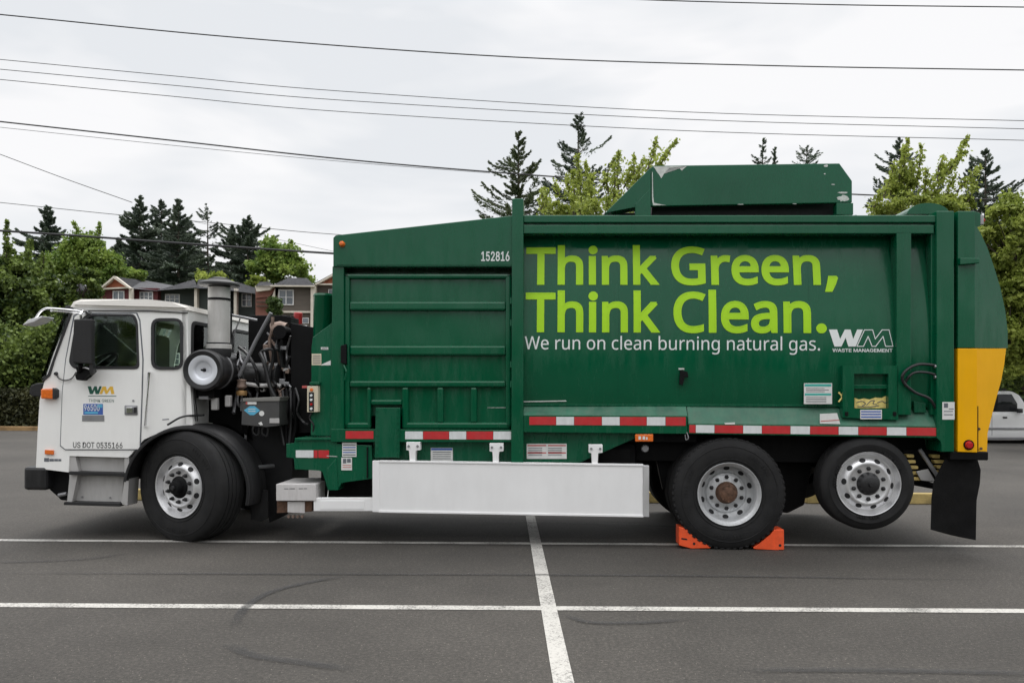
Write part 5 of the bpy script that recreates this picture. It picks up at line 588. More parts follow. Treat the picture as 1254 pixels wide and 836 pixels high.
lp = lathe('tail_lamp', [(0, -.028), (.03, -.024), (.038, -.006), (.04, 0), (0, 0)], (x, -.015, z), REDL, tail, 28)
lathe('lamp_rim', [(.04, -.01), (.047, -.008), (.048, 0), (.04, 0)], (x, -.0155, z), BLK, lp, 28)
for a, b in ((1198.5, 525), (1201, 549)): x, z = L(a, b, .02); lathe('bolt', [(0, -.01), (.013, -.01), (.013, 0)], (x, .02, z), RUST, tail, 8)
# mud flap: curved rubber sheet
bm = bmesh.new(); rows = []
outl = [(1157, 562, 1197, 562), (1150, 575, 1201, 575), (1143, 590, 1200, 592), (1140.5, 610, 1196, 612), (1140, 630, 1195.5, 635), (1139.5, 648, 1195, 661)]
for (a, b, c, d) in outl:
    row = []
    for j in range(9):
        t = j / 8; y = .02 + .10 * math.sin(math.pi * t) * .6 - .03 * t
        x, z = L(a + (c - a) * t, b + (d - b) * t + 1.0 * math.sin(math.pi * t), y); row.append(bm.verts.new((x, y, z)))
    rows.append(row)
for A, B in zip(rows, rows[1:]):
    for j in range(8): bm.faces.new((A[j], A[j + 1], B[j + 1], B[j]))
bmesh.ops.solidify(bm, geom=bm.faces[:], thickness=.012)
finish('mud_flap', bm, RUB, T, smooth=True)
bm = bmesh.new(); x, z = L(1157, 558, .1); box_bm(bm, (x, .0, z - .03), (x + .35, .5, z + .05), .01); finish('flap_bracket', bm, BLK, T)
# ---- chassis
chas = empty('chassis', T)
xf = L(120, 600, .8)[0]; xr = L(1175, 560, .8)[0]
for yy in (.75, 1.6): box('frame_rail', (xf, yy, .72), (xr, yy + .09, 1.02), BLK, chas)
x0, x1 = L(290, 560, .3)[0], L(1150, 560, .3)[0]
box('underbody', (L(430, 560, .3)[0], .35, .80), (x1, WID - .3, zb - .1), BLK, chas)
box('underbody', (L(640, 560, .3)[0], .16, 1.0), (L(850, 560, .3)[0], WID - .16, zb - .1), BLK, chas)
box('fuel_tank', (L(470, 560, .3)[0], .22, .42), (L(780, 560, .3)[0], .7, 1.0), BLK, chas, .08)
box('wheel_housing', (L(800, 560, .5)[0], .55, .85), (x1, WID - .5, 1.2), BLK, chas)
for i, (cx, r_) in enumerate(((892, .06), (1064, .06), (230, .06))):
    x = L(cx, 600, 0)[0]; tube('axle', [(x, .25, .52 if i != 1 else .66), (x, WID - .25, .52 if i != 1 else .66)], .09, BLK, chas, 14)
slab('hanger_bracket', [(938, 540), (1000, 540), (985, 618), (965, 628), (938, 625)], .55, .75, BLK, chas, .01)
slab('hanger_bracket', [(800, 545), (850, 545), (840, 590), (812, 600)], .5, .6, BLK, chas, .01)
box('chassis_filler', (L(392, 600, .3)[0], .3, .34), (L(470, 600, .3)[0], 1.6, 1.0), BLK, chas, .03)  # black block added to shut out light ground showing under the arm
bm = bmesh.new(); tube_bm(bm, [(L(556, 628, .9)[0], .9, .9), (L(556, 628, .9)[0], .9, .27)], .012); box_bm(bm, (L(567, 628, .9)[0], .85, .28), (L(582, 628, .9)[0], .95, .36)); finish('drain_pipe', bm, BLK, chas)
# springs and struts behind the rear wheel
def coil(cx, cy, tx, ty, rad, y, turns, name='coil_spring'):
    A = L(cx, cy, y); B = L(tx, ty, y); a = Vector((A[0], y, A[1])); b = Vector((B[0], y, B[1])); d = b - a; u = d.normalized(); v = Vector((0, 1, 0)); w = u.cross(v)
    n = turns * 14; pts = [a + d * (i / n) + (v * math.cos(2 * math.pi * i / 14) + w * math.sin(2 * math.pi * i / 14)) * rad for i in range(n + 1)]
    tube(name, pts, .024, mat('spring_yellow', (.75, .56, .18), .6, var=.25, vscale=15, dirt=.4), chas, 6)
YB = mat('spring_yellow', (.66, .50, .17), .6, var=.25, vscale=15, dirt=.4)
for k, (a, b, c) in enumerate(((1110, 1120, 556), (1111, 1122, 563), (1113, 1125, 570), (1115, 1127, 577), (1118, 1131, 584), (1141, 1154, 556.5), (1144, 1158, 563), (1147, 1161, 569.5), (1149, 1161, 576), (1151, 1158, 582))):
    slab('yellow_stripe', [(a, c), (b - 1, c), (b, c + 2), (b - .5, c + 4.2), (a + 1.5, c + 4.2), (a, c + 2)], .20, .27, YB, chas, .006)
slab('stripe_backing', [(1106, 550), (1163, 550), (1163, 584), (1154, 590), (1114, 590), (1106, 570)], .272, .29, BLK, chas, .01)
slab('mount_plate', [(1122, 577), (1137, 574), (1146, 590), (1128, 588)], .17, .19, PLATE, chas, .006)
hose('shock_strut', [(1126, 550, .15), (1149, 584, .15)], .02, STEEL, chas, 0)
hose('control_arm', [(1118, 590, .3), (1155, 597, .3)], .03, BLK, chas, 0)
# ---- wheels
def wheel(name, c, rt, w, kind, rz=0, rot=0, lug=ALU, hubm=BLK, dual=False):
    wh = empty(name, T, c, rz); rr_ = .295; rin = .285
    k = rt - .285
    tp = [(rin, .012), (rin + .02, .0), (rin + k * .25, -.012), (rin + k * .55, -.018), (rt - .07, -.010), (rt - .03, .004), (rt - .012, .018), (rt, .035)]
    g = 4; yy = .035
    tw = (w - .07) / (g + 1)
    for i in range(g):
        yy2 = .035 + tw * (i + 1); tp += [(rt, yy2 - .006), (rt - .014, yy2 - .004), (rt - .014, yy2 + .004), (rt, yy2 + .006)]
    tp += [(rt, w - .035), (rt - .03, w - .01), (rin + .05, w), (rin, w)]
    ty = lathe('tyre', tp, (0, 0, 0), RUB, wh, 72)
    if dual: lathe('inner_tyre', [(r, y + w + .03) for r, y in tp], (0, 0, 0), RUB, wh, 60)
    # raised sidewall rings
    lathe('sidewall_ring', [(rt - .075, -.0105), (rt - .078, -.016), (rt - .083, -.016), (rt - .086, -.0115)], (0, 0, 0), RUB, ty, 72)
    bm = bmesh.new(); nl_ = 56
    for i in range(nl_):
        if kind != 'deep': break
        a = 2 * math.pi * i / nl_; b2_ = bmesh.new(); box_bm(b2_, (rt - .022, .012, -.018), (rt + .0, .05, .018), .006)
        bmesh.ops.rotate(b2_, verts=b2_.verts, cent=(0, 0, 0), matrix=Matrix.Rotation(-a, 3, 'Y')); me_ = bpy.data.meshes.new('q'); b2_.to_mesh(me_); b2_.free(); bm.from_mesh(me_); bpy.data.meshes.remove(me_)
    for seg_ in (0.5, 2.6, 4.4):
        for i in range(9):
            if i == 4: continue
            a = seg_ + i * .075; b2_ = bmesh.new(); box_bm(b2_, (rt - .135, -.0215, -.009), (rt - .108, -.010, .006), 0)
            bmesh.ops.rotate(b2_, verts=b2_.verts, cent=(0, 0, 0), matrix=Matrix.Rotation(-a, 3, 'Y')); me_ = bpy.data.meshes.new('q'); b2_.to_mesh(me_); b2_.free(); bm.from_mesh(me_); bpy.data.meshes.remove(me_)
    tag(finish('tyre_relief', bm, RUB, ty), kind='stuff')
    lathe('sidewall_ring', [(.335, -.0075), (.332, -.014), (.326, -.013), (.323, -.006)], (0, 0, 0), RUB, ty, 72)
    if kind == 'deep':
        rp = [(.300, -.004), (.297, -.012), (.290, -.010), (.282, .004), (.268, .02), (.260, .03), (.256, .10), (.248, .13), (.232, .145), (.212, .16), (.198, .165), (.185, .135), (.165, .125), (.155, .12), (.05, .12)]
        dy, lr, hr_, ho = .122, .150, .232, .142
    else:
        rp = [(.300, -.004), (.297, -.012), (.290, -.010), (.283, .004), (.275, .02), (.268, .035), (.262, .045), (.25, .045), (.235, .03), (.215, .008), (.20, -.002), (.185, -.004), (.175, .0), (.165, .004), (.05, .004)]
        dy, lr, hr_, ho = .004, .142, .222, .013
    rim = lathe('rim', rp, (0, 0, 0), RIMW if kind == 'deep' else ALU, wh, 72)
    lathe('rim', [(.285, -.0), (.285, w), (.05, w)], (0, 0, 0), BLK, wh, 48)
    nh = 10
    for i in range(nh):
        a = 2 * math.pi * (i + rot) / nh + .3
        x, z = hr_ * math.cos(a), hr_ * math.sin(a)
        bm = bmesh.new(); lathe_bm(bm, [(0, -.002), (.024, -.002), (.025, .02)], (0, 0, 0), 16)
        for v in bm.verts: v.co.z *= 1.2
        sl_ = Matrix.Rotation(-a, 4, 'Y') if True else None
        bmesh.ops.rotate(bm, verts=bm.verts, cent=(0, 0, 0), matrix=Matrix.Rotation(R(38 if kind != 'deep' else -40), 3, 'Z'))
        bmesh.ops.rotate(bm, verts=bm.verts, cent=(0, 0, 0), matrix=Matrix.Rotation(-a, 3, 'Y'))
        bmesh.ops.translate(bm, verts=bm.verts, vec=(x, ho + .0, z)); finish('hand_hole_plug', bm, DARK, rim, smooth=True)  # near-black plugs stand in for the shade inside open holes
    me = None
    for i in range(10):
        a = 2 * math.pi * (i + .5) / 10
        if me is None:
            o = lathe('lug_nut', [(0, -.038), (.009, -.038), (.014, -.032), (.014, -.012), (.021, -.010), (.021, .002)], (0, 0, 0), BLKG, rim, 6); me = o
        else: o = link(bpy.data.objects.new('lug_nut', me.data), rim)
        o.location = (lr * math.cos(a), dy, lr * math.sin(a))
    hp = [(0, -.055), (.06, -.055), (.07, -.05), (.085, -.045), (.098, -.02), (.108, -.004), (.108, .06)] if kind == 'convex' and not name.startswith('steer') else [(0, -.075), (.05, -.075), (.062, -.07), (.068, -.055), (.07, -.02), (.095, -.012), (.108, -.004), (.108, .06)] if kind != 'deep' else [(0, -.10), (.05, -.10), (.06, -.095), (.075, -.09), (.088, -.07), (.092, -.02), (.1, -.01), (.108, 0), (.108, .06)]
    hb = lathe('hub', [(r, y + dy) for r, y in hp], (0, 0, 0), hubm, wh, 32)
    if kind == 'deep':
        for i in range(8):
            a = 2 * math.pi * i / 8; lathe('hub_bolt', [(0, -.012), (.008, -.012), (.008, 0)], (.074 * math.cos(a), dy - .088, .074 * math.sin(a)), RUST, hb, 6)
    else: lathe('hub_cap', [(0, -.02), (.018, -.02), (.022, -.01), (.022, 0)], (0, dy - (.075 if name.startswith('steer') else .055), 0), BLKG, hb, 16)
    return wh
cx, cz = L(893, 611, 0); wheel('drive_wheel', (cx, 0, .525), .53, .28, 'deep', hubm=RUST, dual=True)
xd = cx
def far(c, rt, w): 
    wh = empty('far_wheel', T, c, math.pi); lathe('tyre', [(.28, 0), (.34, -.01), (rt - .03, 0), (rt, .03), (rt, w - .03), (rt - .03, w), (.28, w)], (0, 0, 0), RUB, wh, 48); lathe('rim', [(.285, .0), (.28, .05), (.2, .1), (0, .1)], (0, 0, 0), ALU, wh, 32)
far((xd, WID, .525), .53, .56)
cx, cz = L(1063.5, 592, 0); wheel('tag_wheel', (cx, .0, cz), .435, .27, 'convex', hubm=BLKG, rot=.4); far((cx, WID, cz), .435, .27)
cx, cz = L(218, 600, -.03); wheel('steer_wheel', (cx - .0, -.01, .53), .545, .33, 'convex', rz=R(-21), hubm=BLK); far((cx, WID - .05, .515), .52, .33)
SWX = cx
# ---- front fender
FC = L(229, 601, .02); bm = bmesh.new()
pr = [(.600, -.01), (.615, -.012), (.625, .02), (.640, .05), (.632, .075), (.645, .10), (.645, .30), (.636, .33), (.645, .36), (.645, .42), (.630, .42), (.630, -.0), (.600, -.01)]
lathe_bm(bm, pr, (FC[0], .0, FC[1]), 48, 'Y', R(-12), R(172))
fen = finish('front_fender', bm, BLKP, T, smooth=True)
slab('fender_flap', [(306, 600), (328, 600), (328, 634), (320, 638), (307, 636)], .33, .36, RUB, fen, .004)
hose('fender_bracket', [(314, 572, .3), (335, 570, .5)], .02, STEEL, fen, 0)
hose('fender_strap', [(205, 520, .0), (224, 510, .02), (250, 508, .2)], .010, BLKG, fen)
# ================================================================== CAB
cab = empty('cab', T)
CY = .09
dwin = [(108, 385), (163, 385), (167.5, 395), (169.5, 450), (92, 449), (86.5, 442), (93, 405)]
w2 = [(188, 392), (222, 392), (222, 450), (188, 450)]
outl = [(92, 374), (228, 377), (229, 380), (240, 520), (232, 526), (200, 528), (176, 538), (164, 552), (158, 558), (156, 560), (85, 558), (84, 578), (44, 573), (46, 530), (48, 490), (55, 462), (66, 432), (88, 378)]
slab('side_wall', [(92, 374), (229, 377), (231, 440), (236, 520), (226, 524), (196, 529), (176, 538), (164, 552), (157, 560), (85, 558), (84, 578), (44, 573), (46, 530), (48.5, 490), (56, 462), (66, 432), (89, 376)], CY, CY + .05, WHITE, cab, holes=[(dwin, .05), (w2, .06)], smooth=False)
slab('side_wall', [(92, 374), (229, 377), (231, 440), (236, 520), (226, 524), (196, 529), (176, 538), (164, 552), (157, 560), (85, 558), (84, 578), (44, 573), (46, 530), (48.5, 490), (56, 462), (66, 432), (89, 376)], WID - .14, WID - .09, WHITE, cab, plane=CY, holes=[(dwin, .05), (w2, .06)], smooth=False)
# roof
bm = bmesh.new(); rp = [L(a, b, CY) for a, b in [(87, 376), (91, 369.5), (100, 366.5), (180, 366.5), (212, 370), (231, 374.5), (232, 380)]]
prism_bm(bm, [(x, CY - .035, z) for x, z in rp], [(x, WID - CY + .035, z) for x, z in rp], 0)
es = [e for e in bm.edges if all(abs(v.co.y - (CY - .035)) < 1e-4 for v in e.verts) or all(abs(v.co.y - (WID - CY + .035)) < 1e-4 for v in e.verts)]
bmesh.ops.bevel(bm, geom=es, offset=.035, segments=4, affect='EDGES', clamp_overlap=True)
finish('cab_roof', bm, ROOFW, cab, smooth=True)
hose('rain_gutter', [(89, 380, CY - .01), (180, 380.5, CY - .01), (230, 383, CY - .01)], .006, BLKT, cab, 0, 6)
# rear wall with window, seen obliquely
xr_, ztop = L(229, 378, CY); zlo = L(236, 520, CY)[1]
def wallx(name, x, th, loop, holes, m, parent, r=0):
    bm = bmesh.new(); es = []
    for lp in [loop] + [rnd_poly(h, r) for h in holes]:
        vs = [bm.verts.new((x, a, b)) for a, b in lp]; es += [bm.edges.new((vs[i - 1], vs[i])) for i in range(len(vs))]
    bmesh.ops.triangle_fill(bm, edges=es, use_beauty=True); ex = bmesh.ops.extrude_face_region(bm, geom=bm.faces[:])
    for v in [g for g in ex['geom'] if isinstance(g, bmesh.types.BMVert)]: v.co.x = x + th
    return finish(name, bm, m, parent)
wz0, wz1 = L(229, 446, CY)[1], L(229, 394, CY)[1]
rw = [[(.2, wz0), (.95, wz0), (.95, wz1), (.2, wz1)], [(1.25, wz0), (2.2, wz0), (2.2, wz1), (1.25, wz1)]]
wallx('rear_wall', xr_, -.05, [(CY, zlo), (WID - CY, zlo), (WID - CY, ztop), (CY, ztop)], rw, WHITE, cab, .07)
bm = bmesh.new(); lathe_bm(bm, [(.06, 0), (.06, ztop - zlo)], (xr_ - .06 + .004, CY + .06 - .004, zlo), 8, 'Z', -math.pi / 2, 0)
for h in rw:
    f = wallx('window_seal', xr_ + .004, .012, [(a + (.02 if a > 1 and a > h[0][0] else 0) * 0, b) for a, b in rnd_poly([(h[0][0] - .02, h[0][1] - .02), (h[1][0] + .02, h[1][1] - .02), (h[2][0] + .02, h[2][1] + .02), (h[3][0] - .02, h[3][1] + .02)], .08)], [[(h[0][0] + .012, h[0][1] + .012), (h[1][0] - .012, h[1][1] + .012), (h[2][0] - .012, h[2][1] - .012), (h[3][0] + .012, h[3][1] - .012)]], BLKT, cab, .07)
    wallx('window_pane', xr_ - .02, .004, h, [], GLASS, f)
bm.free()
# front face, windshield
fx = [L(a, b, CY) for a, b in [(44, 573), (46, 530), (48.5, 490), (55, 464)]]
bm = bmesh.new(); A = [bm.verts.new((x, CY, z)) for x, z in fx]; B = [bm.verts.new((x, WID - CY, z)) for x, z in fx]
for i in range(3): bm.faces.new((A[i], A[i + 1], B[i + 1], B[i]))
bmesh.ops.solidify(bm, geom=bm.faces[:], thickness=-.04); finish('front_panel', bm, WHITE, cab)
ws = slab('windshield', [(79.5, 380), (84, 380), (56, 457), (50, 463)], CY - .005, WID - CY, GLASS, cab, 0)
slab('windshield_seal', [(87, 376), (90, 378), (67, 440), (61, 460), (52, 467.5), (51, 465.5), (58.5, 458), (64.5, 440)], CY - .012, CY + .03, BLKT, cab, .002)
slab('windshield_seal', [(80, 374), (89, 374), (87, 383), (78, 383)], CY - .01, WID - CY, BLKT, cab, .004)
box('cab_floor', (L(60, 550, .2)[0], CY + .05, L(60, 552, .1)[1]), (xr_ - .05, WID - .15, L(60, 545, .1)[1]), BLK, cab)
box('dashboard', (L(62, 470, .2)[0], .16, 1.35), (L(98, 470, .2)[0], WID - .16, 1.62), BLKP, cab, .03)
st = empty('driver_seat', cab)
x = L(165, 470, .6)[0]
box('seat_cushion', (x - .30, .40, 1.2), (x + .2, .9, 1.36), SEATM, st, .04); box('seat_back', (x + .12, .40, 1.36), (x + .25, .9, 2.05), SEATM, st, .05)
box('seat_cushion', (x - .30, 1.5, 1.2), (x + .2, 2.0, 1.36), SEATM, st, .04); box('seat_back', (x + .12, 1.5, 1.36), (x + .25, 2.0, 2.05), SEATM, st, .05)
p = L(118, 447, .6); bm = bmesh.new(); cpt = Vector((p[0], .62, p[1])); q = Matrix.Rotation(R(-35), 3, 'Y')
ring = [cpt + q @ Vector((.22 * math.cos(a), .22 * math.sin(a), 0)) for a in np.linspace(0, 2 * math.pi, 33)]
tube_bm(bm, ring, .014, 8)
for a in (0, 2.1, 4.2): tube_bm(bm, [cpt, cpt + q @ Vector((.22 * math.cos(a), .22 * math.sin(a), 0))], .012, 6)
tube_bm(bm, [cpt, cpt + Vector((-.18, 0, -.35))], .03, 8); finish('steering_wheel', bm, BLKG, cab, smooth=True)
hose('sun_visor', [(150, 392, .5), (150, 402, .5)], .04, BLK, cab, 0)
# interior mirror and fan seen through the glass
for (a, b, y_, r_) in ((121, 410, 1.6, .05), (158, 406, 1.3, .08), (157, 400, 1.0, .05)):
    x, z = L(a, b, y_); lathe('cab_fan', [(0, -.03), (r_, -.03), (r_, .03), (0, .03)], (x, y_, z), BLK, cab, 18)
hose('grab_strap', [(147, 390, .9), (146, 402, .8), (152, 413, .8), (163, 412, .8)], .01, BLKG, cab)
# door: proud slab over dark gap
dl = [(90, 386), (96, 383), (168, 382.5), (172, 392), (176, 440), (175, 480), (172.5, 551), (80, 551), (73.5, 546), (76, 480), (80, 440)]
dl2 = [(92.3, 388), (97, 384.6), (167, 384.2), (170.8, 393), (174.6, 440), (173.8, 480), (171.3, 549.6), (80.8, 549.6), (75.2, 545), (77.5, 480), (81.8, 440)]
dwinb = [(106, 384.9 + 1.2), (164, 386), (168.5, 395), (170.6, 451), (91.5, 450.5), (85, 443.5), (91.5, 405)]
slab('door_gap', dl, CY - .002, CY + .002, INK, cab, 0, plane=CY, holes=[(dwinb, .05)])
dr = slab('cab_door', dl2, CY - .012, CY + .0, WHITE, cab, plane=CY, holes=[(dwinb, .05)], smooth=False)
slab('window_seal', [(105, 384.5), (165, 384.5), (169, 394), (171, 452), (90.5, 451.5), (84.5, 444), (91, 404)], CY - .018, CY + .02, BLKT, dr, plane=CY - .012, holes=[([(109, 387), (162, 387), (166.5, 396), (168.2, 448.5), (93, 448), (88.5, 441.5), (95, 405)], .05)], rnd=.05, smooth=False)
slab('window_pane', dwin, CY + .012, CY + .018, GLASS, dr, 0, plane=CY)
hose('window_channel', [(112, 386, CY), (111, 449, CY)], .008, BLKT, dr, 0)
s2 = slab('window_seal', [(185.5, 389.5), (224.5, 389.5), (224.5, 452.5), (185.5, 452.5)], CY - .012, CY + .02, BLKT, cab, plane=CY, rnd=.09, holes=[([(189, 393), (221, 393), (221, 449), (189, 449)], .06)], smooth=False)
slab('window_pane', w2, CY + .012, CY + .018, GLASS, s2, 0, plane=CY)
far_p = slab('window_pane', dwin, WID - .12, WID - .115, GLASS, cab, 0, plane=CY); slab('window_pane', w2, WID - .12, WID - .115, GLASS, cab, 0, plane=CY)
hx = slab('handle_recess', [(152.5, 496), (168, 496), (168.5, 508), (152.5, 508)], CY - .018, CY, STEEL, dr, .003, rnd=.01)
slab('door_handle', [(154.5, 498.5), (162, 498.5), (162, 505.5), (154.5, 505.5)], CY - .035, CY - .015, CHROME, hx, .004)
slab('door_handle', [(163.5, 498.5), (167, 498.5), (167, 505.5), (163.5, 505.5)], CY - .024, CY - .015, BLKG, hx, .003)
x, z = L(163.5, 490.5, CY - .012); lathe('door_lock', [(0, -.008), (.01, -.008), (.01, 0)], (x, CY - .012, z), STEEL, dr, 14)
hose('grab_bar', [(183, 455, CY - .0), (182.5, 456, CY - .05), (178, 520, CY - .05), (177.5, 522, CY)], .012, CHROME, cab, 0)
hose('side_vent', [(199, 513.5, CY), (207, 513, CY)], .005, INK, cab, 0, 5)
# lamps and badges on the cab
tl = slab('turn_signal', [(49.5, 476), (65, 475.5), (65, 488.5), (49.5, 488)], CY - .06, CY + .02, AMB, cab, .012)
slab('signal_housing', [(64, 474.5), (68, 477), (68, 486), (64, 489)], CY - .06, CY + .01, BLKT, cab, .006)
slab('marker_lamp', [(54.5, 550.5), (65, 551), (65, 556.5), (54.5, 556)], CY - .02, CY, AMB, cab, .004)
shape('model_badge', [R4(54, 560.5, 60, 565), R4(60.5, 561.5, 66, 564.6), R4(66.4, 561.6, 71, 564.4), R4(71.4, 561.8, 75, 564.4)], CY - .002, INK, cab)
slab('nose_mirror', [(35, 481), (37, 472), (44, 469), (52, 468.5), (52, 486), (38, 485)], CY + .1, CY + .3, BLKP, cab, .012)
dW = lambda p: [(107.3 + (a - 1014.5) * .42, 472.8 + (b - 403.5) * .46) for a, b in p]
shape('company_emblem', [dW(Wp)], CY - .0135, DGRN, dr); shape('company_emblem', [dW(Mp)], CY - .0135, GOLD, dr)
shape('emblem_underline', [R4(108, 484.4, 142.5, 485.2)], CY - .0135, DGRN, dr)
lettering('door_lettering', [('THINK GREEN', 108.4, 139.5, 488.6, 492.2, 0)], CY - .0135, DGRN, dr)
lettering('door_lettering', [('US DOT 0535166', 89.4, 150, 541.2, 548.4, .01)], CY - .0135, BLKT, dr)
pl_ = rect('permit_plate', 102, 494.3, 126, 507.6, CY - .014, CY - .012, INKB, dr, 0)
lettering('permit_number', [('96500', 103, 122, 495.3, 503, .015)], CY - .0155, WVIN, pl_)
shape('print_line', [R4(103.5, 504, 120, 506.5), R4(119, 495, 125.5, 499)], CY - .0155, BLUE, pl_)
rect('permit_plate', 100.5, 508.3, 127.5, 515.6, CY - .016, CY - .012, STEEL, dr, 0)
# steps
stp = empty('cab_steps', cab)
slab('step_back', [(92, 557), (152, 557), (152, 580), (90, 577)], .16, .19, PLATE, stp); slab('step_back', [(92, 578), (152, 580), (149, 616), (92, 614)], .17, .2, PLATE, stp)
slab('step_side', [(84, 557), (92, 557), (96, 577), (88, 616), (82, 614), (85, 585)], .10, .3, PLATE, stp); slab('step_side', [(152, 557), (158, 560), (158, 585), (156, 619), (148, 617), (152, 590)], .10, .3, PLATE, stp, .003)
slab('step_tread', [(84, 577), (153, 579), (153, 583), (84, 581)], .06, .3, BLKP, stp); slab('step_tread', [(78, 614.5), (147, 616), (147, 620), (78, 618)], .06, .3, BLKP, stp)
for a, b in ((101, 608), (135, 609)): x, z = L(a, b, .17); lathe('bolt', [(0, -.01), (.01, -.01), (.01, 0)], (x, .17, z), STEEL, stp, 8)
bp = L(30, 571, .1); b2 = L(58, 600, .1)
box('front_bumper', (bp[0], .08, b2[1]), (b2[0], WID - .08, bp[1]), BLKG, cab, .03)
x0, z0 = L(58, 577, .2); x1, z1 = L(84, 613, .2)
slab('tow_bracket', [(58, 576), (86, 577), (84, 613), (74, 612), (66, 602), (59, 598)], .2, .35, BLK, cab, .01)
hose('tow_eye', [(72, 606, .18), (82, 604, .18)], .02, STEEL, cab, 0)
box('cab_underside', (x0, .3, 1.5 - .93), (xr_, WID - .3, L(60, 556, .3)[1]), BLK, cab)
x, z = L(75, 603, .18)
# mirrors
mr = empty('mirror_assembly', cab)
slab('mirror_head', [(90, 390.5), (111.5, 390.5), (112, 446), (88, 444), (89, 420)], -.14, -.07, BLKP, mr, .012, plane=-.14)
slab('mirror_glass', [(92, 392), (110, 392), (110.5, 444), (90, 442)], -.068, -.064, CHROME, mr, 0, plane=-.14)
hose('mirror_arm', [(110, 383, CY), (103, 380.5, -.03), (99, 384, -.12), (99, 391, -.11)], .013, CHROME, mr)
hose('mirror_arm', [(112, 383.5, CY), (90, 380, -.03), (62, 377.5, -.05), (55, 378, -.05), (49, 382, -.05), (42, 392, -.05)], .010, CHROME, mr)
hose('mirror_arm', [(110, 384.5, CY), (85, 382.5, -.02), (62, 380.5, -.03)], .007, CHROME, mr, 0)
slab('look_down_mirror', [(32.5, 399), (40, 392), (56.5, 387.5), (56.5, 389.5), (47, 395)], -.12, .08, ALU, mr, .005, plane=-.05)
hose('mirror_bracket', [(99, 446, -.1), (98, 455, -.05), (100, 460, .05)], .022, BLK, mr)
slab('mirror_bracket', [(91, 449), (110, 447), (113, 455), (104, 461), (101, 466), (93, 465), (91, 459), (96, 455)], -.06, .03, BLK, mr, .01)
x, z = L(113, 450, -.1)
bm = bmesh.new(); lathe_bm(bm, [(0, -.02), (.05, -.02), (.06, 0), (.05, .03), (0, .04)], (0, 0, 0), 20)
for v in bm.verts: v.co.x *= .4; v.co.z *= 1.3
bmesh.ops.translate(bm, verts=bm.verts, vec=(x, -.1, z)); finish('spot_mirror', bm, BLKG, mr, smooth=True)
hose('mirror_bracket', [(94, 455, -.03), (102, 450, -.08), (110, 452, -.08)], .008, ALU, mr)
hose('mirror_cable', [(69, 457, CY), (72, 463, CY - .02), (80, 465.5, CY - .03), (88, 463, CY - .03), (93, 456, -.02)], .006, BLKG, mr)
x, z = L(69, 457.5, CY); lathe('cable_grommet', [(0, -.02), (.015, -.02), (.02, 0)], (x, CY, z), BLKT, mr, 14)
# ================================================================== ENGINE BAY behind the cab
eng = empty('engine_bay', T)
# air cleaner: axis across the truck
x, z = L(248.5, 453, .05); AC = (x, .05, z)
acl = lathe('air_cleaner', [(.125, .0), (.185, -.012), (.2, .0), (.205, .03), (.198, .06), (.198, .12), (.19, .13), (.19, .72), (.2, .73), (.2, .8), (.17, .82), (0, .82)], AC, BLKG, eng, 48)
lathe('cleaner_cover', [(0, .055), (.012, .05), (.02, .03), (.045, .025), (.075, .02), (.085, .005), (.10, -.004), (.145, -.004), (.15, .004), (.15, .02)], AC, mat('cover_white', (.66, .68, .72), .3, .3, var=.05), acl, 48)
lathe('cover_bolt', [(0, -.03), (.010, -.03), (.012, .06)], AC, BLK, acl, 12)
for yy in (.25, .6): lathe('cleaner_band', [(.191, yy), (.196, yy), (.196, yy + .03), (.191, yy + .03)], AC, STEEL, acl, 40)
# stack with mushroom cap
sx, sz = L(268, 427, .35); zt_ = L(268, 352, .35)[1]
stk = lathe('intake_stack', [(.125, 0), (.125, .04), (.108, .05), (.108, zt_ - sz)], (sx, .35, sz), mat('stack_grey', (.52, .51, .49), .5, .1, var=.08, vscale=6, dirt=.4, dirtcol=(.25, .23, .2)), eng, 36, 'Z')
lathe('stack_base', [(.0, -.09), (.115, -.08), (.128, -.02), (.118, .02), (.118, .06), (.108, .06)], (sx, .35, sz), BLKP, stk, 36, 'Z')
zc = L(268, 368, .35)[1]; lathe('stack_clamp', [(.109, 0), (.114, 0), (.114, .022), (.109, .022)], (sx, .35, zc), BLK, stk, 36, 'Z')
zcap = L(268, 351, .35)[1]
lathe('stack_cap', [(.10, 0), (.14, .003), (.192, .004), (.2, .012), (.2, .03), (.19, .036), (.13, .062), (.10, .068), (.098, .078), (.05, .094), (0, .098)], (sx, .35, zcap), mat('cap_grey', (.028, .028, .028), .55, var=.15), stk, 40, 'Z')
hose('stack_hose', [(278, 372, .45), (281, 385, .45), (281, 410, .5), (284, 425, .5)], .028, BLKG, eng)
box('engine_block', (L(262, 500, .8)[0], .75, .7), (L(395, 500, .8)[0], 1.9, 1.65), BLK, eng, .02)
# radiator panels
slab('radiator_panel', [(304, 386), (355, 386), (357, 500), (304, 500)], 1.0, 1.2, BLK, eng, .006)
bm = bmesh.new()
a = L(357, 394, .45); b = L(384, 405, .45); c = L(384, 525, .45)
slab('radiator_panel', [(356, 395), (385, 401), (385, 530), (366, 530), (366, 482), (356, 480)], .5, 1.6, BLK, eng, .006)
slab('radiator_panel', [(346, 386), (356, 388), (356, 478), (346, 478)], .62, .9, BLK, eng, .006)
bm.free()
for k in range(5): slab('panel_slat', R4(350 + k * 0, 0, 1, 1), 0, .1, BLK, eng) if False else None
hose('support_strut', [(332, 383, .25), (313, 418, .28), (293, 460, .3)], .020, mat('strut_grey', (.20, .20, .21), .45, .4), eng, 0)
hose('support_strut', [(284, 386, .6), (315, 392, .6)], .014, STEEL, eng, 0)
hose('support_strut', [(294, 390, .5), (286, 410, .5)], .008, STEEL, eng, 0)
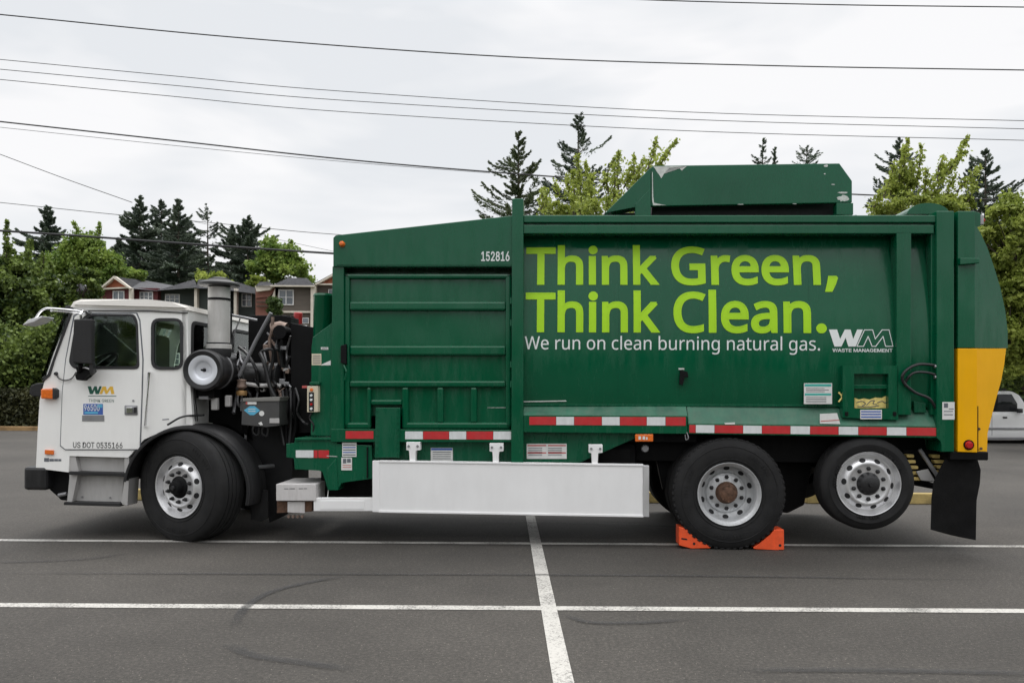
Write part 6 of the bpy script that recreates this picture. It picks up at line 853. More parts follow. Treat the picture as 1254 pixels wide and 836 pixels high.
hose('dipstick_tube', [(334, 388, .5), (333, 405, .5), (330, 420, .5), (334, 450, .5), (334, 480, .5)], .018, EXH, eng)
hose('exhaust_pipe', [(334, 404, .55), (343, 402, .55), (350, 404, .55)], .075, EXH, eng, 0, 16)
x, z = L(345, 407, .5)
lathe('exhaust_elbow', [(0, -.02), (.07, -.02), (.075, .05), (.07, .25), (0, .25)], (x, .45, z), BLK, eng, 24)
hose('coolant_hose', [(319, 436, .4), (321, 430, .4), (333, 428, .42), (334, 440, .45), (330, 465, .45), (334, 490, .45)], .016, BLKG, eng)
hose('coolant_hose', [(319, 432, .4), (324, 445, .35), (330, 470, .35), (338, 490, .35), (342, 515, .4)], .022, BLKG, eng)
hose('metal_pipe', [(300, 470, .45), (320, 472, .45), (336, 471, .5), (344, 473, .5)], .022, PLATE, eng)
x, z = L(313, 459, .5); x2 = L(338, 459, .5)[0]
bm = bmesh.new(); tube_bm(bm, [(x - .13, .6, z), (x - .11, .6, z), (x2, .6, z), (x2 + .03, .6, z)], [.08, .13, .13, .09], 24); finish('turbo_housing', bm, BLKG, eng, smooth=True)
for i in range(9):
    r_ = random.Random(40 + i); x0_ = 288 + 10 * r_.random(); pts = [(x0_, 425 + 12 * i / 2, .5)]
    for j in range(4): pts.append((pts[-1][0] + r_.uniform(-4, 12), pts[-1][1] + r_.uniform(8, 26), .4 + .2 * r_.random()))
    hose('engine_hose', pts, .009 + .012 * r_.random(), (BLKG, BLK, STEEL)[i % 3], eng)
for i in range(16):
    r_ = random.Random(140 + i); x0_ = 296 + 60 * r_.random(); y0_ = 405 + 80 * r_.random(); pts = [(x0_, y0_, .55)]
    for j in range(3): pts.append((pts[-1][0] + r_.uniform(-9, 9), pts[-1][1] + r_.uniform(4, 22), .42 + .2 * r_.random()))
    hose('engine_hose', pts, .006 + .012 * r_.random(), (BLKG, STEEL, BLK, EXH)[i % 4], eng)
for i in range(12):
    r_ = random.Random(240 + i); a, b = 298 + 52 * r_.random(), 420 + 60 * r_.random(); w_, h_ = 3 + 5 * r_.random(), 3 + 6 * r_.random()
    slab('engine_fitting', [(a, b), (a + w_, b + r_.uniform(-1, 1)), (a + w_, b + h_), (a, b + h_)], .5, .56, (STEEL, BLKG, PLATE, EXH)[i % 4], eng, .006)
x, z = L(296, 478, .35); lathe('brass_valve', [(0, 0), (.05, 0), (.055, .03), (.045, .05), (0, .05)], (x, .35, L(296, 484, .35)[1]), mat('brass', (.34, .20, .08), .5, .5, var=.2), eng, 20, 'Z')
lathe('valve_body', [(0, 0), (.03, 0), (.05, .02), (.04, .07), (.05, .09), (0, .1)], (x, .35, L(296, 476, .35)[1]), EXH, eng, 20, 'Z')
for a, b, c, d in ((258, 487, 266, 502), (275, 484, 282, 498)): slab('canister', [(a, b), (c, b), (c, d), (a, d)], .25, .31, PLATE, eng, .01)
slab('bracket_plate', [(240, 476), (262, 477), (262, 487), (240, 487)], .2, .4, BLK, eng); slab('bracket_plate', [(243, 485), (255, 485), (255, 489), (243, 489)], .18, .3, STEEL, eng)
for k in range(7): hose('wire_bundle', [(226 + k * 2.0, 475, .2), (228 + k * 2.1, 500, .22), (228 + k * 2.3, 515, .3)], .006, (BLKG, STEEL)[k % 2], eng)
# battery box with diamond decal
bb = slab('battery_box', [(296.5, 490), (330, 489), (342, 489), (342, 521), (326, 523), (295.5, 520)], .15, .5, mat('box_charcoal', (.055, .055, .055), .55, var=.15, dirt=.3), eng, .006)
slab('box_lid', [(297, 487.5), (343, 485.5), (342, 491), (297, 491.5)], .14, .5, mat('lid_grey', (.20, .195, .18), .6), bb, .004)
sticker(301, 491.8, 314, 495, .149, STK, bb, [(301, 491.8, 303, 495, INKR)]); shape('decal', [[(298.5, 502), (306, 497), (312, 497), (318.5, 502.5), (311, 508), (306, 508)]], .1485, BLUE, bb); shape('print_line', [R4(304, 500.3, 313, 501.1), R4(304, 503, 313, 503.8)], .147, STK, bb)
x, z = L(320.5, 506, .148); lathe('round_decal', [(0, -.002), (.026, -.002), (.026, 0)], (x, .148, z), STK, bb, 20)
shape('decal', [[(316, 518), (320, 516), (322, 520), (319, 520.5)]], .1485, STK, bb); slab('box_tag', R4(330, 512, 342, 518), .143, .15, PLATE, bb, .002)
for k, (a, b) in enumerate(((312, 523), (323, 524))): hose('cable_loop', [(a, b - 3, .3), (a - 2, b + 6, .3), (a + 4, b + 10, .3), (a + 6, b, .3)], .014, BLKG, eng)
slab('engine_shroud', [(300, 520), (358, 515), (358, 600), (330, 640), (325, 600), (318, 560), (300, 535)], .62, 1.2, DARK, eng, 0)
slab('engine_shroud', [(235, 470), (300, 470), (310, 540), (280, 520), (240, 515)], .62, 1.2, BLK, eng, 0)
for k in range(4): hose('hydraulic_hose', [(346 + 5 * k, 478, .45), (348 + 4 * k, 500, .4), (344 + 6 * k, 520, .42), (348 + 3 * k, 545, .4)], .016 + .004 * (k % 2), (BLKG, BLK)[k % 2], eng)
hose('hydraulic_hose', [(362, 475, .3), (366, 490, .25), (364, 505, .25), (372, 517, .25), (378, 520, .15)], .013, BLKG, eng)
# red lamp behind radiator
x, z = L(365, 387, 1.2); lathe('red_cap', [(0, .13), (.04, .13), (.048, .12), (.048, 0), (0, 0)], (x, 1.2, z - .09), mat('red_paint', (.35, .02, .02), .45), eng, 20, 'Z')
# ---- control box
cb = slab('control_box', [(376, 472.5), (389.5, 472.5), (389.5, 504.5), (376, 504.5)], -.03, .05, CREAM, T, .005)
slab('control_panel', [(378, 480), (384.5, 480), (384.5, 503.5), (378, 503.5)], -.033, -.028, BLKT, cb, .002)
for k in range(4):
    x, z = L(381.2, 484 + k * 5.4, -.033); lathe('push_button', [(0, -.012), (.011, -.012), (.013, 0)], (x, -.033, z), (WVIN, WVIN, REDL, WVIN)[k], cb, 14)
x, z = L(381.5, 477, -.03); lathe('push_button', [(0, -.016), (.015, -.012), (.017, 0)], (x, -.03, z), AMB, cb, 14)
slab('box_roof', [(379, 467.5), (391, 467.5), (391, 471), (379, 471)], -.03, .06, GREEN2, cb)
slab('box_label', R4(370, 472, 376, 475), .1, .12, INKR, cb, 0)
hose('control_wire', [(382, 505, .02), (379, 512, .03), (384, 520, .03), (383, 530, .05)], .008, BLKG, cb)
# ---- loader arm base, lower left
arm = empty('loader_arm', T)
slab('arm_plate', [(350.5, 543), (361, 543), (361, 537.5), (412, 537), (412, 544), (455, 545), (457, 586), (418, 590), (413, 600), (401.5, 600), (395.5, 577), (391, 575), (360.5, 574.5), (360.5, 560), (350.5, 560)], .04, .10, GREEN2, arm, .006)
slab('arm_box', [(361, 537.5), (412, 537), (412, 575), (395, 576), (361, 574)], .1, .6, GREEN2, arm, .01)
slab('arm_flange', [(400, 574), (412, 560), (414, 600), (402, 600)], .03, .3, GREEN2, arm, .006)
slab('arm_step', [(361, 536), (421, 535), (421, 538.5), (361, 539)], .02, .3, GREEN2, arm, .004)
tapes([(362, 384, 'w'), (384, 389, 'r'), (389.6, 403, 'r')], (362, 551, 560), (403, 551, 560.5), .038, arm)
shape('paint_chip', [[(400, 557.5), (413, 558.3), (413, 559.2), (400, 558.4)]], .034, CHIP, arm)
hose('arm_pin', [(450, 547, .02), (450, 585, .02)], .008, BLK, arm, 0)
hose('drip_wire', [(402, 600, .06), (401, 610, .06)], .004, STK, arm, 0)
# ---- toolbox and white rail
tb = slab('tool_box', [(338, 592.5), (387, 592.5), (387, 613), (338, 613)], -.02, .55, BEIGE, T, .006)
shape('faded_lettering', [R4(348, 597.6, 353, 598.8), R4(354.5, 597.4, 361, 598.7), R4(366, 597.4, 371, 598.6), R4(372, 597.3, 376, 598.5)], -.0215, STEEL, tb)
slab('rust_bracket', [(339, 613), (382, 613), (382, 626), (339, 628)], .03, .3, RUST, T, .004)
slab('bracket_plate', [(352, 614), (373, 614), (373, 628), (352, 627)], .01, .03, BEIGE, T, .003)
for k in range(4):
    x, z = L(354 + k * 5.5, 632, .03); lathe('bolt', [(0, -.02), (.014, -.02), (.016, 0), (.01, .03)], (x, .03, z), EXH, T, 8)
slab('link_rail', [(384, 609.5), (457, 609.5), (457, 625.5), (384, 625.5)], -.01, .06, GUARD, T, .004)
slab('link_panel', [(392, 612.5), (446, 612.5), (446, 623.5), (392, 623.5)], -.014, 0, GUARD, T, .003)
# ---- side guard
sg = empty('side_guard', T)
slab('guard_panel', [(464, 565), (788, 570), (788, 631.8), (464, 626.2)], -.03, -.005, GUARD, sg, .003)
slab('guard_edge', [(456, 564), (464.5, 564), (464.5, 627), (456, 626.5)], -.036, .03, GUARD, sg, .004)
slab('guard_edge', [(787, 569.5), (795, 569.8), (795, 632.8), (787, 632.5)], -.036, .03, ALU, sg, .004)
slab('guard_lip', [(464, 563.6), (788, 568.4), (788, 570.6), (464, 565.8)], -.038, .03, GUARD, sg, .002)
slab('guard_lip', [(464, 625), (788, 630.6), (788, 633), (464, 627.2)], -.038, .03, GUARD, sg, .002)
for a in (505.5, 607.5, 729):
    d_ = (a - 505) * .014
    br_ = slab('guard_bracket', [(a - 8, 541 + d_), (a + 9, 541 + d_), (a + 9, 551 + d_), (a + 3, 551 + d_), (a + 3, 566 + d_ + 1), (a - 4, 566 + d_ + 1), (a - 4, 551 + d_), (a - 8, 551 + d_)], -.02, .08, GUARD, sg, .004)
    for q_ in (-5, 6): x, z = L(a + q_, 546 + d_, -.02); lathe('bolt', [(0, -.012), (.012, -.012), (.012, 0)], (x, -.02, z), STEEL, br_, 8)
# ================================================================== CHOCKS
def chock(pts, label, hole):
    r = tag(empty('wheel_chock', None, O, -TH), label, 'wheel chock', 'orange wheel chocks at the drive tyre')
    z0 = min(L(a, b, .0)[1] for a, b in pts)
    P_ = [L(a, b, .0) for a, b in pts]; P_ = [(x, max(z - z0, 0) + .003) for x, z in P_]; bm = bmesh.new()
    prism_bm(bm, [(x, .02, z) for x, z in P_], [(x, .22, z) for x, z in P_], .006); finish('chock_block', bm, CHOCK, r)
    bm = bmesh.new()
    for (a, b) in hole:
        x, z = L(a, b, 0); lathe_bm(bm, [(0, -.001), (.013, -.001), (.013, .003)], (x, .02, z - z0), 14)
    finish('bolt_hole', bm, DARK, r)
    return r
ch = chock([(832, 648.5), (846, 650.5), (850, 657), (860, 667), (871, 673), (871, 674.5), (847, 675), (832, 671)], 'orange wheel chock wedged ahead of the drive tyre, nearer the side guard', [(850.5, 668.5)])
chock([(961, 652), (949, 652), (944, 659), (932, 669), (923, 674), (924, 676), (952, 677), (961, 677)], 'orange wheel chock wedged behind the drive tyre, under the ledge toward the tail', [(956, 671)])
shape('chock_stamp', [[(834.5, 658), (841.5, 659.2), (841.5, 661), (834.5, 660)]], .018, DARK, ch)
# ================================================================== BACKGROUND
# kerbs and wheel stops
KERB = mat('kerb_yellow', (.27, .17, .075), .85, var=.3, vscale=4, bump=.4, bscale=30)
KC = mat('kerb_concrete', (.36, .34, .31), .9, var=.2, vscale=3, bump=.4, bscale=30)
STOP = mat('stop_yellow', (.28, .21, .075), .85, var=.35, vscale=6, bump=.6, bscale=30)
o = box('kerb', (-45, 27.5, -.01), (45, 27.72, .14), KERB, None, .015); tag(o, kind='structure')
stops = [(-4.15, 10.9, 'behind the cab steps and front tyre'), (2.75, 10.95, 'between side guard end and drive tyre'), (5.0, 11.0, 'behind the raised rear tyre and mud flap')]
for i, (x, y, lab) in enumerate(stops):
    bm = bmesh.new(); s = [(y - .1, 0.001), (y - .06, .14), (y + .06, .14), (y + .1, 0.001)]
    prism_bm(bm, [(x - 1.05, a, b) for a, b in s], [(x + 1.05, a, b) for a, b in s], .012)
    tag(finish('wheel_stop', bm, STOP), 'worn yellow wheel stop ' + lab, 'wheel stop', 'wheel stops behind the truck')
# ---- leaves
def leafmat(name, c1, c2, scale=.9, trans=.25):
    m = bpy.data.materials.new(name); m.use_nodes = True; t = m.node_tree; n, l = t.nodes, t.links; b = n['Principled BSDF']; b.inputs['Roughness'].default_value = .55; b.inputs['Specular IOR Level'].default_value = .3
    a = n.new('ShaderNodeAttribute'); a.attribute_name = 'shade'
    r = n.new('ShaderNodeValToRGB'); r.color_ramp.elements[0].color = (*c1, 1); r.color_ramp.elements[1].color = (*c2, 1); l.new(a.outputs['Fac'], r.inputs[0]); l.new(r.outputs[0], b.inputs['Base Color'])
    tl = n.new('ShaderNodeBsdfTranslucent'); l.new(r.outputs[0], tl.inputs[0]); mx = n.new('ShaderNodeMixShader'); mx.inputs[0].default_value = trans
    l.new(b.outputs[0], mx.inputs[1]); l.new(tl.outputs[0], mx.inputs[2]); l.new(mx.outputs[0], n['Material Output'].inputs[0]); return m
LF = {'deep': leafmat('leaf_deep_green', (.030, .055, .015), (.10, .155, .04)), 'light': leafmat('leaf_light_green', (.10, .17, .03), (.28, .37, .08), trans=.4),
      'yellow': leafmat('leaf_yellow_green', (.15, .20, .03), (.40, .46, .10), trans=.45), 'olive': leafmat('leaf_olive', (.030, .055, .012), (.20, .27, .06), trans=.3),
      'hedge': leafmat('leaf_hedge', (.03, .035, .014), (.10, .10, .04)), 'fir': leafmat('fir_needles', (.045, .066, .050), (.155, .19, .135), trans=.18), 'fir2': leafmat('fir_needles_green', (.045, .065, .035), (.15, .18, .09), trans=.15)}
BARK = mat('bark', (.07, .055, .042), .95, var=.3, vscale=6, bump=.6, bscale=25)
def leaves(name, C, size, rng, m, parent, asp=1.7, dirs=None, shade=None, droop=0):
    n = len(C); C = np.asarray(C)
    d = rng.normal(size=(n, 3)) if dirs is None else dirs + rng.normal(size=(n, 3)) * .35
    d[:, 2] -= droop; d /= np.linalg.norm(d, axis=1)[:, None]
    r = rng.normal(size=(n, 3)); s = np.cross(d, r); s /= np.linalg.norm(s, axis=1)[:, None] + 1e-9
    sz = size * rng.uniform(.6, 1.35, n)[:, None]
    V = np.stack([C - d * sz * asp / 2, C + s * sz / 2, C + d * sz * asp / 2, C - s * sz / 2], 1).reshape(-1, 3)
    me = bpy.data.meshes.new(name); me.vertices.add(4 * n); me.vertices.foreach_set('co', V.astype(np.float32).ravel()); me.loops.add(4 * n); me.loops.foreach_set('vertex_index', np.arange(4 * n, dtype=np.int32))
    me.polygons.add(n); me.polygons.foreach_set('loop_start', np.arange(0, 4 * n, 4, dtype=np.int32)); me.update(calc_edges=True)
    if shade is None: shade = rng.uniform(0, 1, n)
    at = me.attributes.new('shade', 'FLOAT', 'FACE'); at.data.foreach_set('value', np.clip(shade, 0, 1).astype(np.float32))
    me.materials.append(m); return link(bpy.data.objects.new(name, me), parent)
def conifer(px, D, top, basepx, halfw, label, seed, n=24000, m='fir', group=None, gap=.0, power=.85, sparse=1.0, cat='fir tree', size=.19):
    """top, basepx: picture heights of the tip and of the lowest branches; halfw in metres"""
    rng = np.random.default_rng(seed); x = X_at(px, D); H = Z_at(px, top, D); zb_ = Z_at(px, basepx, D)
    r = tag(empty('fir_tree', None, (x, D, 0), 0), label, cat, group)
    bm = bmesh.new(); tube_bm(bm, [(0, 0, 0), (.05, 0, H * .5), (0, 0, H * .98)], [H * .016, H * .009, .02], 8)
    halfw *= 1.45; full = basepx == 290
    if full: halfw *= 1.7; n = int(n * 2.8); zb_ = Z_at(px, 440, D)
    nb = int((H - zb_) * 13 * sparse) + 26; C = []; Dv = []; Sh = []; n = int(n * 1.5); wsum = 0; per = n / nb
    for i in range(nb):
        t = (i + rng.uniform(0, 1)) / nb; z = H - (H - zb_) * t ** .9 - .1; lump = .8 + .25 * math.sin(z * 2.3 + seed) ; ln = halfw * (t ** power) * rng.uniform(.45, 1.12) * lump + .06; az = rng.uniform(0, 6.283)
        if gap and rng.uniform() < gap: continue
        up = .6 * (1 - t) - .05 + rng.normal() * .14; k = max(int(per * (.12 + 1.6 * t)), 10)
        s = rng.uniform(0, 1, k) ** .6; side = rng.normal(size=k) * .13 * ln * (1.1 - s) + rng.normal(size=k) * .03
        ca, sa = math.cos(az), math.sin(az); rr__ = s * ln
        zz = z + up * rr__ - .25 * rr__ ** 2 / max(ln, .3) + .30 * ln * s ** 4 * (.4 + .6 * (1 - t)) + rng.normal(size=k) * .035 - np.abs(side) * .45 - np.abs(rng.normal(size=k)) * .05
        C.append(np.stack([ca * rr__ - sa * side, sa * rr__ + ca * side, zz], 1)); Dv.append(np.tile([ca, sa, -.1 + up], (k, 1)) + np.outer(np.sign(side), [-sa, ca, 0]) * .6)
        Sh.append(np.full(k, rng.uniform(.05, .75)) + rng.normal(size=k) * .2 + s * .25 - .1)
        if halfw > .8 and i % 3 == 0: tube_bm(bm, [(0, 0, z), (ca * ln * .8, sa * ln * .8, z + up * ln * .8 - .1 * ln)], [.05, .012], 5)
    finish('trunk', bm, BARK, r, smooth=True)
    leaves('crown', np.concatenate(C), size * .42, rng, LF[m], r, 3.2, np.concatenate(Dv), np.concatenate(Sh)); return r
def broad(px, D, ell, label, seed, n=26000, m='light', size=.13, clumps=90, shoots=(), group=None, spread=.11, cat='tree', trunk=.14, loc=None):
    """ell: crown lobes as (px, py, half width px, half height px); shoots: (px0, py0, px1, py1) leafy twigs"""
    rng = np.random.default_rng(seed); x = X_at(px, D); r = tag(empty('broadleaf_tree', None, (x, D, 0), 0), label, cat, group)
    bm = bmesh.new(); k = D / F; tot = sum(a[2] * a[3] for a in ell); C = []; Sh = []; base = Vector((0, 0, 0))
    zc_ = np.mean([Z_at(a[0], a[1], D) for a in ell]); fork = Vector((0, 0, max(.8, zc_ * .45)))
    tube_bm(bm, [base, Vector((.05, 0, fork.z * .5)), fork], [trunk * 1.2, trunk, trunk * .85], 9)
    for (ex, ey, ew, eh) in ell:
        c = np.array([X_at(ex, D) - x, 0, Z_at(ex, ey, D)]); w, h = ew * k, eh * k; dp = min(w, 2.6) * .9; nc = max(4, int(clumps * ew * eh / tot)); nl = int(n * ew * eh / tot / nc)
        lb = Vector(c) - Vector((0, 0, h * .4)); tube_bm(bm, [fork, (fork + lb) / 2 + Vector((rng.normal() * .1, rng.normal() * .1, 0)), lb], [trunk * .7, trunk * .45, trunk * .25], 7)
        for j in range(nc):
            v = rng.normal(size=3); v /= np.linalg.norm(v); q = c + v * np.array([w, dp, h]) * rng.uniform(.35, 1.0) ** .5 * .93
            if j % 3 == 0: tube_bm(bm, [lb, (lb + Vector(q)) / 2 + Vector((0, 0, -.05)), Vector(q)], [trunk * .2, trunk * .12, .012], 5)
            sp = spread * (.6 + .8 * rng.uniform()) * (w + h); out_ = v * 1.0
            pts = rng.normal(size=(nl, 3)) * np.array([sp, sp, sp * .7]) * .75
            pts[:, 2] += .35 * sp * np.abs(rng.normal(size=nl)); C.append(q + pts)
            Sh.append(np.full(nl, rng.uniform(-.05, .85)) + rng.normal(size=nl) * .24)
    for (a, b, c2, d) in shoots:
        p = Vector((X_at(a, D) - x, rng.normal() * .3, Z_at(a, b, D))); q = Vector((X_at(c2, D) - x, p.y + rng.normal() * .2, Z_at(c2, d, D)))
        tube_bm(bm, [p, (p + q) / 2 + Vector((rng.normal() * .05, 0, 0)), q], [.03, .02, .008], 5); ks = int((q - p).length * 170); s = rng.uniform(0, 1, ks)
        pts = np.outer(1 - s, np.array(p)) + np.outer(s, np.array(q)) + rng.normal(size=(ks, 3)) * (.085 * (1 - s * .5))[:, None] * (1.1 + .5 * np.sin(s * 19))[:, None]; C.append(pts); Sh.append(rng.uniform(.3, 1, ks))
    finish('trunk', bm, BARK, r, smooth=True); leaves('crown', np.concatenate(C), size, rng, LF[m], r, 1.5, None, np.concatenate(Sh), droop=.25); return r
# left thicket beyond the lot
broad(20, 32, [(15, 368, 48, 50), (-35, 380, 50, 80), (6, 322, 20, 26)], 'tall leafy deciduous tree at the far left edge behind the hedge', 1, 60000, 'olive', .105, 260, [(3, 320, 2, 270), (18, 320, 22, 290), (30, 330, 27, 305), (45, 330, 48, 308)], spread=.055)
broad(85, 34, [(75, 398, 52, 48), (98, 352, 26, 28), (42, 362, 30, 36)], 'wide leafy deciduous tree beside the cab windshield', 2, 60000, 'olive', .105, 260, [(60, 350, 52, 318), (36, 340, 33, 312), (80, 345, 84, 318)], spread=.055)
broad(40, 30, [(20, 445, 60, 40), (75, 440, 40, 45), (-30, 440, 50, 50)], 'low dark bushy tree above the trimmed hedge', 3, 50000, 'olive', .10, 200, cat='bush')
broad(110, 46, [(106, 312, 26, 26), (86, 325, 26, 22), (128, 334, 22, 22)], 'bright light green tree behind the red house, left side', 4, 20000, 'light', .12, 110, [(100, 290, 98, 276), (122, 300, 124, 274), (84, 305, 78, 290)])
broad(158, 49, [(160, 338, 18, 8), (152, 345, 22, 10)], 'small bright green tree top peeping over the red house roof', 5, 5000, 'light', .15, 25)
# hedge
def hedge(name, x0, x1, y0, y1, h, label, seed, n, m, size):
    rng = np.random.default_rng(seed); r = tag(empty(name, None, ((x0 + x1) / 2, (y0 + y1) / 2, 0)), label, 'hedge')
    C = rng.uniform(-1, 1, (n, 3)) * np.array([(x1 - x0) / 2, (y1 - y0) / 2, h / 2]); C[:, 2] += h / 2
    k = rng.integers(0, 3, n); C[k == 0, 2] = h + rng.normal(size=(k == 0).sum()) * .06; C[k == 1, 1] = -(y1 - y0) / 2 + rng.normal(size=(k == 1).sum()) * .08
    sh = .45 + .35 * np.sin(C[:, 0] * 3.1 + np.cos(C[:, 2] * 5)) * np.sin(C[:, 0] * 1.3) + rng.normal(size=n) * .2
    bm = bmesh.new(); box_bm(bm, (-(x1 - x0) / 2 + .2, -(y1 - y0) / 2 + .2, .02), ((x1 - x0) / 2 - .2, (y1 - y0) / 2 - .2, h - .2)); finish('branches', bm, mat('twigs', (.03, .03, .018), .95, bump=1, bscale=12), r)
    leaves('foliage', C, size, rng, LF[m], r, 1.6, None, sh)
hedge('hedge', -26, -11.5, 28.2, 29.4, 1.28, 'low trimmed dark hedge along the far kerb left of the cab', 6, 42000, 'hedge', .085)
hedge('hedge', 12, 30, 30, 31.6, 2.0, 'dark hedge behind the white parked car', 7, 42000, 'deep', .12)
# grey pipe rail above the hedge
rl = tag(empty('guard_rail', None, (-17, 29.7, 0)), 'grey horizontal pipe rail just above the trimmed hedge', 'railing')
zr = Z_at(20, 485.5, 29.7)
tube('rail', [(-8, 0, zr), (7, 0, zr - .02)], .055, STEEL, rl)
for x in (-7.5, -4.5, -1.5, 1.5, 4.5): tube('post', [(x, 0, 0), (x, 0, zr)], .05, STEEL, rl)
# conifers
FG = 'dark firs rising behind the houses'
conifer(57, 62, 251, 335, 2.6, 'lone dark fir with pointed tip behind the far left trees', 11, 20000, group=FG)
conifer(170, 66, 238, 350, 3.5, 'tall dense dark fir, leftmost of the fir clump above the red house', 12, 34000, group=FG)
conifer(196, 70, 244, 350, 3.8, 'dense dark fir in the middle of the clump above the houses', 13, 30000, group=FG)
conifer(217, 64, 242, 350, 3.2, 'tall dark fir, rightmost of the clump behind the intake stack', 14, 34000, group=FG)
conifer(253, 67, 254, 350, 2.6, 'thin scraggly half-bare fir with open top above the intake stack', 15, 8500, gap=.35, group=FG, sparse=.6, power=.5)
conifer(302, 64, 263, 350, 2.9, 'dark pointed fir above the gap between cab and body', 16, 28000, group=FG, power=.7)
conifer(284, 66, 274, 350, 2.7, 'shorter dark fir at the left shoulder of the pointed fir above the gap', 17, 20000, group=FG)
conifer(145, 70, 290, 350, 3.0, 'low dark fir at the left edge of the fir clump', 18, 20000, group=FG)
conifer(235, 72, 290, 350, 3.4, 'low dark fir filling the base of the fir clump', 19, 20000, group=FG)
broad(345, 52, [(342, 318, 26, 22), (355, 338, 28, 16), (325, 330, 20, 20)], 'light green broadleaf tree above the brown house', 20, 13000, 'light', .16, 60, [(335, 305, 333, 290), (352, 305, 356, 294)])
broad(313, 56, [(314, 345, 16, 6)], 'small yellow-green tree top over the dark green house roof', 21, 2600, 'yellow', .13, 16)
broad(258, 57, [(262, 343, 24, 6)], 'yellow-green tree top right behind the stack cap', 22, 3600, 'yellow', .13, 20)
# unseen trees added behind the camera to darken low reflections in paint and glass
rng_ = np.random.default_rng(77); C_ = []; S_ = []
for k_ in range(46):
    x_ = -62 + 2.8 * k_ + rng_.normal(); h_ = rng_.uniform(3.2, 6.2); q_ = rng_.normal(size=(620, 3)) * np.array([1.7, 1.2, h_ * .24]) + np.array([x_, -26 + rng_.normal() * 2, h_ * .5]); q_ = q_[q_[:, 2] > .1]; C_.append(q_); S_.append(rng_.uniform(.1, .6) + rng_.normal(size=len(q_)) * .2)
tag(leaves('reflection_trees', np.concatenate(C_), .55, rng_, LF['olive'], None, 1.5, None, np.concatenate(S_)), kind='stuff')
# above the body
G2 = 'conifers rising over the truck body'
conifer(633, 52, 158, 290, 2.7, 'open-branched fir rising above the front of the body', 23, 17000, 'fir2', G2, gap=.08, power=.7, sparse=.9, size=.17)
conifer(706, 56, 140, 290, 3.2, 'tallest dark fir with uneven limbs above the slogan', 24, 16000, 'fir', G2, gap=.12, power=.7, sparse=.75, size=.18)
broad(735, 24, [(735, 266, 75, 16), (700, 256, 30, 16), (765, 252, 30, 14)], 'yellow-green young tree with upright shoots between the firs and the roof lid', 25, 4200, 'yellow', .075, 120,
      [(668, 255, 662, 232), (685, 240, 678, 222), (712, 250, 706, 186), (722, 245, 718, 190), (738, 225, 757, 183), (757, 235, 756, 184), (775, 235, 777, 186), (785, 220, 797, 178), (797, 215, 828, 170), (765, 225, 775, 200), (745, 235, 740, 205), (695, 240, 692, 215), (676, 258, 662, 236), (704, 255, 700, 205), (716, 255, 727, 208), (748, 250, 748, 205), (768, 250, 786, 196), (780, 240, 768, 212), (660, 262, 668, 240), (726, 262, 716, 225), (792, 225, 812, 190)], spread=.07)
conifer(932, 75, 168, 300, 2.3, 'small open fir tip, first of three above the roof lid', 26, 9000, 'fir', G2, gap=.2, power=.6, sparse=.5)
conifer(947, 78, 178, 300, 2.3, 'short fir tip close beside the open one above the roof lid', 27, 12000, 'fir', G2)
conifer(986, 80, 178, 300, 3.0, 'dense rounded fir tip above the lid, toward its rear corner', 28, 14000, 'fir', G2, power=.5)
conifer(1100, 60, 168, 290, 3.3, 'broad dark fir behind the yellow-green tree near the tailgate', 29, 20000, 'fir', G2, gap=.1, power=.75)
conifer(1205, 58, 181, 290, 3.0, 'dark spreading fir above the tailgate', 30, 20000, 'fir', G2, gap=.1, power=.75)
conifer(1188, 61, 190, 290, 2.0, 'narrow dark fir just left of the spreading one above the tailgate', 31, 12000, 'fir', G2)
broad(1125, 26, [(1125, 258, 65, 12), (1106, 236, 13, 28), (1160, 252, 32, 12)], 'yellow-green tree with ragged top behind the rear of the body', 32, 6000, 'yellow', .08, 110,
      [(1105, 215, 1109, 170), (1098, 220, 1100, 185), (1122, 230, 1124, 178), (1140, 225, 1152, 190), (1155, 215, 1178, 170), (1150, 220, 1182, 184), (1170, 235, 1198, 205), (1075, 245, 1090, 215), (1112, 240, 1118, 196), (1130, 245, 1135, 205), (1148, 245, 1160, 200), (1160, 245, 1172, 212), (1092, 240, 1094, 200), (1066, 255, 1078, 232), (1140, 250, 1146, 215), (1178, 250, 1190, 222)], spread=.07)
broad(1300, 22, [(1245, 300, 50, 62), (1275, 360, 60, 80), (1235, 400, 45, 70), (1290, 290, 40, 50)], 'big rounded yellow-green tree right of the tailgate', 33, 70000, 'yellow', .085, 300, spread=.05)
broad(1262, 25, [(1235, 430, 60, 50), (1300, 430, 60, 50)], 'shaded lower bush behind the white car roof', 34, 40000, 'olive', .10, 120, cat='bush')
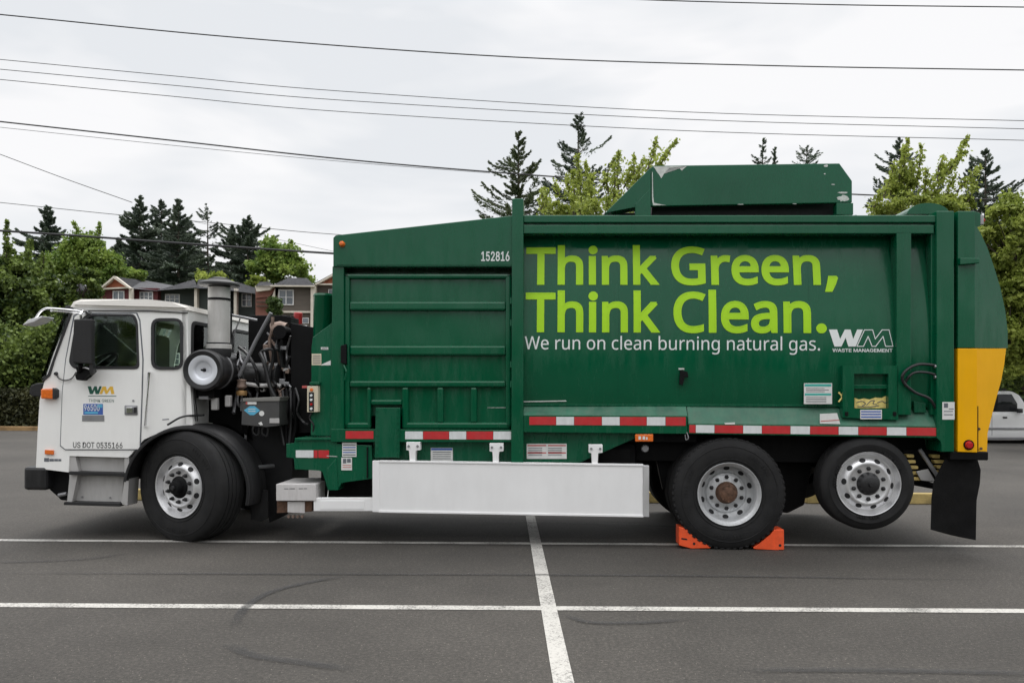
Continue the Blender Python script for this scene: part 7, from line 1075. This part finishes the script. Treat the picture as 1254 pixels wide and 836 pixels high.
# ---- houses
def siding(name, col, sc=7):
    m = bpy.data.materials.new(name); m.use_nodes = True; t = m.node_tree; n, l = t.nodes, t.links; b = n['Principled BSDF']; b.inputs['Roughness'].default_value = .7
    g = n.new('ShaderNodeTexCoord'); w = n.new('ShaderNodeTexWave'); w.bands_direction = 'Z'; w.wave_profile = 'SAW'; w.inputs['Scale'].default_value = sc * .314 / 2 * 1.0; l.new(g.outputs['Object'], w.inputs['Vector'])
    nz = n.new('ShaderNodeTexNoise'); nz.inputs['Scale'].default_value = 1.5; nz.inputs['Detail'].default_value = 6; l.new(g.outputs['Object'], nz.inputs['Vector'])
    r = n.new('ShaderNodeMapRange'); r.inputs[3].default_value = .8; r.inputs[4].default_value = 1.2; l.new(nz.outputs['Fac'], r.inputs[0])
    s = n.new('ShaderNodeVectorMath'); s.operation = 'SCALE'; s.inputs[0].default_value = col; l.new(r.outputs[0], s.inputs['Scale']); l.new(s.outputs[0], b.inputs['Base Color'])
    bp = n.new('ShaderNodeBump'); bp.inputs['Distance'].default_value = .02; bp.inputs['Strength'].default_value = 1; l.new(w.outputs['Fac'], bp.inputs['Height']); l.new(bp.outputs[0], b.inputs['Normal']); return m
RED = siding('siding_red', (.115, .022, .026)); GRN = siding('siding_dark_green', (.038, .050, .046)); BRN = siding('siding_brown', (.115, .098, .082)); ORG = siding('gable_orange', (.33, .10, .045)); PIK = siding('gable_brick', (.22, .09, .065))
TRIM = mat('house_trim', (.62, .57, .49), .6); TRW = mat('window_white', (.72, .72, .72), .5); ROOF = mat('roof_shingle', (.062, .062, .068), .9, var=.25, vscale=10, bump=.8, bscale=30)
def hbox(name, px0, px1, py0, py1, D, d2, m, parent, rx):    # photo rectangle on plane D extruded back
    a, b = W_at(px0, py0, D), W_at(px1, py1, D); bm = bmesh.new(); box_bm(bm, (a.x - rx, D - 45, min(a.z, b.z)), (b.x - rx, D + d2 - 45, max(a.z, b.z)), .0); return finish(name, bm, m, parent)
def hpoly(name, pts, D, d2, m, parent, rx):
    P_ = [W_at(a, b, D) for a, b in pts]; bm = bmesh.new(); prism_bm(bm, [(p.x - rx, D - 45, p.z) for p in P_], [(p.x - rx, D + d2 - 45, p.z) for p in P_], 0); return finish(name, bm, m, parent)
def hwin(px0, px1, py0, py1, D, parent, rx, cols=2, rows=2):
    w = hbox('window', px0, px1, py0, py1, D - .06, .1, TRW, parent, rx); fw = max((px1 - px0) * .07, .8)
    hbox('pane', px0 + fw, px1 - fw, py0 + fw, py1 - fw, D - .075, .02, HGLASS, w, rx)
    for i in range(1, cols): c = px0 + (px1 - px0) * i / cols; hbox('muntin', c - .45, c + .45, py0 + fw, py1 - fw, D - .1, .02, TRW, w, rx)
    for i in range(1, rows): c = py0 + (py1 - py0) * i / rows; hbox('muntin', px0 + fw, px1 - fw, c - .35, c + .35, D - .104, .02, TRW, w, rx)
def house(px, label):
    rx = X_at(px, 45); return tag(empty('house', None, (rx, 45, 0)), label, 'house', 'row of houses beyond the lot'), rx
def sloproof(pts, parent, rx, name='roof', m=None):          # pts: (px, py, D)
    bm = bmesh.new(); P_ = [W_at(a, b, D) for a, b, D in pts]; bm.faces.new([bm.verts.new((p.x - rx, p.y - 45, p.z)) for p in P_])
    bmesh.ops.solidify(bm, geom=bm.faces[:], thickness=.12); bmesh.ops.recalc_face_normals(bm, faces=bm.faces); return finish(name, bm, m or ROOF, parent)
h, rx = house(150, 'dark red two storey house with orange gable above the cab roof')
hbox('wall', 108, 158.5, 352, 545, 44, 8, RED, h, rx); hbox('wall', 158.5, 192, 352.5, 545, 44.6, 8, RED, h, rx)
hpoly('gable', [(122, 353), (139, 339.5), (157, 352.5), (157, 353.5)], 43.9, .3, ORG, h, rx)
hpoly('gable_trim', [(119, 355), (139, 337.8), (141, 338.2), (160, 352.5), (159, 354), (139, 340.8), (121.5, 355)], 43.6, .25, TRIM, h, rx)
hpoly('gable_trim', [(121, 354.5), (121, 352.8), (158, 351), (158, 352.7)], 43.7, .25, TRIM, h, rx)
hbox('corner_board', 157.8, 159.6, 352, 545, 43.8, .3, TRIM, h, rx); hwin(138, 152, 356, 367.5, 44, h, rx, 2, 1); hwin(171, 187, 357, 369, 44.6, h, rx, 3, 2)
sloproof([(139, 338.5, 44), (160, 353, 44), (196, 356.5, 44.5), (215, 350, 50), (176, 343, 50)], h, rx); sloproof([(119, 355, 43.7), (139, 338, 43.7), (134, 342, 50), (120, 352, 50)], h, rx)
sloproof([(102, 358, 43), (122, 356, 43), (136, 343, 47), (126, 345, 47)], h, rx)
h, rx = house(255, 'dark green-grey two storey house behind the intake stack')
hbox('wall', 191, 240, 354, 545, 45, 8, GRN, h, rx); hbox('wall', 240, 277, 352, 545, 44.5, 8, GRN, h, rx); hpoly('wall', [(277, 355), (312, 358), (312, 545), (277, 545)], 45, 8, GRN, h, rx)
for a in (239, 287.5, 277): hbox('corner_board', a - 1.1, a + 1.1, 353, 545, 44.2, .3, TRIM, h, rx)
sloproof([(190, 356, 44), (242, 352, 44), (238, 342, 50), (214, 351, 50)], h, rx); sloproof([(240, 353, 43.8), (280, 353.5, 43.8), (276, 342, 50), (243, 342, 50)], h, rx)
sloproof([(278, 355, 44), (315, 360, 44), (312, 352, 50), (290, 345, 50)], h, rx)
hwin(202, 220, 360, 372, 45, h, rx, 3, 2); hwin(296, 308, 359, 375.5, 45, h, rx, 2, 2)
h, rx = house(352, 'brown-grey two storey house with hip roof above the black radiator panels')
hbox('wall', 337, 381, 351, 545, 42, 8, BRN, h, rx); hbox('wall', 313, 337, 352, 545, 42.6, 8, PIK, h, rx)
hpoly('gable', [(313, 350), (343, 349), (330, 363), (313, 365)], 42.3, .3, PIK, h, rx); hpoly('gable_trim', [(312, 350), (338, 349), (330, 355), (314, 357)], 42.1, .2, TRIM, h, rx)
hpoly('gable_trim', [(338, 350), (343, 350), (338, 366), (332, 366)], 42.0, .15, TRIM, h, rx)
sloproof([(330, 351, 41.6), (386, 350.5, 41.6), (376, 340.5, 46), (353, 340, 46)], h, rx); sloproof([(313, 350, 42), (336, 350, 42), (330, 345, 47), (318, 345, 47)], h, rx)
hbox('fascia', 331, 385, 349, 351, 41.5, .2, TRIM, h, rx)
hwin(341, 359.5, 354.5, 373.5, 42, h, rx, 2, 2); hbox('belt_course', 343, 388, 380.5, 383, 41.8, .2, TRIM, h, rx); hbox('corner_board', 380.5, 384, 350, 545, 41.7, .3, TRIM, h, rx)
hbox('deck_rail', 314, 330, 369, 370.5, 42.2, .1, BARK, h, rx); hbox('deck_rail', 314, 330, 374, 375.5, 42.2, .1, BARK, h, rx); hbox('deck_wall', 314, 331, 363, 390, 42.4, .1, PIK, h, rx); hwin(370, 378, 389, 396, 42, h, rx, 1, 1)
h, rx = house(402, 'brown house with orange gable half hidden by the green body')
hbox('wall', 384, 440, 347, 545, 42.5, 8, BRN, h, rx); hpoly('gable', [(388, 347), (418, 330), (448, 347)], 42.3, .3, ORG, h, rx)
hpoly('gable_trim', [(384, 348.5), (418, 329), (452, 348.5), (449, 348.5), (418, 331.8), (387.5, 348.5)], 42.0, .25, TRIM, h, rx); hbox('belt_course', 386, 440, 347, 349, 42.1, .2, TRIM, h, rx); hwin(402, 409, 354, 362, 42.5, h, rx, 1, 1)
hbox('corner_board', 384, 386, 349, 545, 42.2, .2, TRIM, h, rx); hbox('belt_course', 386, 440, 381, 383, 42.2, .2, TRIM, h, rx)
sloproof([(384, 347.5, 42), (418, 329, 42), (418, 333, 50), (390, 347, 50)], h, rx); sloproof([(418, 329, 42), (452, 347.5, 42), (446, 347, 50), (418, 333, 50)], h, rx)
h, rx = house(92, 'grey roofed house mostly hidden by the left trees')
hbox('wall', 70, 106, 356, 545, 47, 8, GRN, h, rx); sloproof([(66, 357, 46), (108, 357, 46), (102, 343, 51), (82, 341, 51)], h, rx)
for h_, D_, cols_ in (('house', 44, ((112, 128), (138, 152), (170, 187))), ('house.001', 44.4, ((202, 220), (250, 268), (294, 308))), ('house.002', 42, ((341, 359), (364, 376))), ('house.003', 42.5, ((392, 408), (418, 432)))):
    ho_ = bpy.data.objects[h_]
    for y_ in (398, 432):
        for a, b in cols_: hwin(a, b, y_, y_ + 15, D_, ho_, ho_.location.x, 2, 2)
broad(338, 30, [(336, 374, 7, 13), (332, 385, 8, 10)], 'small dark green shrub in front of the brown house window', 35, 5000, 'deep', .08, 30, trunk=.04, cat='shrub')
# ---- parked white car
CARW = mat('car_white', (.86, .86, .86), .3, var=.02, coat=.5); CD = 24.0
car = tag(empty('parked_car', None, (W_at(1240, 541, CD).x, CD, 0)), 'older white sport utility car parked beyond the truck tail', 'car'); cx0 = car.location.x
def CL(px, py, D=CD): p = W_at(px, py, D); return (p.x - cx0, p.z)
def cslab(name, pts, y0, y1, m, parent, bev=.02, holes=(), rnd=0):
    P_ = rnd_poly([CL(a, b) for a, b in pts], rnd); bm = bmesh.new(); prism_bm(bm, [(x, y0, z) for x, z in P_], [(x, y1, z) for x, z in P_], bev); return finish(name, bm, m, parent, smooth=True)
cslab('body', [(1135, 506), (1256, 506), (1290, 508), (1325, 512), (1332, 518), (1332, 536), (1134, 536)], 0, 1.75, CARW, car, .05)
cslab('cabin', [(1140, 507), (1148, 481), (1160, 478.5), (1242, 478.5), (1251, 483), (1268, 508)], .1, 1.65, CARW, car, .05)
for pts in ([(1147, 503), (1153, 484), (1180, 483), (1180, 503)], [(1184, 503), (1184, 483), (1213, 482.5), (1213, 503)], [(1216, 504), (1222, 482.5), (1241, 482.5), (1248, 494), (1248, 504)]):
    cslab('side_window', pts, .085, .12, mat('car_glass', (.02, .022, .024), .06, var=.2, spec=.4), car, .004)
cslab('windshield', [(1249, 483), (1254, 484), (1270, 507), (1262, 508)], .2, 1.55, HGLASS, car, .01)
hbr = cslab('roof_rack', [(1165, 475.5), (1238, 475.5), (1238, 477), (1165, 477)], .2, .26, BLKT, car, .005)
cslab('roof_rack', [(1165, 475.5), (1238, 475.5), (1238, 477), (1165, 477)], 1.5, 1.56, BLKT, car, .005)
for a in (1168, 1200, 1234): cslab('rack_foot', [(a, 476.5), (a + 2, 476.5), (a + 2, 479), (a, 479)], .2, .26, BLKT, car, 0)
cslab('side_mirror', [(1245, 500), (1250, 500), (1250, 505.5), (1245, 505.5)], -.12, .02, BLKT, car, .02)
cslab('body_moulding', [(1136, 522.5), (1330, 523.5), (1330, 526.5), (1136, 525.5)], -.02, .02, STEEL, car, .005)
cslab('rocker_panel', [(1150, 534), (1310, 534), (1310, 538.5), (1150, 538.5)], .02, 1.7, mat('car_grey', (.25, .25, .26), .5), car, .02)
for a in (1214.5, 1256): cslab('door_seam', [(a, 507), (a + .5, 507), (a + .5, 533), (a, 533)], -.001, .02, INK, car, 0)
cslab('door_handle', [(1228, 510), (1233, 510), (1233, 512), (1228, 512)], -.02, .02, BLKT, car, .005)
for a in (1163, 1296):
    x, z = CL(a, 532); w_ = empty('wheel', car, (x, -.01, .34))
    lathe('tyre', [(.2, .0), (.3, -.01), (.335, .03), (.335, .2), (.3, .23), (.2, .23)], (0, 0, 0), RUB, w_, 36); lathe('rim', [(.2, .0), (.18, .03), (.08, .01), (0, .01)], (0, 0, 0), ALU, w_, 24)
    w2_ = empty('wheel', car, (x, 1.75, .34), math.pi); lathe('tyre', [(.2, .0), (.3, -.01), (.335, .03), (.335, .2), (.3, .23), (.2, .23)], (0, 0, 0), RUB, w2_, 36)
o = box('wheel_stop', (10.5, 26.2, .001), (17.5, 26.4, .13), STOP, None, .012); tag(o, 'long yellow kerb stop behind the white parked car', 'wheel stop')
# ---- overhead wires
WIRE = mat('wire_black', (.02, .02, .022), .6)
def wire(pts, D, r, label, D2=None):
    P_ = smoothpts([W_at(a, b, D + (D2 - D) * a / 1254 if D2 else D) for a, b in pts], 8)
    P_ = [P_[0] + (P_[0] - P_[1]) * 10] + P_ + [P_[-1] + (P_[-1] - P_[-2]) * 10] if len(pts) > 2 and pts[-1][0] > 1200 else [P_[0] + (P_[0] - P_[1]) * 10] + P_
    o = tube('overhead_wire', P_, r, WIRE, None, 6); tag(o, label, 'wire', 'overhead wires crossing the sky')
wire([(0, 18), (300, 47), (627, 70), (940, 80.5), (1254, 86)], 19, .014, 'uppermost wire spanning the whole sky')
wire([(700, -6), (790, 0), (1020, 6), (1254, 9)], 19, .013, 'short run of wire at the very top right corner of the sky')
wire([(0, 73), (210, 93), (420, 112), (834, 137), (1254, 148)], 24, .010, 'highest of the three close parallel wires in mid sky')
wire([(0, 85), (210, 104.5), (420, 123), (834, 146), (1254, 158)], 24, .010, 'middle one of the three close parallel wires in mid sky')
wire([(0, 97.5), (210, 118), (420, 137), (834, 160), (1254, 172)], 24, .010, 'lowest of the three close parallel wires in mid sky')
wire([(0, 149), (210, 172), (420, 195), (600, 210.5), (820, 226), (1045, 238), (1254, 246)], 26, .023, 'thick cable passing behind the fir tips over the body')
wire([(0, 156), (210, 178), (420, 198), (600, 212)], 27, .008, 'faint thin wire just under the thick cable')
wire([(0, 189), (80, 219), (162, 248)], 40, .018, 'steep wire slanting down into the fir clump')
wire([(0, 248), (150, 263.5), (250, 272), (330, 280), (410, 287), (640, 303)], 75, .03, 'thin wire crossing behind the fir tops')
wire([(0, 282.5), (100, 289), (210, 297), (420, 311), (640, 322)], 20, .028, 'thick cable low across the trees at left')
wire([(255, 275), (330, 291), (400, 306), (440, 314)], 70, .016, 'faint short wire between the scraggly fir and the body')
